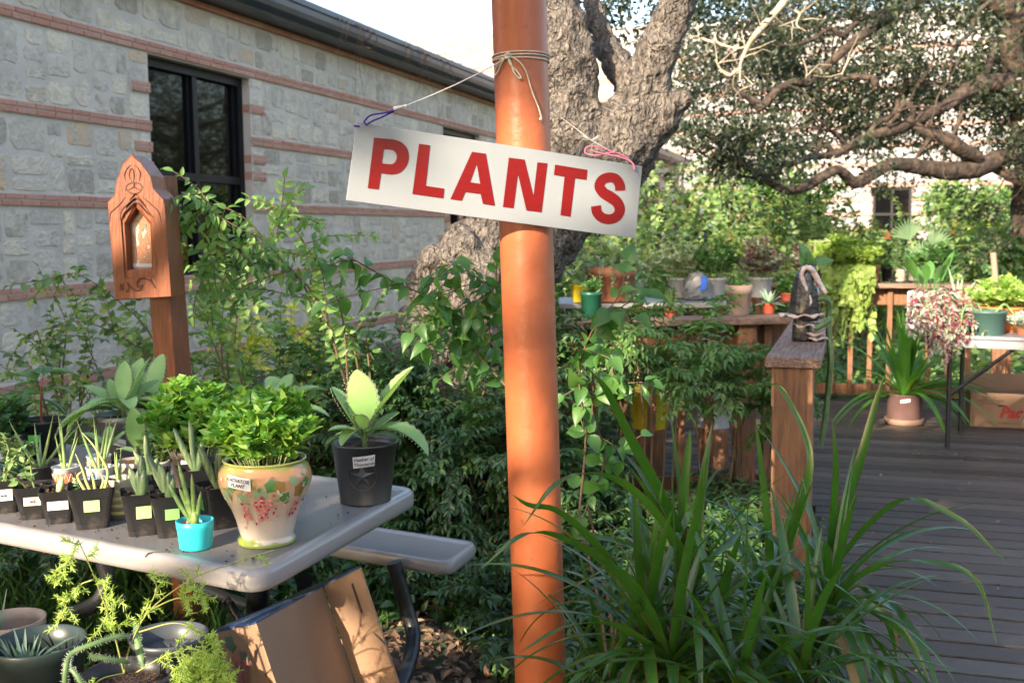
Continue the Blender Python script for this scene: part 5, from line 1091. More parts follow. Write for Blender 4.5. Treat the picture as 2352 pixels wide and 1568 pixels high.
# ============================================================ rail and table plants further back
M_black=M_pblk
def pot(name,label,pos,r,h,m,soil=True,rim=.12,taper=.78,group=None,k=28):
    t=thing(name,label,'plant pot',pos,group)
    potround(t,pos,[(.001,0),(r*taper,0),(r*(taper+.02),.003),(r*.95,h*(1-rim)-.002),(r*1.0,h*(1-rim)),(r*1.02,h),(r*.95,h),(r*.88,h*.85)],m,k=k,soil=(r*.9,h*.86) if soil else None);return t
def rp(u,v,z): return G(u,v,z)
def px2(p,n): return n*p[1]/F
midz=1.0
def strapplant(t,c,n,L,w,m,el=(30,80),dr_=(.4,1.6),seed=1,edge=None,name='leaf',fold=.3,azs=None,nseg=12):
    r=np.random.default_rng(seed)
    for i in range(n):
        a=i*2.399+r.uniform(-.3,.3) if azs is None else azs[i%len(azs)]+r.uniform(-.25,.25);q_=r.uniform(0,1);b=rad(el[1]+(el[0]-el[1])*q_);LL=L*r.uniform(.7,1.15)
        d=V3(math.cos(a)*math.cos(b),math.sin(a)*math.cos(b),math.sin(b));p=bend(c+V3(math.cos(a),math.sin(a),0)*w*.5,d,LL,nseg,dr_[0]+(dr_[1]-dr_[0])*q_);mb=MB()
        ribbon(mb,p,np.interp(np.linspace(0,1,nseg+1),[0,.15,.5,.85,1],[.8,.95,1,.5,.02])*w,fold,side=np.cross(V3(math.cos(a),math.sin(a),0),UP),edge=edge);mb.build(name,m,t)
# mid rail
c=rp(1402,728,midz);c2=c+V3(.06,.5,.06)
tb2=thing('folding_table','white topped folding table behind the middle railing','table',V3(c[0]+.5,c[1]+.75,0))
M_wt=mat('white_plastic_top',[(.17,.17,.165)],.4);m=MB();tp=V3(.95,6.5,1.02);obox(m,tp+V3(-.12,0,0),V3(.55,-.02,0),V3(.012,.30,0),UP*.015);m.build('table_top',M_wt,tb2,bevel=.006)
for sx_ in (-1,1):
    for sy_ in (-1,1): m=MB();tube(m,[tp+V3(sx_*.5-.12,sy_*.25,-.01),tp+V3(sx_*.52-.12,sy_*.27,-1.0)],.015,8);m.build('leg',M_blk,tb2)
def tabp(u,Z): p=P(u,700,Z);return V3(p[0],p[1],1.042)
p=tabp(1403,6.32);t=pot('terracotta_pot','large terracotta pot with trailing burro tail on the white table','' and '' or p,.145,.20,M_terr,rim=.3)
for a in np.linspace(2.6,6.8,11):
    o=p+V3(math.cos(a)*.09,math.sin(a)*.09,.20);q_=catmull([o,o+V3(math.cos(a)*.06,math.sin(a)*.06,.03),o+V3(math.cos(a)*.10,math.sin(a)*.10,-.06),o+V3(math.cos(a)*.11,math.sin(a)*.11,-.06-rng.uniform(.04,.14))],5)
    m=MB()
    for x in q_:
        for g in range(5): d=nrm(rng.normal(0,1,3));scatter(m,T_OV,[x+d*.004],[d],[rng.normal(0,1,3)],.017,.009)
    m.build('trailing_stem',leafm('burro_tail',[(.16,.28,.14),(.24,.36,.19)],.5,.1),t)
p=rp(1358,732,midz);t=pot('bucket','dark green bucket with white rim behind leaves at the railing end',p,px2(p,26),px2(p,62),plastic('dark_green_plastic',[(.01,.07,.04)],.35));bushy(t,p+UP*.13,.05,.08,14,.03,.5,M_brd,M_stemg,seed=41)
p=tabp(1340,6.25);t=pot('plastic_tub','yellow and white tub beside the green bucket',p,.075,.10,plastic('yellow_plastic',[(.75,.58,.03)],.4))
p=rp(1468,728,midz);t=pot('small_red_pot','small red pot with striped ball cactus on the railing',p,px2(p,14),px2(p,24),M_redp,group='small red pots on the middle railing')
mb=MB();c=p+UP*.085;k=24
V=[]; 
for i in range(9):
    z=i/8;r_=.03*math.sin(math.pi*(.12+.86*z))**.6
    for j in range(k): a=2*np.pi*j/k;q_=r_*(1 if j%2 else .82);V.append(c+V3(math.cos(a)*q_,math.sin(a)*q_,-.03+z*.075))
j=np.arange(k);mb.add(V,np.concatenate([np.stack([i*k+j,i*k+(j+1)%k,(i+1)*k+(j+1)%k,(i+1)*k+j],1) for i in range(8)]),True);mb.build('cactus',M_cact,t)
p=rp(1540,728,midz);t=pot('small_red_pot','small red pot with wispy upright succulent, middle one on the railing',p,px2(p,15),px2(p,24),M_redp,group='small red pots on the middle railing');bushy(t,p+UP*.045,.04,.13,16,.018,.4,M_jade,M_stemg,seed=42)
p=rp(1696,722,midz);t=pot('grey_brown_pot','plain grey brown clay pot on the railing',p,px2(p,31),px2(p,68),mat('grey_clay',[(.20,.13,.10),(.27,.19,.155)],.8),rim=.28)
bushy(t,p+UP*.13,.06,.05,10,.03,.5,M_brd,M_stemg,seed=43)
p=rp(1766,720,midz);t=pot('small_red_pot','small red pot with pale rosette succulent beside the planter',p,px2(p,14),px2(p,24),M_redp,group='small red pots on the middle railing')
M_suc=leafm('pale_succulent',[(.20,.33,.22),(.30,.42,.30)],.5,.1)
strapplant(t,p+UP*.05,26,.085,.011,M_suc,(10,75),(0,.5),7,fold=.15,nseg=6)
p=tabp(1808,6.2);t=pot('small_red_pot','dark red bowl of green rosettes partly behind the planter',p,.04,.045,plastic('dark_red_plastic',[(.28,.06,.03)],.5),group='small red pots on the middle railing');bushy(t,p+UP*.04,.06,.07,12,.04,.6,M_brd,M_stemg,seed=44)
p=tabp(1600,6.45);t=thing('plastic_bag','crumpled white bag with blue print on the white table','bag',p)
mb=MB();V=[];k=14
for i in range(8):
    for j in range(k): a=2*np.pi*j/k;r_=.09*(1-.5*(i/7)**2)*rng.uniform(.8,1.15);V.append(p+V3(math.cos(a)*r_,math.sin(a)*r_*.7,i*.022+rng.normal(0,.004)))
j=np.arange(k);mb.add(V,np.concatenate([np.stack([i*k+j,i*k+(j+1)%k,(i+1)*k+(j+1)%k,(i+1)*k+j],1) for i in range(7)]),False);mb.build('bag_body',M_wt,t)
mb=MB();mb.add([p+V3(.0,-.085,.05),p+V3(.04,-.08,.06),p+V3(.05,-.07,.13),p+V3(.02,-.07,.14)],[[0,1,2,3]]);mb.build('blue_print',mat('bright_blue_print',[(.02,.12,.55)],.4),t)
M_var=leafm('variegated_leaf',[(.30,.40,.22),(.50,.55,.38),(.12,.24,.08)],.45,.25);M_purp=leafm('purple_silver_leaf',[(.10,.015,.04),(.20,.03,.08),(.22,.28,.18),(.12,.14,.07),(.40,.42,.36),(.07,.03,.05)],.4,.25)
for k,(u,Z,h,cols,lab) in enumerate([(1450,6.5,.2,M_var,'loose leafy pot plant behind the ball cactus'),(1640,6.55,.26,M_brd,'grey tub with round leaved plant behind the clay pot'),(1745,6.55,.24,M_purp,'grey tub of purple and silver foliage left of the planter'),(1560,6.6,.30,M_var,'leafy pot plant beside the crumpled bag')]):
    p=tabp(u,Z);t=pot('grey_tub',lab,p,.075,.12,mat('light_grey_plastic',[(.36,.36,.36)],.5));bushy(t,p+UP*.11,.17,h,34,.045,.5,cols,M_stemg,seed=50+k)
# far rail
fz_=1.0
def fr(u,v=649): return G(u,v,fz_)
p=fr(1931);t=pot('teal_pot','teal pot with lime sweet potato vine spilling over the far railing',p,px2(p,27),px2(p,38),plastic('teal_plastic',[(.01,.14,.18)],.4))
M_lvine=leafm('lime_vine_leaf',[(.17,.27,.05),(.25,.35,.08),(.33,.40,.12)],.45,.4)
bushy(t,p+UP*.12,.32,.24,90,.085,.8,M_lvine,M_stemg,T=T_HRT,seed=61)
lv=MB();st=MB()
for k in range(26):
    a=rng.uniform(3.2,6.2);o=p+V3(math.cos(a)*.1+rng.uniform(-.15,.15),math.sin(a)*.06,.14);dd=rng.uniform(.25,.62)*(1 if k%3 else .5);off=rng.uniform(-.05,.28)
    q_=catmull([o,o+V3(off*.5,-.14,.02),o+V3(off,-.2,-dd*.5),o+V3(off+rng.uniform(-.05,.05),-.19,-dd)],6);tube(st,q_,.003,5,False)
    leaves_along(lv,q_,T_HRT,.055,.075,.85,70,.05,.35,.5)
st.build('vine_stems',M_stemg,t);lv.build('vine_leaves',M_lvine,t)
p=fr(2001,647);t=pot('terracotta_pot','terracotta pot on the far railing beside the lime vine',p,px2(p,19),px2(p,39),M_terr,rim=.25);bushy(t,p+UP*.11,.07,.08,12,.06,.7,M_lvine,M_stemg,T=T_HRT,seed=62)
p=fr(2037,646);t=pot('black_pot','small black pot below the distant shrine post on the far railing',p,px2(p,14),px2(p,32),M_black)
bushy(t,p+UP*.1,.05,.05,8,.04,.4,M_brd,M_stemg,seed=63)
p=fr(2066,645);t=pot('pink_pot','pink pot with green sticker and feathery plant on the far railing',p,px2(p,15),px2(p,26),plastic('pink_plastic',[(.60,.36,.36)],.5));bushy(t,p+UP*.08,.10,.26,50,.03,.3,leafm('feathery_leaf',[(.06,.14,.05),(.12,.22,.08)],.5,.2),M_stemg,seed=64)
cb=math.atan2(-p[1],-p[0]);curvelabel(t,p,px2(p,14.5),.05,.03,cb,1.2,M_neon,off=.003)
p=fr(2100,644);t=pot('patterned_pot','basket patterned pot beside the pink pot',p,px2(p,15),px2(p,32),mat('woven_pattern',[(.12,.08,.07),(.40,.33,.30)],.7,scale=60));bushy(t,p+UP*.1,.08,.1,14,.05,.5,M_brd,M_stemg,seed=65)
p=fr(1800,650)
for k,(u,lab,m_,col) in enumerate([(1890,'grey green pot of spiky herbs on the far railing left of the vine',M_black,M_var),(1860,'clay pot of purple leaved plants behind the ceramic planter',M_terr,M_purp),(2150,'pot with broad upright green leaves behind the white box',M_black,M_brd)]):
    p=fr(u);t=pot('round_pot',lab,p,.07,.12,m_);bushy(t,p+UP*.1,.16,.22,30,.08,.5,col,M_stemg,seed=66+k)
# ---- folding table on the deck at the right
ft=thing('folding_table','grey folding table of potted plants on the deck at the right','table',V3(3.4,7.4,0))
tz=.76;fA=G(2135,768,tz);fB=G(2352,776,tz);fd=nrm((fB-fA)*V3(1,1,0));fn=V3(-fd[1],fd[0],0)
M_gt=mat('grey_table_top',[(.22,.235,.26)],.3);m=MB();obox(m,fA+fd*.93+fn*.36-UP*.011,fd*.93,fn*.36,UP*.011);m.build('table_top',M_gt,ft,bevel=.005)
m=MB();obox(m,fA+fd*.93+fn*.03-UP*.05,fd*.90,fn*.012,UP*.027);m.build('apron',mat('grey_steel',[(.30,.31,.33)],.4,metal=.4),ft);m=MB();obox(m,fA+fd*.93+fn*.69-UP*.05,fd*.90,fn*.012,UP*.027);m.build('apron',mat('grey_steel',[(.30,.31,.33)],.4,metal=.4),ft)
for s in (.12,1.7):
    for w_ in (.06,.66): m=MB();tube(m,[fA+fd*s+fn*w_-UP*.03,fA+fd*s+fn*w_-UP*(tz-.025)],.015,10);m.build('leg',M_blk,ft)
    m=MB();tube(m,[fA+fd*s+fn*.06-UP*.40,fA+fd*(s+(.42 if s<1 else -.42))+fn*.06-UP*.04],.012,8);m.build('brace',M_blk,ft)
def onft(u,dep): 
    p=G(u,760,tz);q_=fA+fn*dep;d=ray(u,760);t_=((q_-CAM)@fn)/(d@fn);x=CAM+d*t_;return V3(x[0],x[1],tz)
p=onft(2266,.16);t=pot('green_planter','wide green plastic bowl planter with curling stems on the folding table',p,.125,.155,plastic('grey_green_plastic',[(.045,.10,.085)],.45),rim=.1,taper=.8,k=40)
st=MB()
for a in (2.5,3.2,1.7,.4): tube(st,catmull([p+V3(math.cos(a)*.06,math.sin(a)*.06,.13),p+V3(math.cos(a)*.13,math.sin(a)*.13-.02,.19),p+V3(math.cos(a)*.18,math.sin(a)*.18-.04,.15),p+V3(math.cos(a)*.21,-.1,.04)],5),[.009,.006],8)
st.build('stems',M_jade,t)
p=onft(2300,.45);t=pot('orange_pot','large orange pot with variegated pothos on the folding table',p,.145,.165,plastic('orange_plastic',[(.55,.15,.03),(.62,.19,.05)],.5),k=40);M_poth=leafm('pothos_leaf',[(.12,.28,.05),(.26,.42,.08),(.50,.58,.22),(.16,.33,.07)],.4,.3)
bushy(t,p+UP*.16,.22,.17,60,.075,.7,M_poth,M_stemg,T=T_HRT,seed=71)
m=MB();tube(m,[p+UP*.15+V3(-.02,.02,0),p+UP*.52+V3(-.06,.03,0)],.02,10);m.build('support_pole',mat('rough_pole',[(.26,.18,.13)],.8),t)
p=onft(2132,.42);t=thing('white_planter','white rectangular planter with broad upright leaves on the folding table','planter',p)
m=MB();obox(m,p+UP*.13,fd*.13,fn*.09,UP*.13);m.build('planter_box',mat('white_ceramic',[(.68,.68,.68)],.3),t,bevel=.012)
M_brd2=leafm('broad_fresh_leaf',[(.04,.12,.03),(.07,.18,.04),(.11,.23,.06)],.35,.2)
for k in range(13):
    a=k*2.4;d=V3(math.cos(a)*.35,math.sin(a)*.35,1);pth=bend(p+V3(math.cos(a)*.07,math.sin(a)*.04,.24),d,rng.uniform(.16,.36),10,rng.uniform(.2,1.4));mb=MB();ribbon(mb,pth,np.interp(np.linspace(0,1,11),[0,.35,.5,.75,.92,1],[.004,.006,.02,.032,.02,.001]),.3,side=np.cross(V3(math.cos(a),math.sin(a),0),UP));mb.build('leaf',M_brd2,t)
p=onft(2200,.32);t=pot('dark_pot','dark pot with arching striped spider plant between the white planter and green bowl',p,.075,.12,M_black);M_spid=leafm('striped_leaf',[(.30,.42,.28),(.45,.55,.42),(.20,.36,.18)],.45,.3)
strapplant(t,p+UP*.11,24,.30,.011,M_spid,(30,88),(.4,1.8),72)
p=onft(2165,.12);t=pot('hidden_pot','pot of trailing purple and silver leaves hanging over the table edge',p,.06,.20,M_black);lv=MB();st=MB()
for k in range(60):
    a=rng.uniform(2.4,6.6);r_=rng.uniform(.02,.22);o=p+UP*rng.uniform(.14,.24);q_=catmull([o,o+V3(math.cos(a)*r_,math.sin(a)*r_*.6,rng.uniform(-.02,.09)),o+V3(math.cos(a)*r_*1.3,math.sin(a)*r_*.8-.05,-.08),o+V3(math.cos(a)*r_*1.2-.03,-.2,-.08-(rng.uniform(.05,.28) if (k%3==0 or math.cos(a)<-.2) else .06))],5);tube(st,q_,.0022,4,False);leaves_along(lv,q_,T_LAN,.022,.042,.45,60,.05,.5,.3)
st.build('stems',M_stemr,t);lv.build('leaves',M_purp,t)
p=onft(2352,.2);t=pot('small_terracotta_pot','small terracotta pot of frosty white foliage at the right edge',p,.05,.08,M_terr);bushy(t,p+UP*.06,.13,.08,40,.03,.3,leafm('frosty_leaf',[(.45,.52,.45),(.6,.64,.56)],.6,.1),M_stemg,seed=75)
# ---- deck pot with strap leaves
p=G(2076,972,.022);t=pot('clay_pot','mauve clay pot with white tag and long arching strap leaves on the deck','' or p,.128,.225,mat('mauve_clay',[(.12,.065,.058),(.17,.095,.085)],.75,scale=8),rim=.02,taper=.93,k=40)
m=MB();lathe(m,p,[(.001,.0),(.13,0),(.137,.012),(.138,.04),(.134,.045),(.125,.04)],40);m.build('saucer',mat('tan_clay',[(.20,.12,.085)],.7),t)
cb=math.atan2(-p[1],-p[0]);lc,la=curvelabel(t,p,.128,.185,.022,cb+.05,.5,M_white,off=.004,tilt=.012)
M_strap=leafm('strap_leaf',[(.04,.15,.02),(.07,.22,.03),(.12,.28,.04)],.35,.35);M_strapy=leafm('yellowing_strap_leaf',[(.32,.36,.05),(.16,.30,.04)],.4,.35)
strapplant(t,p+UP*.2,40,.60,.024,M_strap,(45,88),(.1,1.0),81,fold=.35);strapplant(t,p+UP*.2,20,.72,.024,M_strap,(15,45),(1.1,1.9),82,fold=.35,azs=[-.5,-.2,.2,.0,-.8,3.4,-1.3]);strapplant(t,p+UP*.2,4,.55,.015,M_strapy,(40,70),(1.2,2.0),83,azs=[-.6,-1.4,2.7,-.3])
# ---- carton on deck
p0=G(2228,978,.022);p1_=G(2420,986,.022);bx=nrm((p1_-p0)*V3(1,1,0));by=V3(-bx[1],bx[0],0)*1.;t=thing('cardboard_carton','open cardboard carton with red lettering on the deck under the table','box',p0+bx*.25+by*.2)
M_card2=mat('carton_board',[(.20,.12,.075),(.25,.16,.105)],.8,scale=5);q0=p0+bx*.0;Wb,Db,Hb=.60,.36,.245
m=MB();obox(m,q0+bx*Wb/2+UP*Hb/2,bx*Wb/2,by*.003,UP*Hb/2);m.build('front_panel',M_card2,t)
m=MB();obox(m,q0+by*Db/2+UP*Hb/2-bx*.0,bx*.003,by*Db/2*.985,UP*Hb/2*.999);m.build('side_panel',M_card2,t);m=MB();obox(m,q0+bx*Wb+by*Db/2+UP*Hb/2,bx*.003,by*Db/2*.985,UP*Hb/2*.999);m.build('side_panel',M_card2,t)
m=MB();obox(m,q0+by*Db+bx*Wb/2+UP*(Hb+.10)/2,bx*Wb/2,by*.003,UP*(Hb+.10)/2);m.build('back_panel',M_card2,t);m=MB();obox(m,q0+by*Db/2+bx*Wb/2+UP*.004,bx*Wb/2*.98,by*Db/2*.98,UP*.003);m.build('bottom_panel',M_card2,t)
text_on('Pac-pa',.105,q0+bx*.33+UP*.105-by*.003,bx,UP,mat('red_carton_print',[(.30,.012,.012)],.5),t,'red_lettering',shear=.25,off=.002,bold=.006)
text_on('KEEP AT\nDISPLAY FRESHNESS\nOF PRODUCE',.020,q0+bx*.13+UP*.19-by*.003,bx,UP,M_ink,t,'small_print',off=.002)
text_on('PACKED & SHIPPED BY, INC.  PRODUCE OF U.S.A.',.016,q0+bx*.30+UP*.030-by*.003,bx,UP,M_ink,t,'small_print',off=.002)
m=MB();pts=[(.0,.0),(.07,.018),(.06,-.02),(.01,-.03)];V=[q0+bx*(.045+x)+UP*(.14+y)-by*.0045 for x,y in pts];m.add(V,[[0,3,2,1]]);m.build('printed_emblem',mat('faded_red_print',[(.32,.12,.08)],.6),t)
m=MB();V=[q0+bx*(.2+x)+UP*(.155+y)-by*.0045 for x,y in ((-.03,0),(0,.008),(.04,.004),(.045,-.005),(-.02,-.006))];m.add(V,[[0,1,2,3,4]]);m.build('hand_hole',M_slot,t)
pa=q0+bx*.42+UP*.13-by*.06;t=thing('air_plant','silvery curling air plant hanging in front of the carton','plant',pa)
for k in range(18):
    a=rng.uniform(0,6.28);d=V3(math.cos(a),-.3,math.sin(a)+.3);pth=bend(pa+UP*0,d,.16,10,rng.uniform(.5,2.5),.2);mb=MB();tube(mb,pth,[.005,.001],6);mb.build('leaf',mat('silver_leaf',[(.30,.36,.30),(.40,.44,.40)],.6),t)
# a thread that carries the air plant from the table above
m=MB();tube(m,[pa,V3(pa[0],pa[1],.74)],.0008,4);m.build('thread',M_wst,t)
# distant shrine post
p=P(2036,613,30);t=thing('shrine_post','distant orange wooden shrine post in front of the sunlit building','shrine',p*V3(1,1,0))
k_=30/F;pf=[(-11,0),(-11,-62),(-8,-72),(0,-85),(7,-76),(11,-60),(11,0)];V=[p+V3(x*k_,y_,-y*k_) for y_ in (0,.18) for x,y in pf];n=7
m=MB();m.add(V,[list(range(7)),list(range(13,6,-1))]+[[i,7+i,7+(i+1)%7,(i+1)%7] for i in range(7)]);m.build('carved_case',M_red,t,bevel=.01)
m=MB();m.add([p+V3(x*k_,-.004,-y*k_) for x,y in ((-5,-25),(5,-25),(5,-50),(0,-60),(-5,-50))],[[0,1,2,3,4]]);m.build('picture',M_pic,t)
m=MB();box(m,p*V3(1,1,0)+V3(-.05,.05,-.2),V3(p[0]+.06,p[1]+.16,p[2]+.02));m.build('post',M_red,t)
p=P(2195,560,32);t=thing('shrine_post','second distant shrine post half hidden in bushes at the right','shrine',p*V3(1,1,0));k_=32/F;V=[p+V3(x*k_,y_,-y*k_) for y_ in (0,.18) for x,y in pf]
m=MB();m.add(V,[list(range(7)),list(range(13,6,-1))]+[[i,7+i,7+(i+1)%7,(i+1)%7] for i in range(7)]);m.build('carved_case',M_red,t);m=MB();box(m,p*V3(1,1,0)+V3(-.05,.05,-.2),V3(p[0]+.06,p[1]+.16,p[2]+.02));m.build('post',M_red,t)

for k,(u,v,r,h,c_,nm,lab) in enumerate([(1492,905,.13,.24,'yellow_plastic','bucket','yellow bucket on the deck seen between the balusters'),(1640,925,.12,.26,'white_plastic_top','bucket','pale bucket on the deck seen between the balusters')]):
    p=G(u,v+60,.022);p=P(u,v+20,6.3);p[2]=.3;t=pot(nm,lab,p,r,h,plastic('yellow_plastic',[(.75,.58,.03)],.4) if k==0 else mat('grey_white_plastic',[(.42,.43,.46)],.5))
    m=MB();box(m,p-V3(.07,.10,.28),p+V3(.07,.10,-.001));tag(m.build('crate',M_rail,bevel=.004),'low brown wooden crate under the '+('yellow' if k==0 else 'pale')+' bucket','crate')
p=P(2105,640,9.6);t=thing('fan_palm','pale green fan palm behind the far railing pots','palm',p*V3(1,1,0));st=MB();lv=MB()
for (u,v,an) in ((2090,520,1.9),(2140,540,.9),(2115,570,1.4)):
    q_=P(u,v+30,9.6);tube(st,catmull([V3(p[0],p[1],0),(p+q_)/2,q_],4),[.015,.008],6)
    for j in range(13):
        a=an+(j-6)*.16;d=V3(math.cos(a),-.15,math.sin(a));ribbon(lv,bend(q_,d,.20,5,.15),[.004,.011,.009,.001],.5,side=np.cross(d,V3(0,-1,0)))
st.build('stalks',M_stemg,t);lv.build('fronds',leafm('palm_frond',[(.14,.24,.12),(.22,.32,.17)],.5,.3),t)
# ============================================================ shrubs and branches
M_mul2=leafm('mid_green_leaf',[(.04,.11,.03),(.07,.17,.04),(.12,.24,.06)],.42,.35)
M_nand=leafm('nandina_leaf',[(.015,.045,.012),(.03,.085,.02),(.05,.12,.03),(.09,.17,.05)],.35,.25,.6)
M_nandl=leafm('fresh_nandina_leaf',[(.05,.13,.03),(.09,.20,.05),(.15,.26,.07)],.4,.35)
M_mul=leafm('mulberry_leaf',[(.04,.12,.03),(.07,.18,.04),(.11,.23,.05)],.4,.4)
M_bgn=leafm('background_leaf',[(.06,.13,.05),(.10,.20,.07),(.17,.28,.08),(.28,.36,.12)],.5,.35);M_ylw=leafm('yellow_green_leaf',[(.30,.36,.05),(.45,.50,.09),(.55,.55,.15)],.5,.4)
M_dkg=leafm('dark_tree_leaf',[(.02,.05,.015),(.04,.09,.025),(.07,.13,.03)],.5,.3)
def gnd(x,y): return V3(x,y,-.05)
i=0
NB=[ # x,y,h,rx,ry,stems
(-1.55,5.6,.62,.5,.4,14),(-1.0,5.3,.75,.5,.4,18),(-.45,5.0,.80,.45,.4,18),(-.12,4.6,.60,.36,.35,16),(.12,5.2,.65,.35,.4,14),(-.7,4.5,.38,.45,.35,14),(-1.6,4.7,.32,.5,.4,12),(.05,4.0,.24,.2,.25,9),
(.38,4.4,.30,.36,.32,14),(.75,4.45,.28,.34,.3,13),(.55,3.9,.36,.35,.3,16),(.36,3.5,.22,.24,.28,12),(.75,3.55,.22,.22,.3,12),(1.0,4.7,.26,.20,.3,8)]
labs=['dark green nandina shrub %s']
where=['at the far left behind the table','behind the metal bucket, left half','right behind the kalanchoe leaves','beside the orange pole, low on the left','at the foot of the burled oak','low, just above the bench','low, behind the shrine post','on the ground right of the bench','in front of the railing, next to the pole','in front of the middle balusters','under the railing, catching sun','at the foot of the pole, right side','low behind the strap leaved plant','between the balusters and the near post']
for k,(x,y,h,rx,ry,ns) in enumerate(NB):
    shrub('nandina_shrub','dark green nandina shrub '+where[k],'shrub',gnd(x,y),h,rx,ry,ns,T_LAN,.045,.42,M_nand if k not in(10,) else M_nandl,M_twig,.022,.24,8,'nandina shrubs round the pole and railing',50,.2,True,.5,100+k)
# taller airy nandina stems over the rail
for k,(x,y,h) in enumerate([(.66,4.95,1.26),(.93,4.95,1.16),(.42,5.0,1.14),(1.14,5.05,1.12)]):
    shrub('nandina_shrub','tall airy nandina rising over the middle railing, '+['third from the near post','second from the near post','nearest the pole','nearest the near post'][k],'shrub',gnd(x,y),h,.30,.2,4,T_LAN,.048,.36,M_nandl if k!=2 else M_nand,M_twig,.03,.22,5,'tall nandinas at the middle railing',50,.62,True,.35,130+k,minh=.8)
for k,(x,y,h,m_) in enumerate([(-.62,5.0,1.18,0),(-.28,5.1,1.10,1),(-.95,5.2,1.12,1),(.05,4.9,1.02,0)]):
    shrub('privet_shrub','airy green shrub '+['in front of the burled oak, middle one','in front of the burled oak, nearest the pole','between the dark window and the burled oak','just left of the pole behind the broad mulberry leaves'][k],'shrub',gnd(x,y),h,.30,.22,8,T_OV,.05,.5,M_nandl if m_ else M_mul2,M_twig,.03,.25,6,'airy shrubs before the burled oak',58,.45,False,.4,210+k,minh=.7)
# left hand shrubs against the wall
shrub('pinnate_shrub','tall light green shrub with feathery leaves in front of the window','shrub',gnd(-1.35,5.0),1.35,.55,.4,13,T_OV,.05,.5,leafm('light_pinnate_leaf',[(.09,.20,.05),(.15,.28,.07),(.24,.36,.11)],.4,.4),M_twig,.028,.34,6,None,60,.35,False,.35,141,minh=.6)
shrub('leafy_shrub','thin shrub with rounded leaves beside the shrine post','shrub',gnd(-2.1,5.0),1.1,.45,.3,9,T_OV,.042,.6,M_bgn,M_twig,.035,.30,5,None,60,.35,False,.4,142,minh=.6)
shrub('leafy_shrub','low leafy shrub at the left edge against the wall','shrub',gnd(-2.75,5.4),.85,.45,.35,10,T_OV,.05,.6,M_bgn,M_twig,.035,.3,6,None,60,.3,False,.4,143)
shrub('leafy_shrub','climbing shrub with pale leaves right of the shrine post','shrub',gnd(-1.75,5.6),.95,.3,.3,9,T_OV,.05,.55,M_bgn,M_twig,.035,.3,6,None,60,.3,False,.6,144)
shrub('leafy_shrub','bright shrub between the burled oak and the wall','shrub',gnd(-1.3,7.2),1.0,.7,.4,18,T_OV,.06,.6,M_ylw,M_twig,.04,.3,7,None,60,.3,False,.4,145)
T_MUL=tmpl([(0,.03),(.08,.3),(.28,.5),(.5,.46),(.72,.28),(.88,.1),(1,.0)],.35,.45)
def arching(name,label,pts,T,L,wr,lm,sp,wr_=.004,side=None,ang=60,seed=1,nt=0,tl=.2,grow=0):
    global rng;rs=rng;rng=np.random.default_rng(seed);p=catmull([P(*q_) for q_ in pts],6);base=p[0].copy()
    t=thing(name,label,'branch' if 'branch' in label else 'shrub',V3(base[0],base[1],-.05));w=MB();lv=MB()
    low=catmull([V3(base[0]+.1,base[1]+.1,-.05),(base+V3(base[0]+.08,base[1]+.1,-.05))/2+V3(.03,0,0),base],5);tube(w,low,[wr_*1.6,wr_],6,False)
    tube(w,p,[wr_,wr_*.35],6,False);leaves_along(lv,p,T,sp,L,wr,ang,.12,.5,.35,plane=V3(0,-.6,.8))
    for k in range(nt):
        j=int(rng.uniform(.15,.92)*(len(p)-1));d=nrm(p[min(j+1,len(p)-1)]-p[j-1]);d=nrm(d*.6+rng.normal(0,.6,3)*V3(1,.6,1));q_=bend(p[j],d,tl*rng.uniform(.6,1.2),6,.5,.1);tube(w,q_,wr_*.4,4,False);leaves_along(lv,q_,T,sp,L*.95,wr,ang,.12,.35,.25,plane=V3(0,-.6,.8))
    w.build('stems',M_twig,t);lv.build('leaves',lm,t);rng=rs
M_lp=leafm('light_pinnate_leaf',[(.1,.2,.05)])
arching('pinnate_shrub','long arching branch of light pinnate leaves reaching over the dark window',[(800,900,4.3),(735,700,4.2),(640,590,4.1),(560,500,4.0),(480,470,3.95),(440,500,3.95)],T_OV,.055,.48,M_lp,.03,.005,seed=151,nt=16,tl=.28)
arching('pinnate_shrub','lower arching branch of light leaves crossing beneath the window',[(790,860,4.4),(700,660,4.3),(620,600,4.2),(520,590,4.1),(440,610,4.1)],T_OV,.052,.48,M_lp,.03,.005,seed=152,nt=14,tl=.26)
arching('pinnate_shrub','upright branch of light leaves ending left of the sign',[(800,880,4.4),(780,700,4.3),(700,560,4.25),(660,500,4.2),(720,520,4.15)],T_OV,.05,.48,M_lp,.03,.005,seed=153,nt=10,tl=.25)
arching('leafy_shrub','thin arching branch of round leaves left of the shrine post',[(390,900,4.7),(330,810,4.7),(230,750,4.6),(150,740,4.6),(60,780,4.6)],T_OV,.048,.62,M_bgn,.045,.004,seed=154,nt=9,tl=.22)
arching('leafy_shrub','thin branch of round leaves rising against the wall left of the shrine box',[(400,880,4.7),(340,760,4.7),(270,690,4.6),(180,630,4.6),(120,640,4.6)],T_OV,.05,.62,M_bgn,.045,.004,seed=155,nt=8,tl=.2)
arching('leafy_shrub','hanging vine of pale leaves right of the shrine post',[(560,900,4.5),(540,800,4.5),(545,700,4.5),(530,650,4.5),(560,620,4.5)],T_OV,.055,.55,M_bgn,.04,.004,seed=156,nt=9,tl=.18)
arching('mulberry','long branch of broad mulberry leaves reaching left of the pole',[(1170,830,3.0),(1100,760,2.95),(1000,690,2.9),(900,645,2.85),(820,600,2.8),(790,585,2.8)],T_MUL,.062,.66,M_mul,.062,.0035,seed=161,nt=7,tl=.18,ang=65)
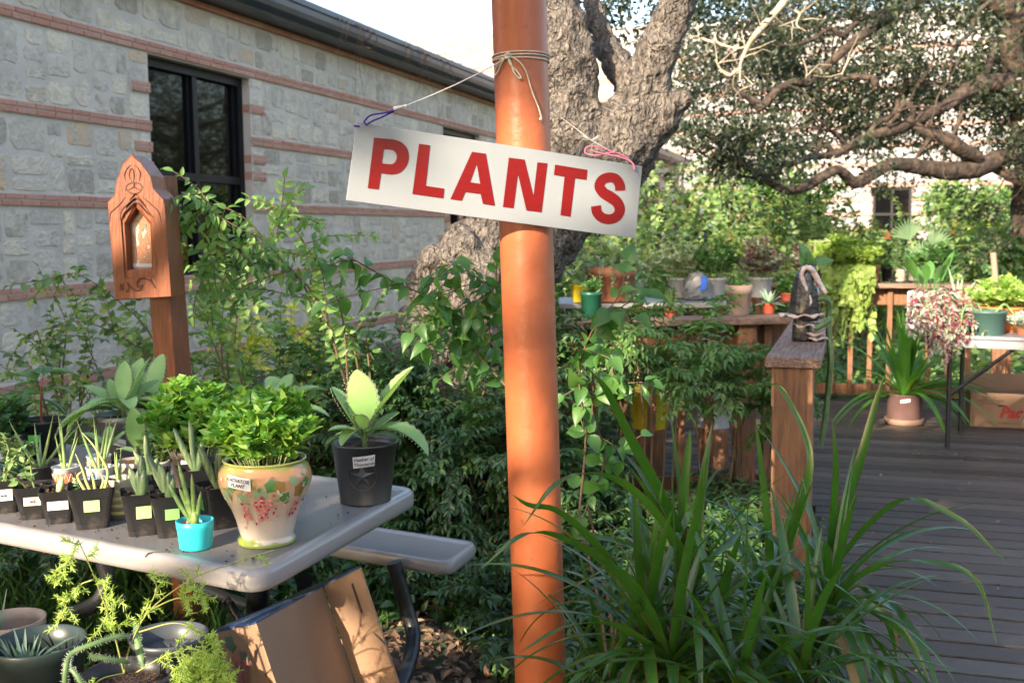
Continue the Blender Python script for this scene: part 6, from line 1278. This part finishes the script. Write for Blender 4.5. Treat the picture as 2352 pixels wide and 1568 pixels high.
arching('mulberry','branch of broad mulberry leaves hanging beside the pole',[(1175,900,3.0),(1120,840,3.0),(1060,770,2.95),(1010,740,2.9),(985,800,2.9)],T_MUL,.062,.62,M_mul,.06,.0035,seed=162,nt=7,tl=.16,ang=65)
arching('mulberry','branch of broad leaves in front of the burled trunk',[(1190,780,3.0),(1150,700,2.95),(1110,650,2.9),(1060,620,2.9),(1000,640,2.9)],T_MUL,.058,.6,M_mul,.055,.0035,seed=163,nt=8,tl=.17,ang=65)
arching('mulberry','broad leaved stem just right of the pole',[(1330,1180,3.1),(1345,1000,3.1),(1330,860,3.05),(1360,760,3.0),(1420,680,3.0),(1440,600,3.0)],T_MUL,.064,.7,M_mul,.075,.004,seed=164,nt=6,tl=.18,ang=65)
arching('mulberry','second broad leaved stem right of the pole, lower',[(1350,1160,3.2),(1390,1050,3.2),(1360,940,3.15),(1390,880,3.1),(1470,900,3.1)],T_MUL,.058,.68,M_mul,.07,.004,seed=165,nt=5,tl=.18,ang=65)
# ---- background shrubs beyond the deck
bgs=[(2.3,11,1.45,1.0,'leafy green shrub beyond the deck, right of the sign'),(3.1,12,1.9,1.1,'tall leafy shrub in front of the far corner of the building'),(4.2,13,1.7,1.1,'leafy shrub beyond the deck behind the ceramic planter'),(1.1,9.3,1.5,.9,'leafy shrub behind the pole, below the sign'),(1.9,14,2.4,1.3,'tallest shrub at the end of the grey building'),(5.6,16,1.6,1.3,'shrub beyond the far railing behind the lime vine'),(7.8,18,1.9,1.5,'shrub behind the white planter'),(10.2,20,2.1,1.7,'bush at the right beyond the railing'),(.2,8.3,1.2,.7,'shrub between the two oaks behind the pole')]
for k,(x,y,h,r,l) in enumerate(bgs):
    shrub('leafy_shrub',l,'shrub',gnd(x,y),h,r,r*.7,30 if k<5 else 34,T_SM,.11 if y>12 else .085,.6,M_bgn,M_twig,.05,.45,9,'shrubs beyond the deck',60,.15,False,.4,170+k,stem_r=.01)
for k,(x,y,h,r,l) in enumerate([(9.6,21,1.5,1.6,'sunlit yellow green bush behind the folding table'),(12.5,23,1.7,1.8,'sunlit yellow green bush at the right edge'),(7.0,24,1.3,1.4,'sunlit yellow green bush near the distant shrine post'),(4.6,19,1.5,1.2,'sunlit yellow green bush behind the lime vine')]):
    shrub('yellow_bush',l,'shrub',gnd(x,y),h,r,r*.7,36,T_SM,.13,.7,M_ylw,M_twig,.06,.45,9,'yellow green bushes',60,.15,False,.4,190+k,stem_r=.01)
def tree(label,u,v,Z,r,h,m,n,seed,tr=.09):
    global rng;rs=rng;rng=np.random.default_rng(seed);c=P(u,v,Z);b=c*V3(1,1,0);t=thing('small_tree',label,'tree',b,'small trees in front of the far building')
    w=MB();tube(w,catmull([b-UP*.3,b+V3(.1,0,c[2]*.5),c],5),[tr,tr*.5],8,lump=.05)
    for i in range(7): a=i*2.4;tube(w,catmull([c-UP*r*.5,c+V3(math.cos(a),math.sin(a),.2)*r*.5,c+V3(math.cos(a)*.9,math.sin(a)*.9,.5*math.sin(i))*r],4),[tr*.4,.01],6)
    w.build('trunk',M_bark2,t);mb=MB();cl=[]
    for i in range(n): a=nrm(rng.normal(0,1,3));q_=c+a*V3(r,r,h)*rng.uniform(.4,1);cl.append((*q_,rng.uniform(.2,.45),60))
    crown(mb,cl,.15,.6);mb.build('crown',m,t);rng=rs
tree('dark green tree left of the far window',1810,480,22,1.0,1.1,M_dkg,38,201);tree('dark leafy tree behind the first shrubs',1740,520,20,.9,.9,M_bgn,30,202)
tree('green tree right of the far window',2205,480,24,.9,.6,M_bgn,30,203);tree('green tree at the right edge of the view',2330,500,26,1.6,1.0,M_bgn,44,204);tree('pale distant tree beyond the roof end',1640,470,38,2.4,1.7,M_bgn,46,205,.15)
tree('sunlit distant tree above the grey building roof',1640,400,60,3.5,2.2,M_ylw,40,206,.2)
# ivy and grass
def patch(name,label,cat,n,fn,T,L,wr,m,up=.8,kind='stuff'):
    mb=MB();O=fn(n);n=len(O);D=nrm(rng.normal(0,1,(n,3))*V3(1,1,.3)+UP*.3*(up<.5)*3);LL=L*rng.uniform(.6,1.4,n);scatter(mb,T,O,D,nrm(rng.normal(0,.4,(n,3))+UP*up),LL,LL*wr);o=mb.build(name,m);tag(o,label,cat,kind=kind)
def ivy_(n):
    a=rng.uniform(0,1,n)**1.6;Y=9.2+a*26;X=rng.uniform(-3,1,n)*0+rng.uniform(-.05,.52,n)*Y+.3;return np.stack([X,Y,rng.uniform(-.1,.16,n)],1)
patch('ivy','green ivy ground cover beyond the deck railing','ground cover',16000,ivy_,T_SM,.11,.8,M_bgn)
def litter(n):
    X=rng.uniform(-2.3,1.3,n);Y=rng.uniform(2.6,6.2,n);O=np.stack([X,Y,-.015+rng.uniform(0,.03,n)],1);return O[(O@d2)<.95-0*X]
patch('fallen_leaves','brown fallen oak leaves littering the ground','leaf litter',15000,litter,T_OV,.045,.45,leafm('dry_leaf',[(.07,.035,.02),(.16,.09,.05),(.26,.17,.11),(.34,.25,.18)],.8,.05))
def grass(name,label,n,fn,h,m):
    mb=MB();O=fn(n)
    nn_=len(O);D=nrm(rng.normal(0,.38,(nn_,3))*V3(1,1,0)+UP);LL=h*rng.uniform(.5,1.3,nn_);Tg=tmpl([(0,.5),(.35,.45),(.7,.3),(1,0)],.2,.45);scatter(mb,Tg,O,D,nrm(rng.normal(0,1,(nn_,3))*V3(1,1,.1)),LL,.006);tag(mb.build(name,m),label,'grass',kind='stuff')
def dl(n):
    X=rng.uniform(.9,5,n);Y=rng.uniform(2.5,8.8,n);O=np.stack([X,Y,np.full(n,.0235)],1);return O[(O@d2)>DB0+.05]
patch('deck_litter','small dry leaves and bits scattered over the dark deck boards','leaf litter',420,dl,T_OV,.022,.4,leafm('pale_dry_bits',[(.10,.06,.04),(.25,.17,.11),(.40,.32,.24)],.8,.05),up=1.5)
M_grass=leafm('grass_blade',[(.03,.08,.015),(.06,.14,.03),(.11,.20,.05)],.45,.3)
def tufts(n):
    k=n//28;cx=rng.uniform(-2.6,.9,k);cy=rng.uniform(2.4,5.2,k);dens=np.where(cx<-.9,.95,.35);sel=rng.random(k)<dens;cx=cx[sel];cy=cy[sel]
    O=np.stack([np.repeat(cx,28)+rng.normal(0,.045,len(cx)*28),np.repeat(cy,28)+rng.normal(0,.045,len(cx)*28),np.full(len(cx)*28,-.03)],1);return O[(O@d2)<.9]
grass('grass','tufts of green grass under and beside the picnic table',15000,tufts,.15,M_grass)
# low ground weeds
def weeds(n): 
    X=rng.uniform(-1.0,1.0,n);Y=rng.uniform(3.9,5.6,n)-(X>.35)*rng.uniform(0,.8,n);O=np.stack([X,Y,rng.uniform(0,.13,n)],1);return O[(O@d2)<.92]
patch('ground_cover','low dark ground cover leaves around the pole','ground cover',3200,weeds,T_OV,.055,.5,M_nand)
# ============================================================ foreground: strap leaved plant
M_drac=leafm('dracaena_leaf',[(.018,.068,.009),(.032,.108,.014),(.058,.16,.02)],.24,.40,.7);M_drace=mat('red_leaf_edge',[(.10,.03,.02)],.4)
dc=V3(.62,2.35,-.05);dt=thing('dracaena','big dark green strap leaved plant with red leaf edges in front of the deck post','plant',dc)
cane=MB();M_dead2=mat('withered_leaf',[(.16,.10,.04),(.30,.22,.09)],.7,scale=12,trans=.2)
def head(u,v,Z,n,L,seed,w=.0108,el=(-25,84)):
    r=np.random.default_rng(seed);c=P(u,v,Z);tube(cane,catmull([dc+V3(r.uniform(-.08,.08),r.uniform(-.08,.08),.1),(dc+c)/2+V3(0,0,.02),c],5),[.016,.012],9)
    for i in range(n):
        a=i*2.399+r.uniform(-.3,.3);q_=i/n;b=rad(el[1]+(el[0]-el[1])*q_**.85+r.uniform(-8,8));LL=L*r.uniform(.75,1.12)*(.85+.3*q_)
        d=V3(math.cos(a)*math.cos(b),math.sin(a)*math.cos(b),math.sin(b));o=c+UP*(.04-.07*q_);p=bend(o+V3(math.cos(a),math.sin(a),0)*.008,d,LL,16,(.6+2.3*q_)*r.uniform(.7,1.4));mb=MB()
        ribbon(mb,p,np.interp(np.linspace(0,1,17),[0,.1,.35,.7,.92,1],[.8,.85,1,.72,.25,.01])*w*r.uniform(.8,1.2),.3,side=np.cross(V3(math.cos(a),math.sin(a),0),UP)+rng.normal(0,.1,3),edge=.09);dead=q_>.72 and r.random()<.16;mb.build('leaf',[M_dead2 if dead else M_drac,M_drace],dt)
head(1480,1480,2.05,34,.42,309);head(1640,1500,2.2,30,.38,310);head(1540,1550,2.0,44,.40,301);head(1585,1380,2.15,40,.38,302);head(1771,1440,2.3,34,.38,303);head(1906,1420,2.2,44,.40,304);head(1915,1360,2.45,18,.42,305,el=(10,84));head(1700,1620,1.95,34,.40,306);head(1840,1580,2.0,34,.40,307);head(1400,1620,2.1,26,.38,308)
def longleaf(pts,w=.010):
    w*=1.12
    mb=MB();p=catmull([P(*q_) for q_ in pts],6);n=len(p);ribbon(mb,p,np.interp(np.linspace(0,1,n),[0,.1,.35,.75,1],[.7,.9,1,.6,.03])*w,.3,side=V3(1,-.2,.15),edge=.1);mb.build('leaf',[M_drac,M_drace],dt)
longleaf([(1590,1290,2.15),(1530,1160,2.1),(1450,1010,2.05),(1395,900,2.0),(1350,845,1.98)],.0105);longleaf([(1565,1270,2.15),(1570,1140,2.15),(1580,1040,2.15),(1585,985,2.15)],.0095)
longleaf([(1912,1280,2.45),(1935,1180,2.42),(1975,1060,2.4),(2010,930,2.4),(2032,860,2.4)],.011);longleaf([(1905,1290,2.45),(1915,1180,2.42),(1920,1060,2.4),(1912,960,2.4)],.0085);longleaf([(1925,1290,2.4),(2000,1200,2.35),(2090,1145,2.3),(2200,1190,2.25),(2260,1240,2.22),(2325,1300,2.2)],.007)
longleaf([(1771,1360,2.3),(1765,1220,2.3),(1750,1080,2.3),(1735,960,2.3)],.0085);longleaf([(1771,1360,2.3),(1830,1200,2.3),(1860,1040,2.3),(1800,900,2.35),(1765,880,2.36)],.008)
longleaf([(1580,1280,2.1),(1480,1150,2.0),(1380,1090,1.95),(1280,1110,1.9),(1200,1210,1.88)],.0085);longleaf([(1556,1530,2.0),(1430,1330,1.95),(1300,1240,1.9),(1200,1230,1.88),(1100,1310,1.86)],.0095);longleaf([(1556,1530,2.0),(1400,1290,1.95),(1290,1180,1.9),(1215,1160,1.9),(1176,1135,1.9)],.0075)
longleaf([(1556,1530,2.0),(1420,1440,1.95),(1300,1440,1.9),(1190,1500,1.86)],.009);longleaf([(1906,1365,2.2),(1990,1390,2.15),(2080,1460,2.1),(2140,1570,2.05)],.0105);longleaf([(1906,1365,2.2),(2020,1300,2.15),(2130,1290,2.1),(2240,1330,2.05),(2290,1480,2.0)],.008)
cane.build('canes',mat('green_cane',[(.10,.10,.04),(.20,.18,.08)],.6),dt)
mb=MB();lathe(mb,dc,[(.001,0),(.13,0),(.16,.28),(.17,.28),(.172,.31),(.16,.31),(.15,.26)],36);mb.build('pot_wall',M_pblk,dt);mb=MB();disc(mb,dc+UP*.26,.15,24,noise=.004);mb.build('soil',M_soil,dt)
# ============================================================ foreground pots at bottom left on a low bench
bt=thing('low_bench','low brown wooden stand carrying the foreground pots','stand',V3(-.75,2.0,-.05));m=MB()
for k in range(3): box(m,V3(-1.3,1.72+k*.15,.37),V3(-.35,1.86+k*.15,.40))
m.build('seat_boards',M_rail,bt,bevel=.004)
for x in (-1.25,-.42): m=MB();box(m,V3(x,1.74,-.08),V3(x+.06,2.14,.369));m.build('leg',M_rail,bt,bevel=.003)
c=V3(*P(86,1478,2.05));c[2]-=0;zt=c[2];c=V3(c[0],c[1],.40);hh=zt-.40+.008
t=thing('round_pot','grey green nursery pot with a tuft of blue green leaves in the bottom left corner','plant pot',c)
potround(t,c,[(.001,0),(.07,0),(.083,hh*.88),(.088,hh*.9),(.0905,hh-.003),(.089,hh),(.085,hh-.001),(.082,hh*.86),(.08,hh*.8),(.078,hh*.7)],plastic('dark_grey_green_plastic',[(.018,.030,.027),(.028,.042,.038)],.35),k=64,soil=(.079,hh*.78))
M_blu=leafm('blue_green_leaf',[(.10,.17,.12),(.15,.23,.17),(.20,.29,.21)],.5,.2)
cc=c+UP*hh*.78+V3(-.025,-.01,0)
for k in range(30):
    a=rng.uniform(0,6.28);q_=rng.uniform(0,.022);b=rng.uniform(45,88);d=V3(math.cos(a)*math.cos(rad(b)),math.sin(a)*math.cos(rad(b)),math.sin(rad(b)));p=bend(cc+V3(math.cos(a)*q_,math.sin(a)*q_,0),d,rng.uniform(.05,.105),7,rng.uniform(0,1.2));mb=MB();ribbon(mb,p,np.interp(np.linspace(0,1,8),[0,.3,.7,1],[.7,1,.7,.02])*.0038,.3,side=np.cross(V3(math.cos(a),math.sin(a),0),UP));mb.build('leaf',M_blu,t)
m=MB();scatter(m,T_OV,[c+UP*(hh*.79)+V3(-.045,-.055,.0)],[V3(.2,-.2,1)],[V3(0,-1,.2)],.035,.024);m.build('dry_leaf',mat('orange_dry_leaf',[(.42,.16,.05)],.7),t)
c=P(25,1432,2.32);zt=c[2];c=V3(c[0],c[1],.40) ;hh=zt-.40+.012
t=thing('round_pot','tan pot with thin blue green blades behind the grey green pot','plant pot',c);potround(t,c,[(.001,0),(.058,0),(.068,hh*.85),(.071,hh*.9),(.073,hh),(.069,hh),(.066,hh*.88),(.064,hh*.75)],mat('tan_plastic',[(.30,.22,.16),(.36,.27,.2)],.4),k=48,soil=(.064,hh*.8))
for k in range(9):
    a=rng.uniform(0,6.28);p=bend(c+UP*hh*.8+V3(-.02,-.02,0),V3(math.cos(a)*.2,math.sin(a)*.2,1),rng.uniform(.06,.12),7,.2);mb=MB();ribbon(mb,p,[.003,.003,.002,.0003],.3,side=V3(1,0,0));mb.build('leaf',M_blu,t)
bt2=MB();box(bt2,V3(-1.3,2.17,.37),V3(-.35,2.42,.40));bt2.build('seat_boards',M_rail,bt,bevel=.004)
# asparagus fern pot
c=P(292,1545,2.0);zt=c[2];c=V3(c[0],c[1],.40);hh=zt-.40
t=thing('round_pot','black pot with wiry bright green asparagus fern in front of the table','plant pot',c)
potround(t,c,[(.001,0),(.07,0),(.082,hh*.9),(.087,hh*.92),(.089,hh),(.084,hh),(.08,hh*.85)],M_pblk,k=56,soil=(.081,hh*.86))
M_fern=leafm('asparagus_needle',[(.20,.32,.05),(.32,.46,.08),(.44,.56,.14)],.5,.35)
fs=MB();fl_=MB()
def needles(path,sp,L,wd=.0011,k=5,jit=.5):
    path=np.asarray(path);seg=np.linalg.norm(np.diff(path,axis=0),axis=1);cs=np.r_[0,np.cumsum(seg)];s=np.arange(cs[-1]*.1,cs[-1],sp);O=np.stack([np.interp(s,cs,path[:,i]) for i in range(3)],1);O=np.repeat(O,k,0);n=len(O);T=nrm(path[-1]-path[0]);D=nrm(rng.normal(0,1,(n,3)))*.9+T*.55
    X=nrm(np.cross(D,V3(0,-1,.2)+rng.normal(0,.3,(n,3))));D=nrm(D);LL=L*rng.uniform(.5,1.2,n)[:,None]
    for sgn in (1,):
        V=np.stack([O-X*wd*.5,O+X*wd*.5,O+D*LL*.6+X*wd*.6,O+D*LL,O+D*LL*.6-X*wd*.6],1).reshape(-1,3);fl_.add(V,(np.arange(n)*5)[:,None]+np.array([[0,1,2,3,4]]),True)
def frond(pts,nt=10,tl=.05,L=.011,r=.0016,sp=.005):
    p=catmull([P(*q_) for q_ in pts],8);tube(fs,p,[r,r*.5],6,False)
    for k in range(nt):
        j=int(rng.uniform(.25,1)*(len(p)-1));T=nrm(p[j]-p[j-1]);d=nrm(T*.6+rng.normal(0,.7,3));q_=bend(p[j],d,tl*rng.uniform(.5,1.3),6,.3,.15);tube(fs,q_,.0006,4,False);needles(q_,sp,L)
frond([(285,1545,2.0),(255,1430,1.98),(215,1320,1.95),(180,1240,1.92),(155,1400-40,1.9)][:4]+[(150,1370,1.92)][:0],16,.05,.014,.0017)
frond([(215,1330,1.95),(180,1345,1.95),(155,1380,1.95),(140,1420,1.95)],12,.035,.012);frond([(180,1240,1.92),(155,1370-80,1.92),(130,1310,1.92),(125,1350,1.92)],12,.03,.012)
frond([(285,1545,2.0),(300,1480,1.98),(345,1400,1.95),(440,1330,1.92),(540,1290,1.9),(630,1262,1.88)],9,.03,.013)
frond([(345,1400,1.95),(400,1375,1.93),(450,1370,1.92),(485,1365,1.9)],12,.035,.014);frond([(320,1450,1.97),(400,1430,1.95),(460,1450,1.93),(490,1480,1.92)],10,.035,.012);frond([(330,1420,1.97),(360,1350,1.96),(340,1320,1.95)],6,.03,.013)
frond([(310,1545,2.0),(380,1505,1.96),(450,1490,1.93),(510,1530,1.9)],14,.035,.012);frond([(285,1545,2.0),(230,1560,1.95),(190,1600,1.9)],4,.02,.01)
for k in range(46):
    u,v=rng.uniform(395,545),rng.uniform(1490,1600);frond([(470,1600,1.98),((470+u)/2,(1590+v)/2,1.95),(u,v,1.92+rng.uniform(-.05,.05))],5,.028,.011,.001)
fs.build('fern_stems',mat('fern_stem',[(.28,.30,.08)],.5),t);fl_.build('fern_needles',M_fern,t)
t=thing('trailing_cactus','pale green spiny trailing cactus stems curling over the black pot rims','cactus',c+UP*.0)
spiny(t,catmull([P(*q_) for q_ in ((150,1600,1.88),(150,1540,1.88),(165,1500,1.9),(215,1478,1.92),(265,1462,1.95),(298,1460,1.97))],9),.0050,ribs=4,rs=.6)
spiny(t,catmull([P(*q_) for q_ in ((150,1520,1.89),(180,1555,1.88),(200,1600,1.88))],8),.0048,ribs=4,rs=.6);spiny(t,catmull([P(*q_) for q_ in ((205,1505,1.9),(250,1512,1.92),(300,1520,1.95))],8),.0045,ribs=4,rs=.6)
spiny(t,catmull([P(*q_) for q_ in ((315,1430,2.05),(318,1480,2.02),(330,1530,2.0))],8),.0075,ribs=4,rs=.3)
m=MB();lathe(m,V3(c[0]+.02,c[1]+.19,.40),[(.001,0),(.06,0),(.075,hh*.95),(.08,hh*.97),(.081,hh*1.02),(.075,hh*1.02),(.07,hh*.85)],40);disc(m,V3(c[0]+.02,c[1]+.19,.40+hh*.86),.07,24,noise=.003);m.build('pot_wall',plastic('slate_plastic',[(.05,.055,.06)],.4),t)

# dry vine wisps hanging from the gutter
gx_=org+ex*14.2+en*.44+UP*4.25;t=thing('dry_vine','dry brown vine wisps hanging from the gutter above the window wall','vine',gx_);m=MB()
for (a_,l_) in ((13.4,.5),(13.9,.9),(14.3,.35),(15.6,.45),(16.1,.7),(16.4,.3),(17.2,.4)):
    for k in range(4):
        o=org+ex*(a_+rng.normal(0,.08))+en*.44+UP*4.28;tube(m,catmull([o,o+V3(0,0,-.12)+en*.05,o+V3(rng.normal(0,.05),0,-l_*.6),o+V3(rng.normal(0,.15),0,-l_*rng.uniform(.7,1.2))],4),[.006,.002],4,False)
m.build('wisps',M_twig,t)
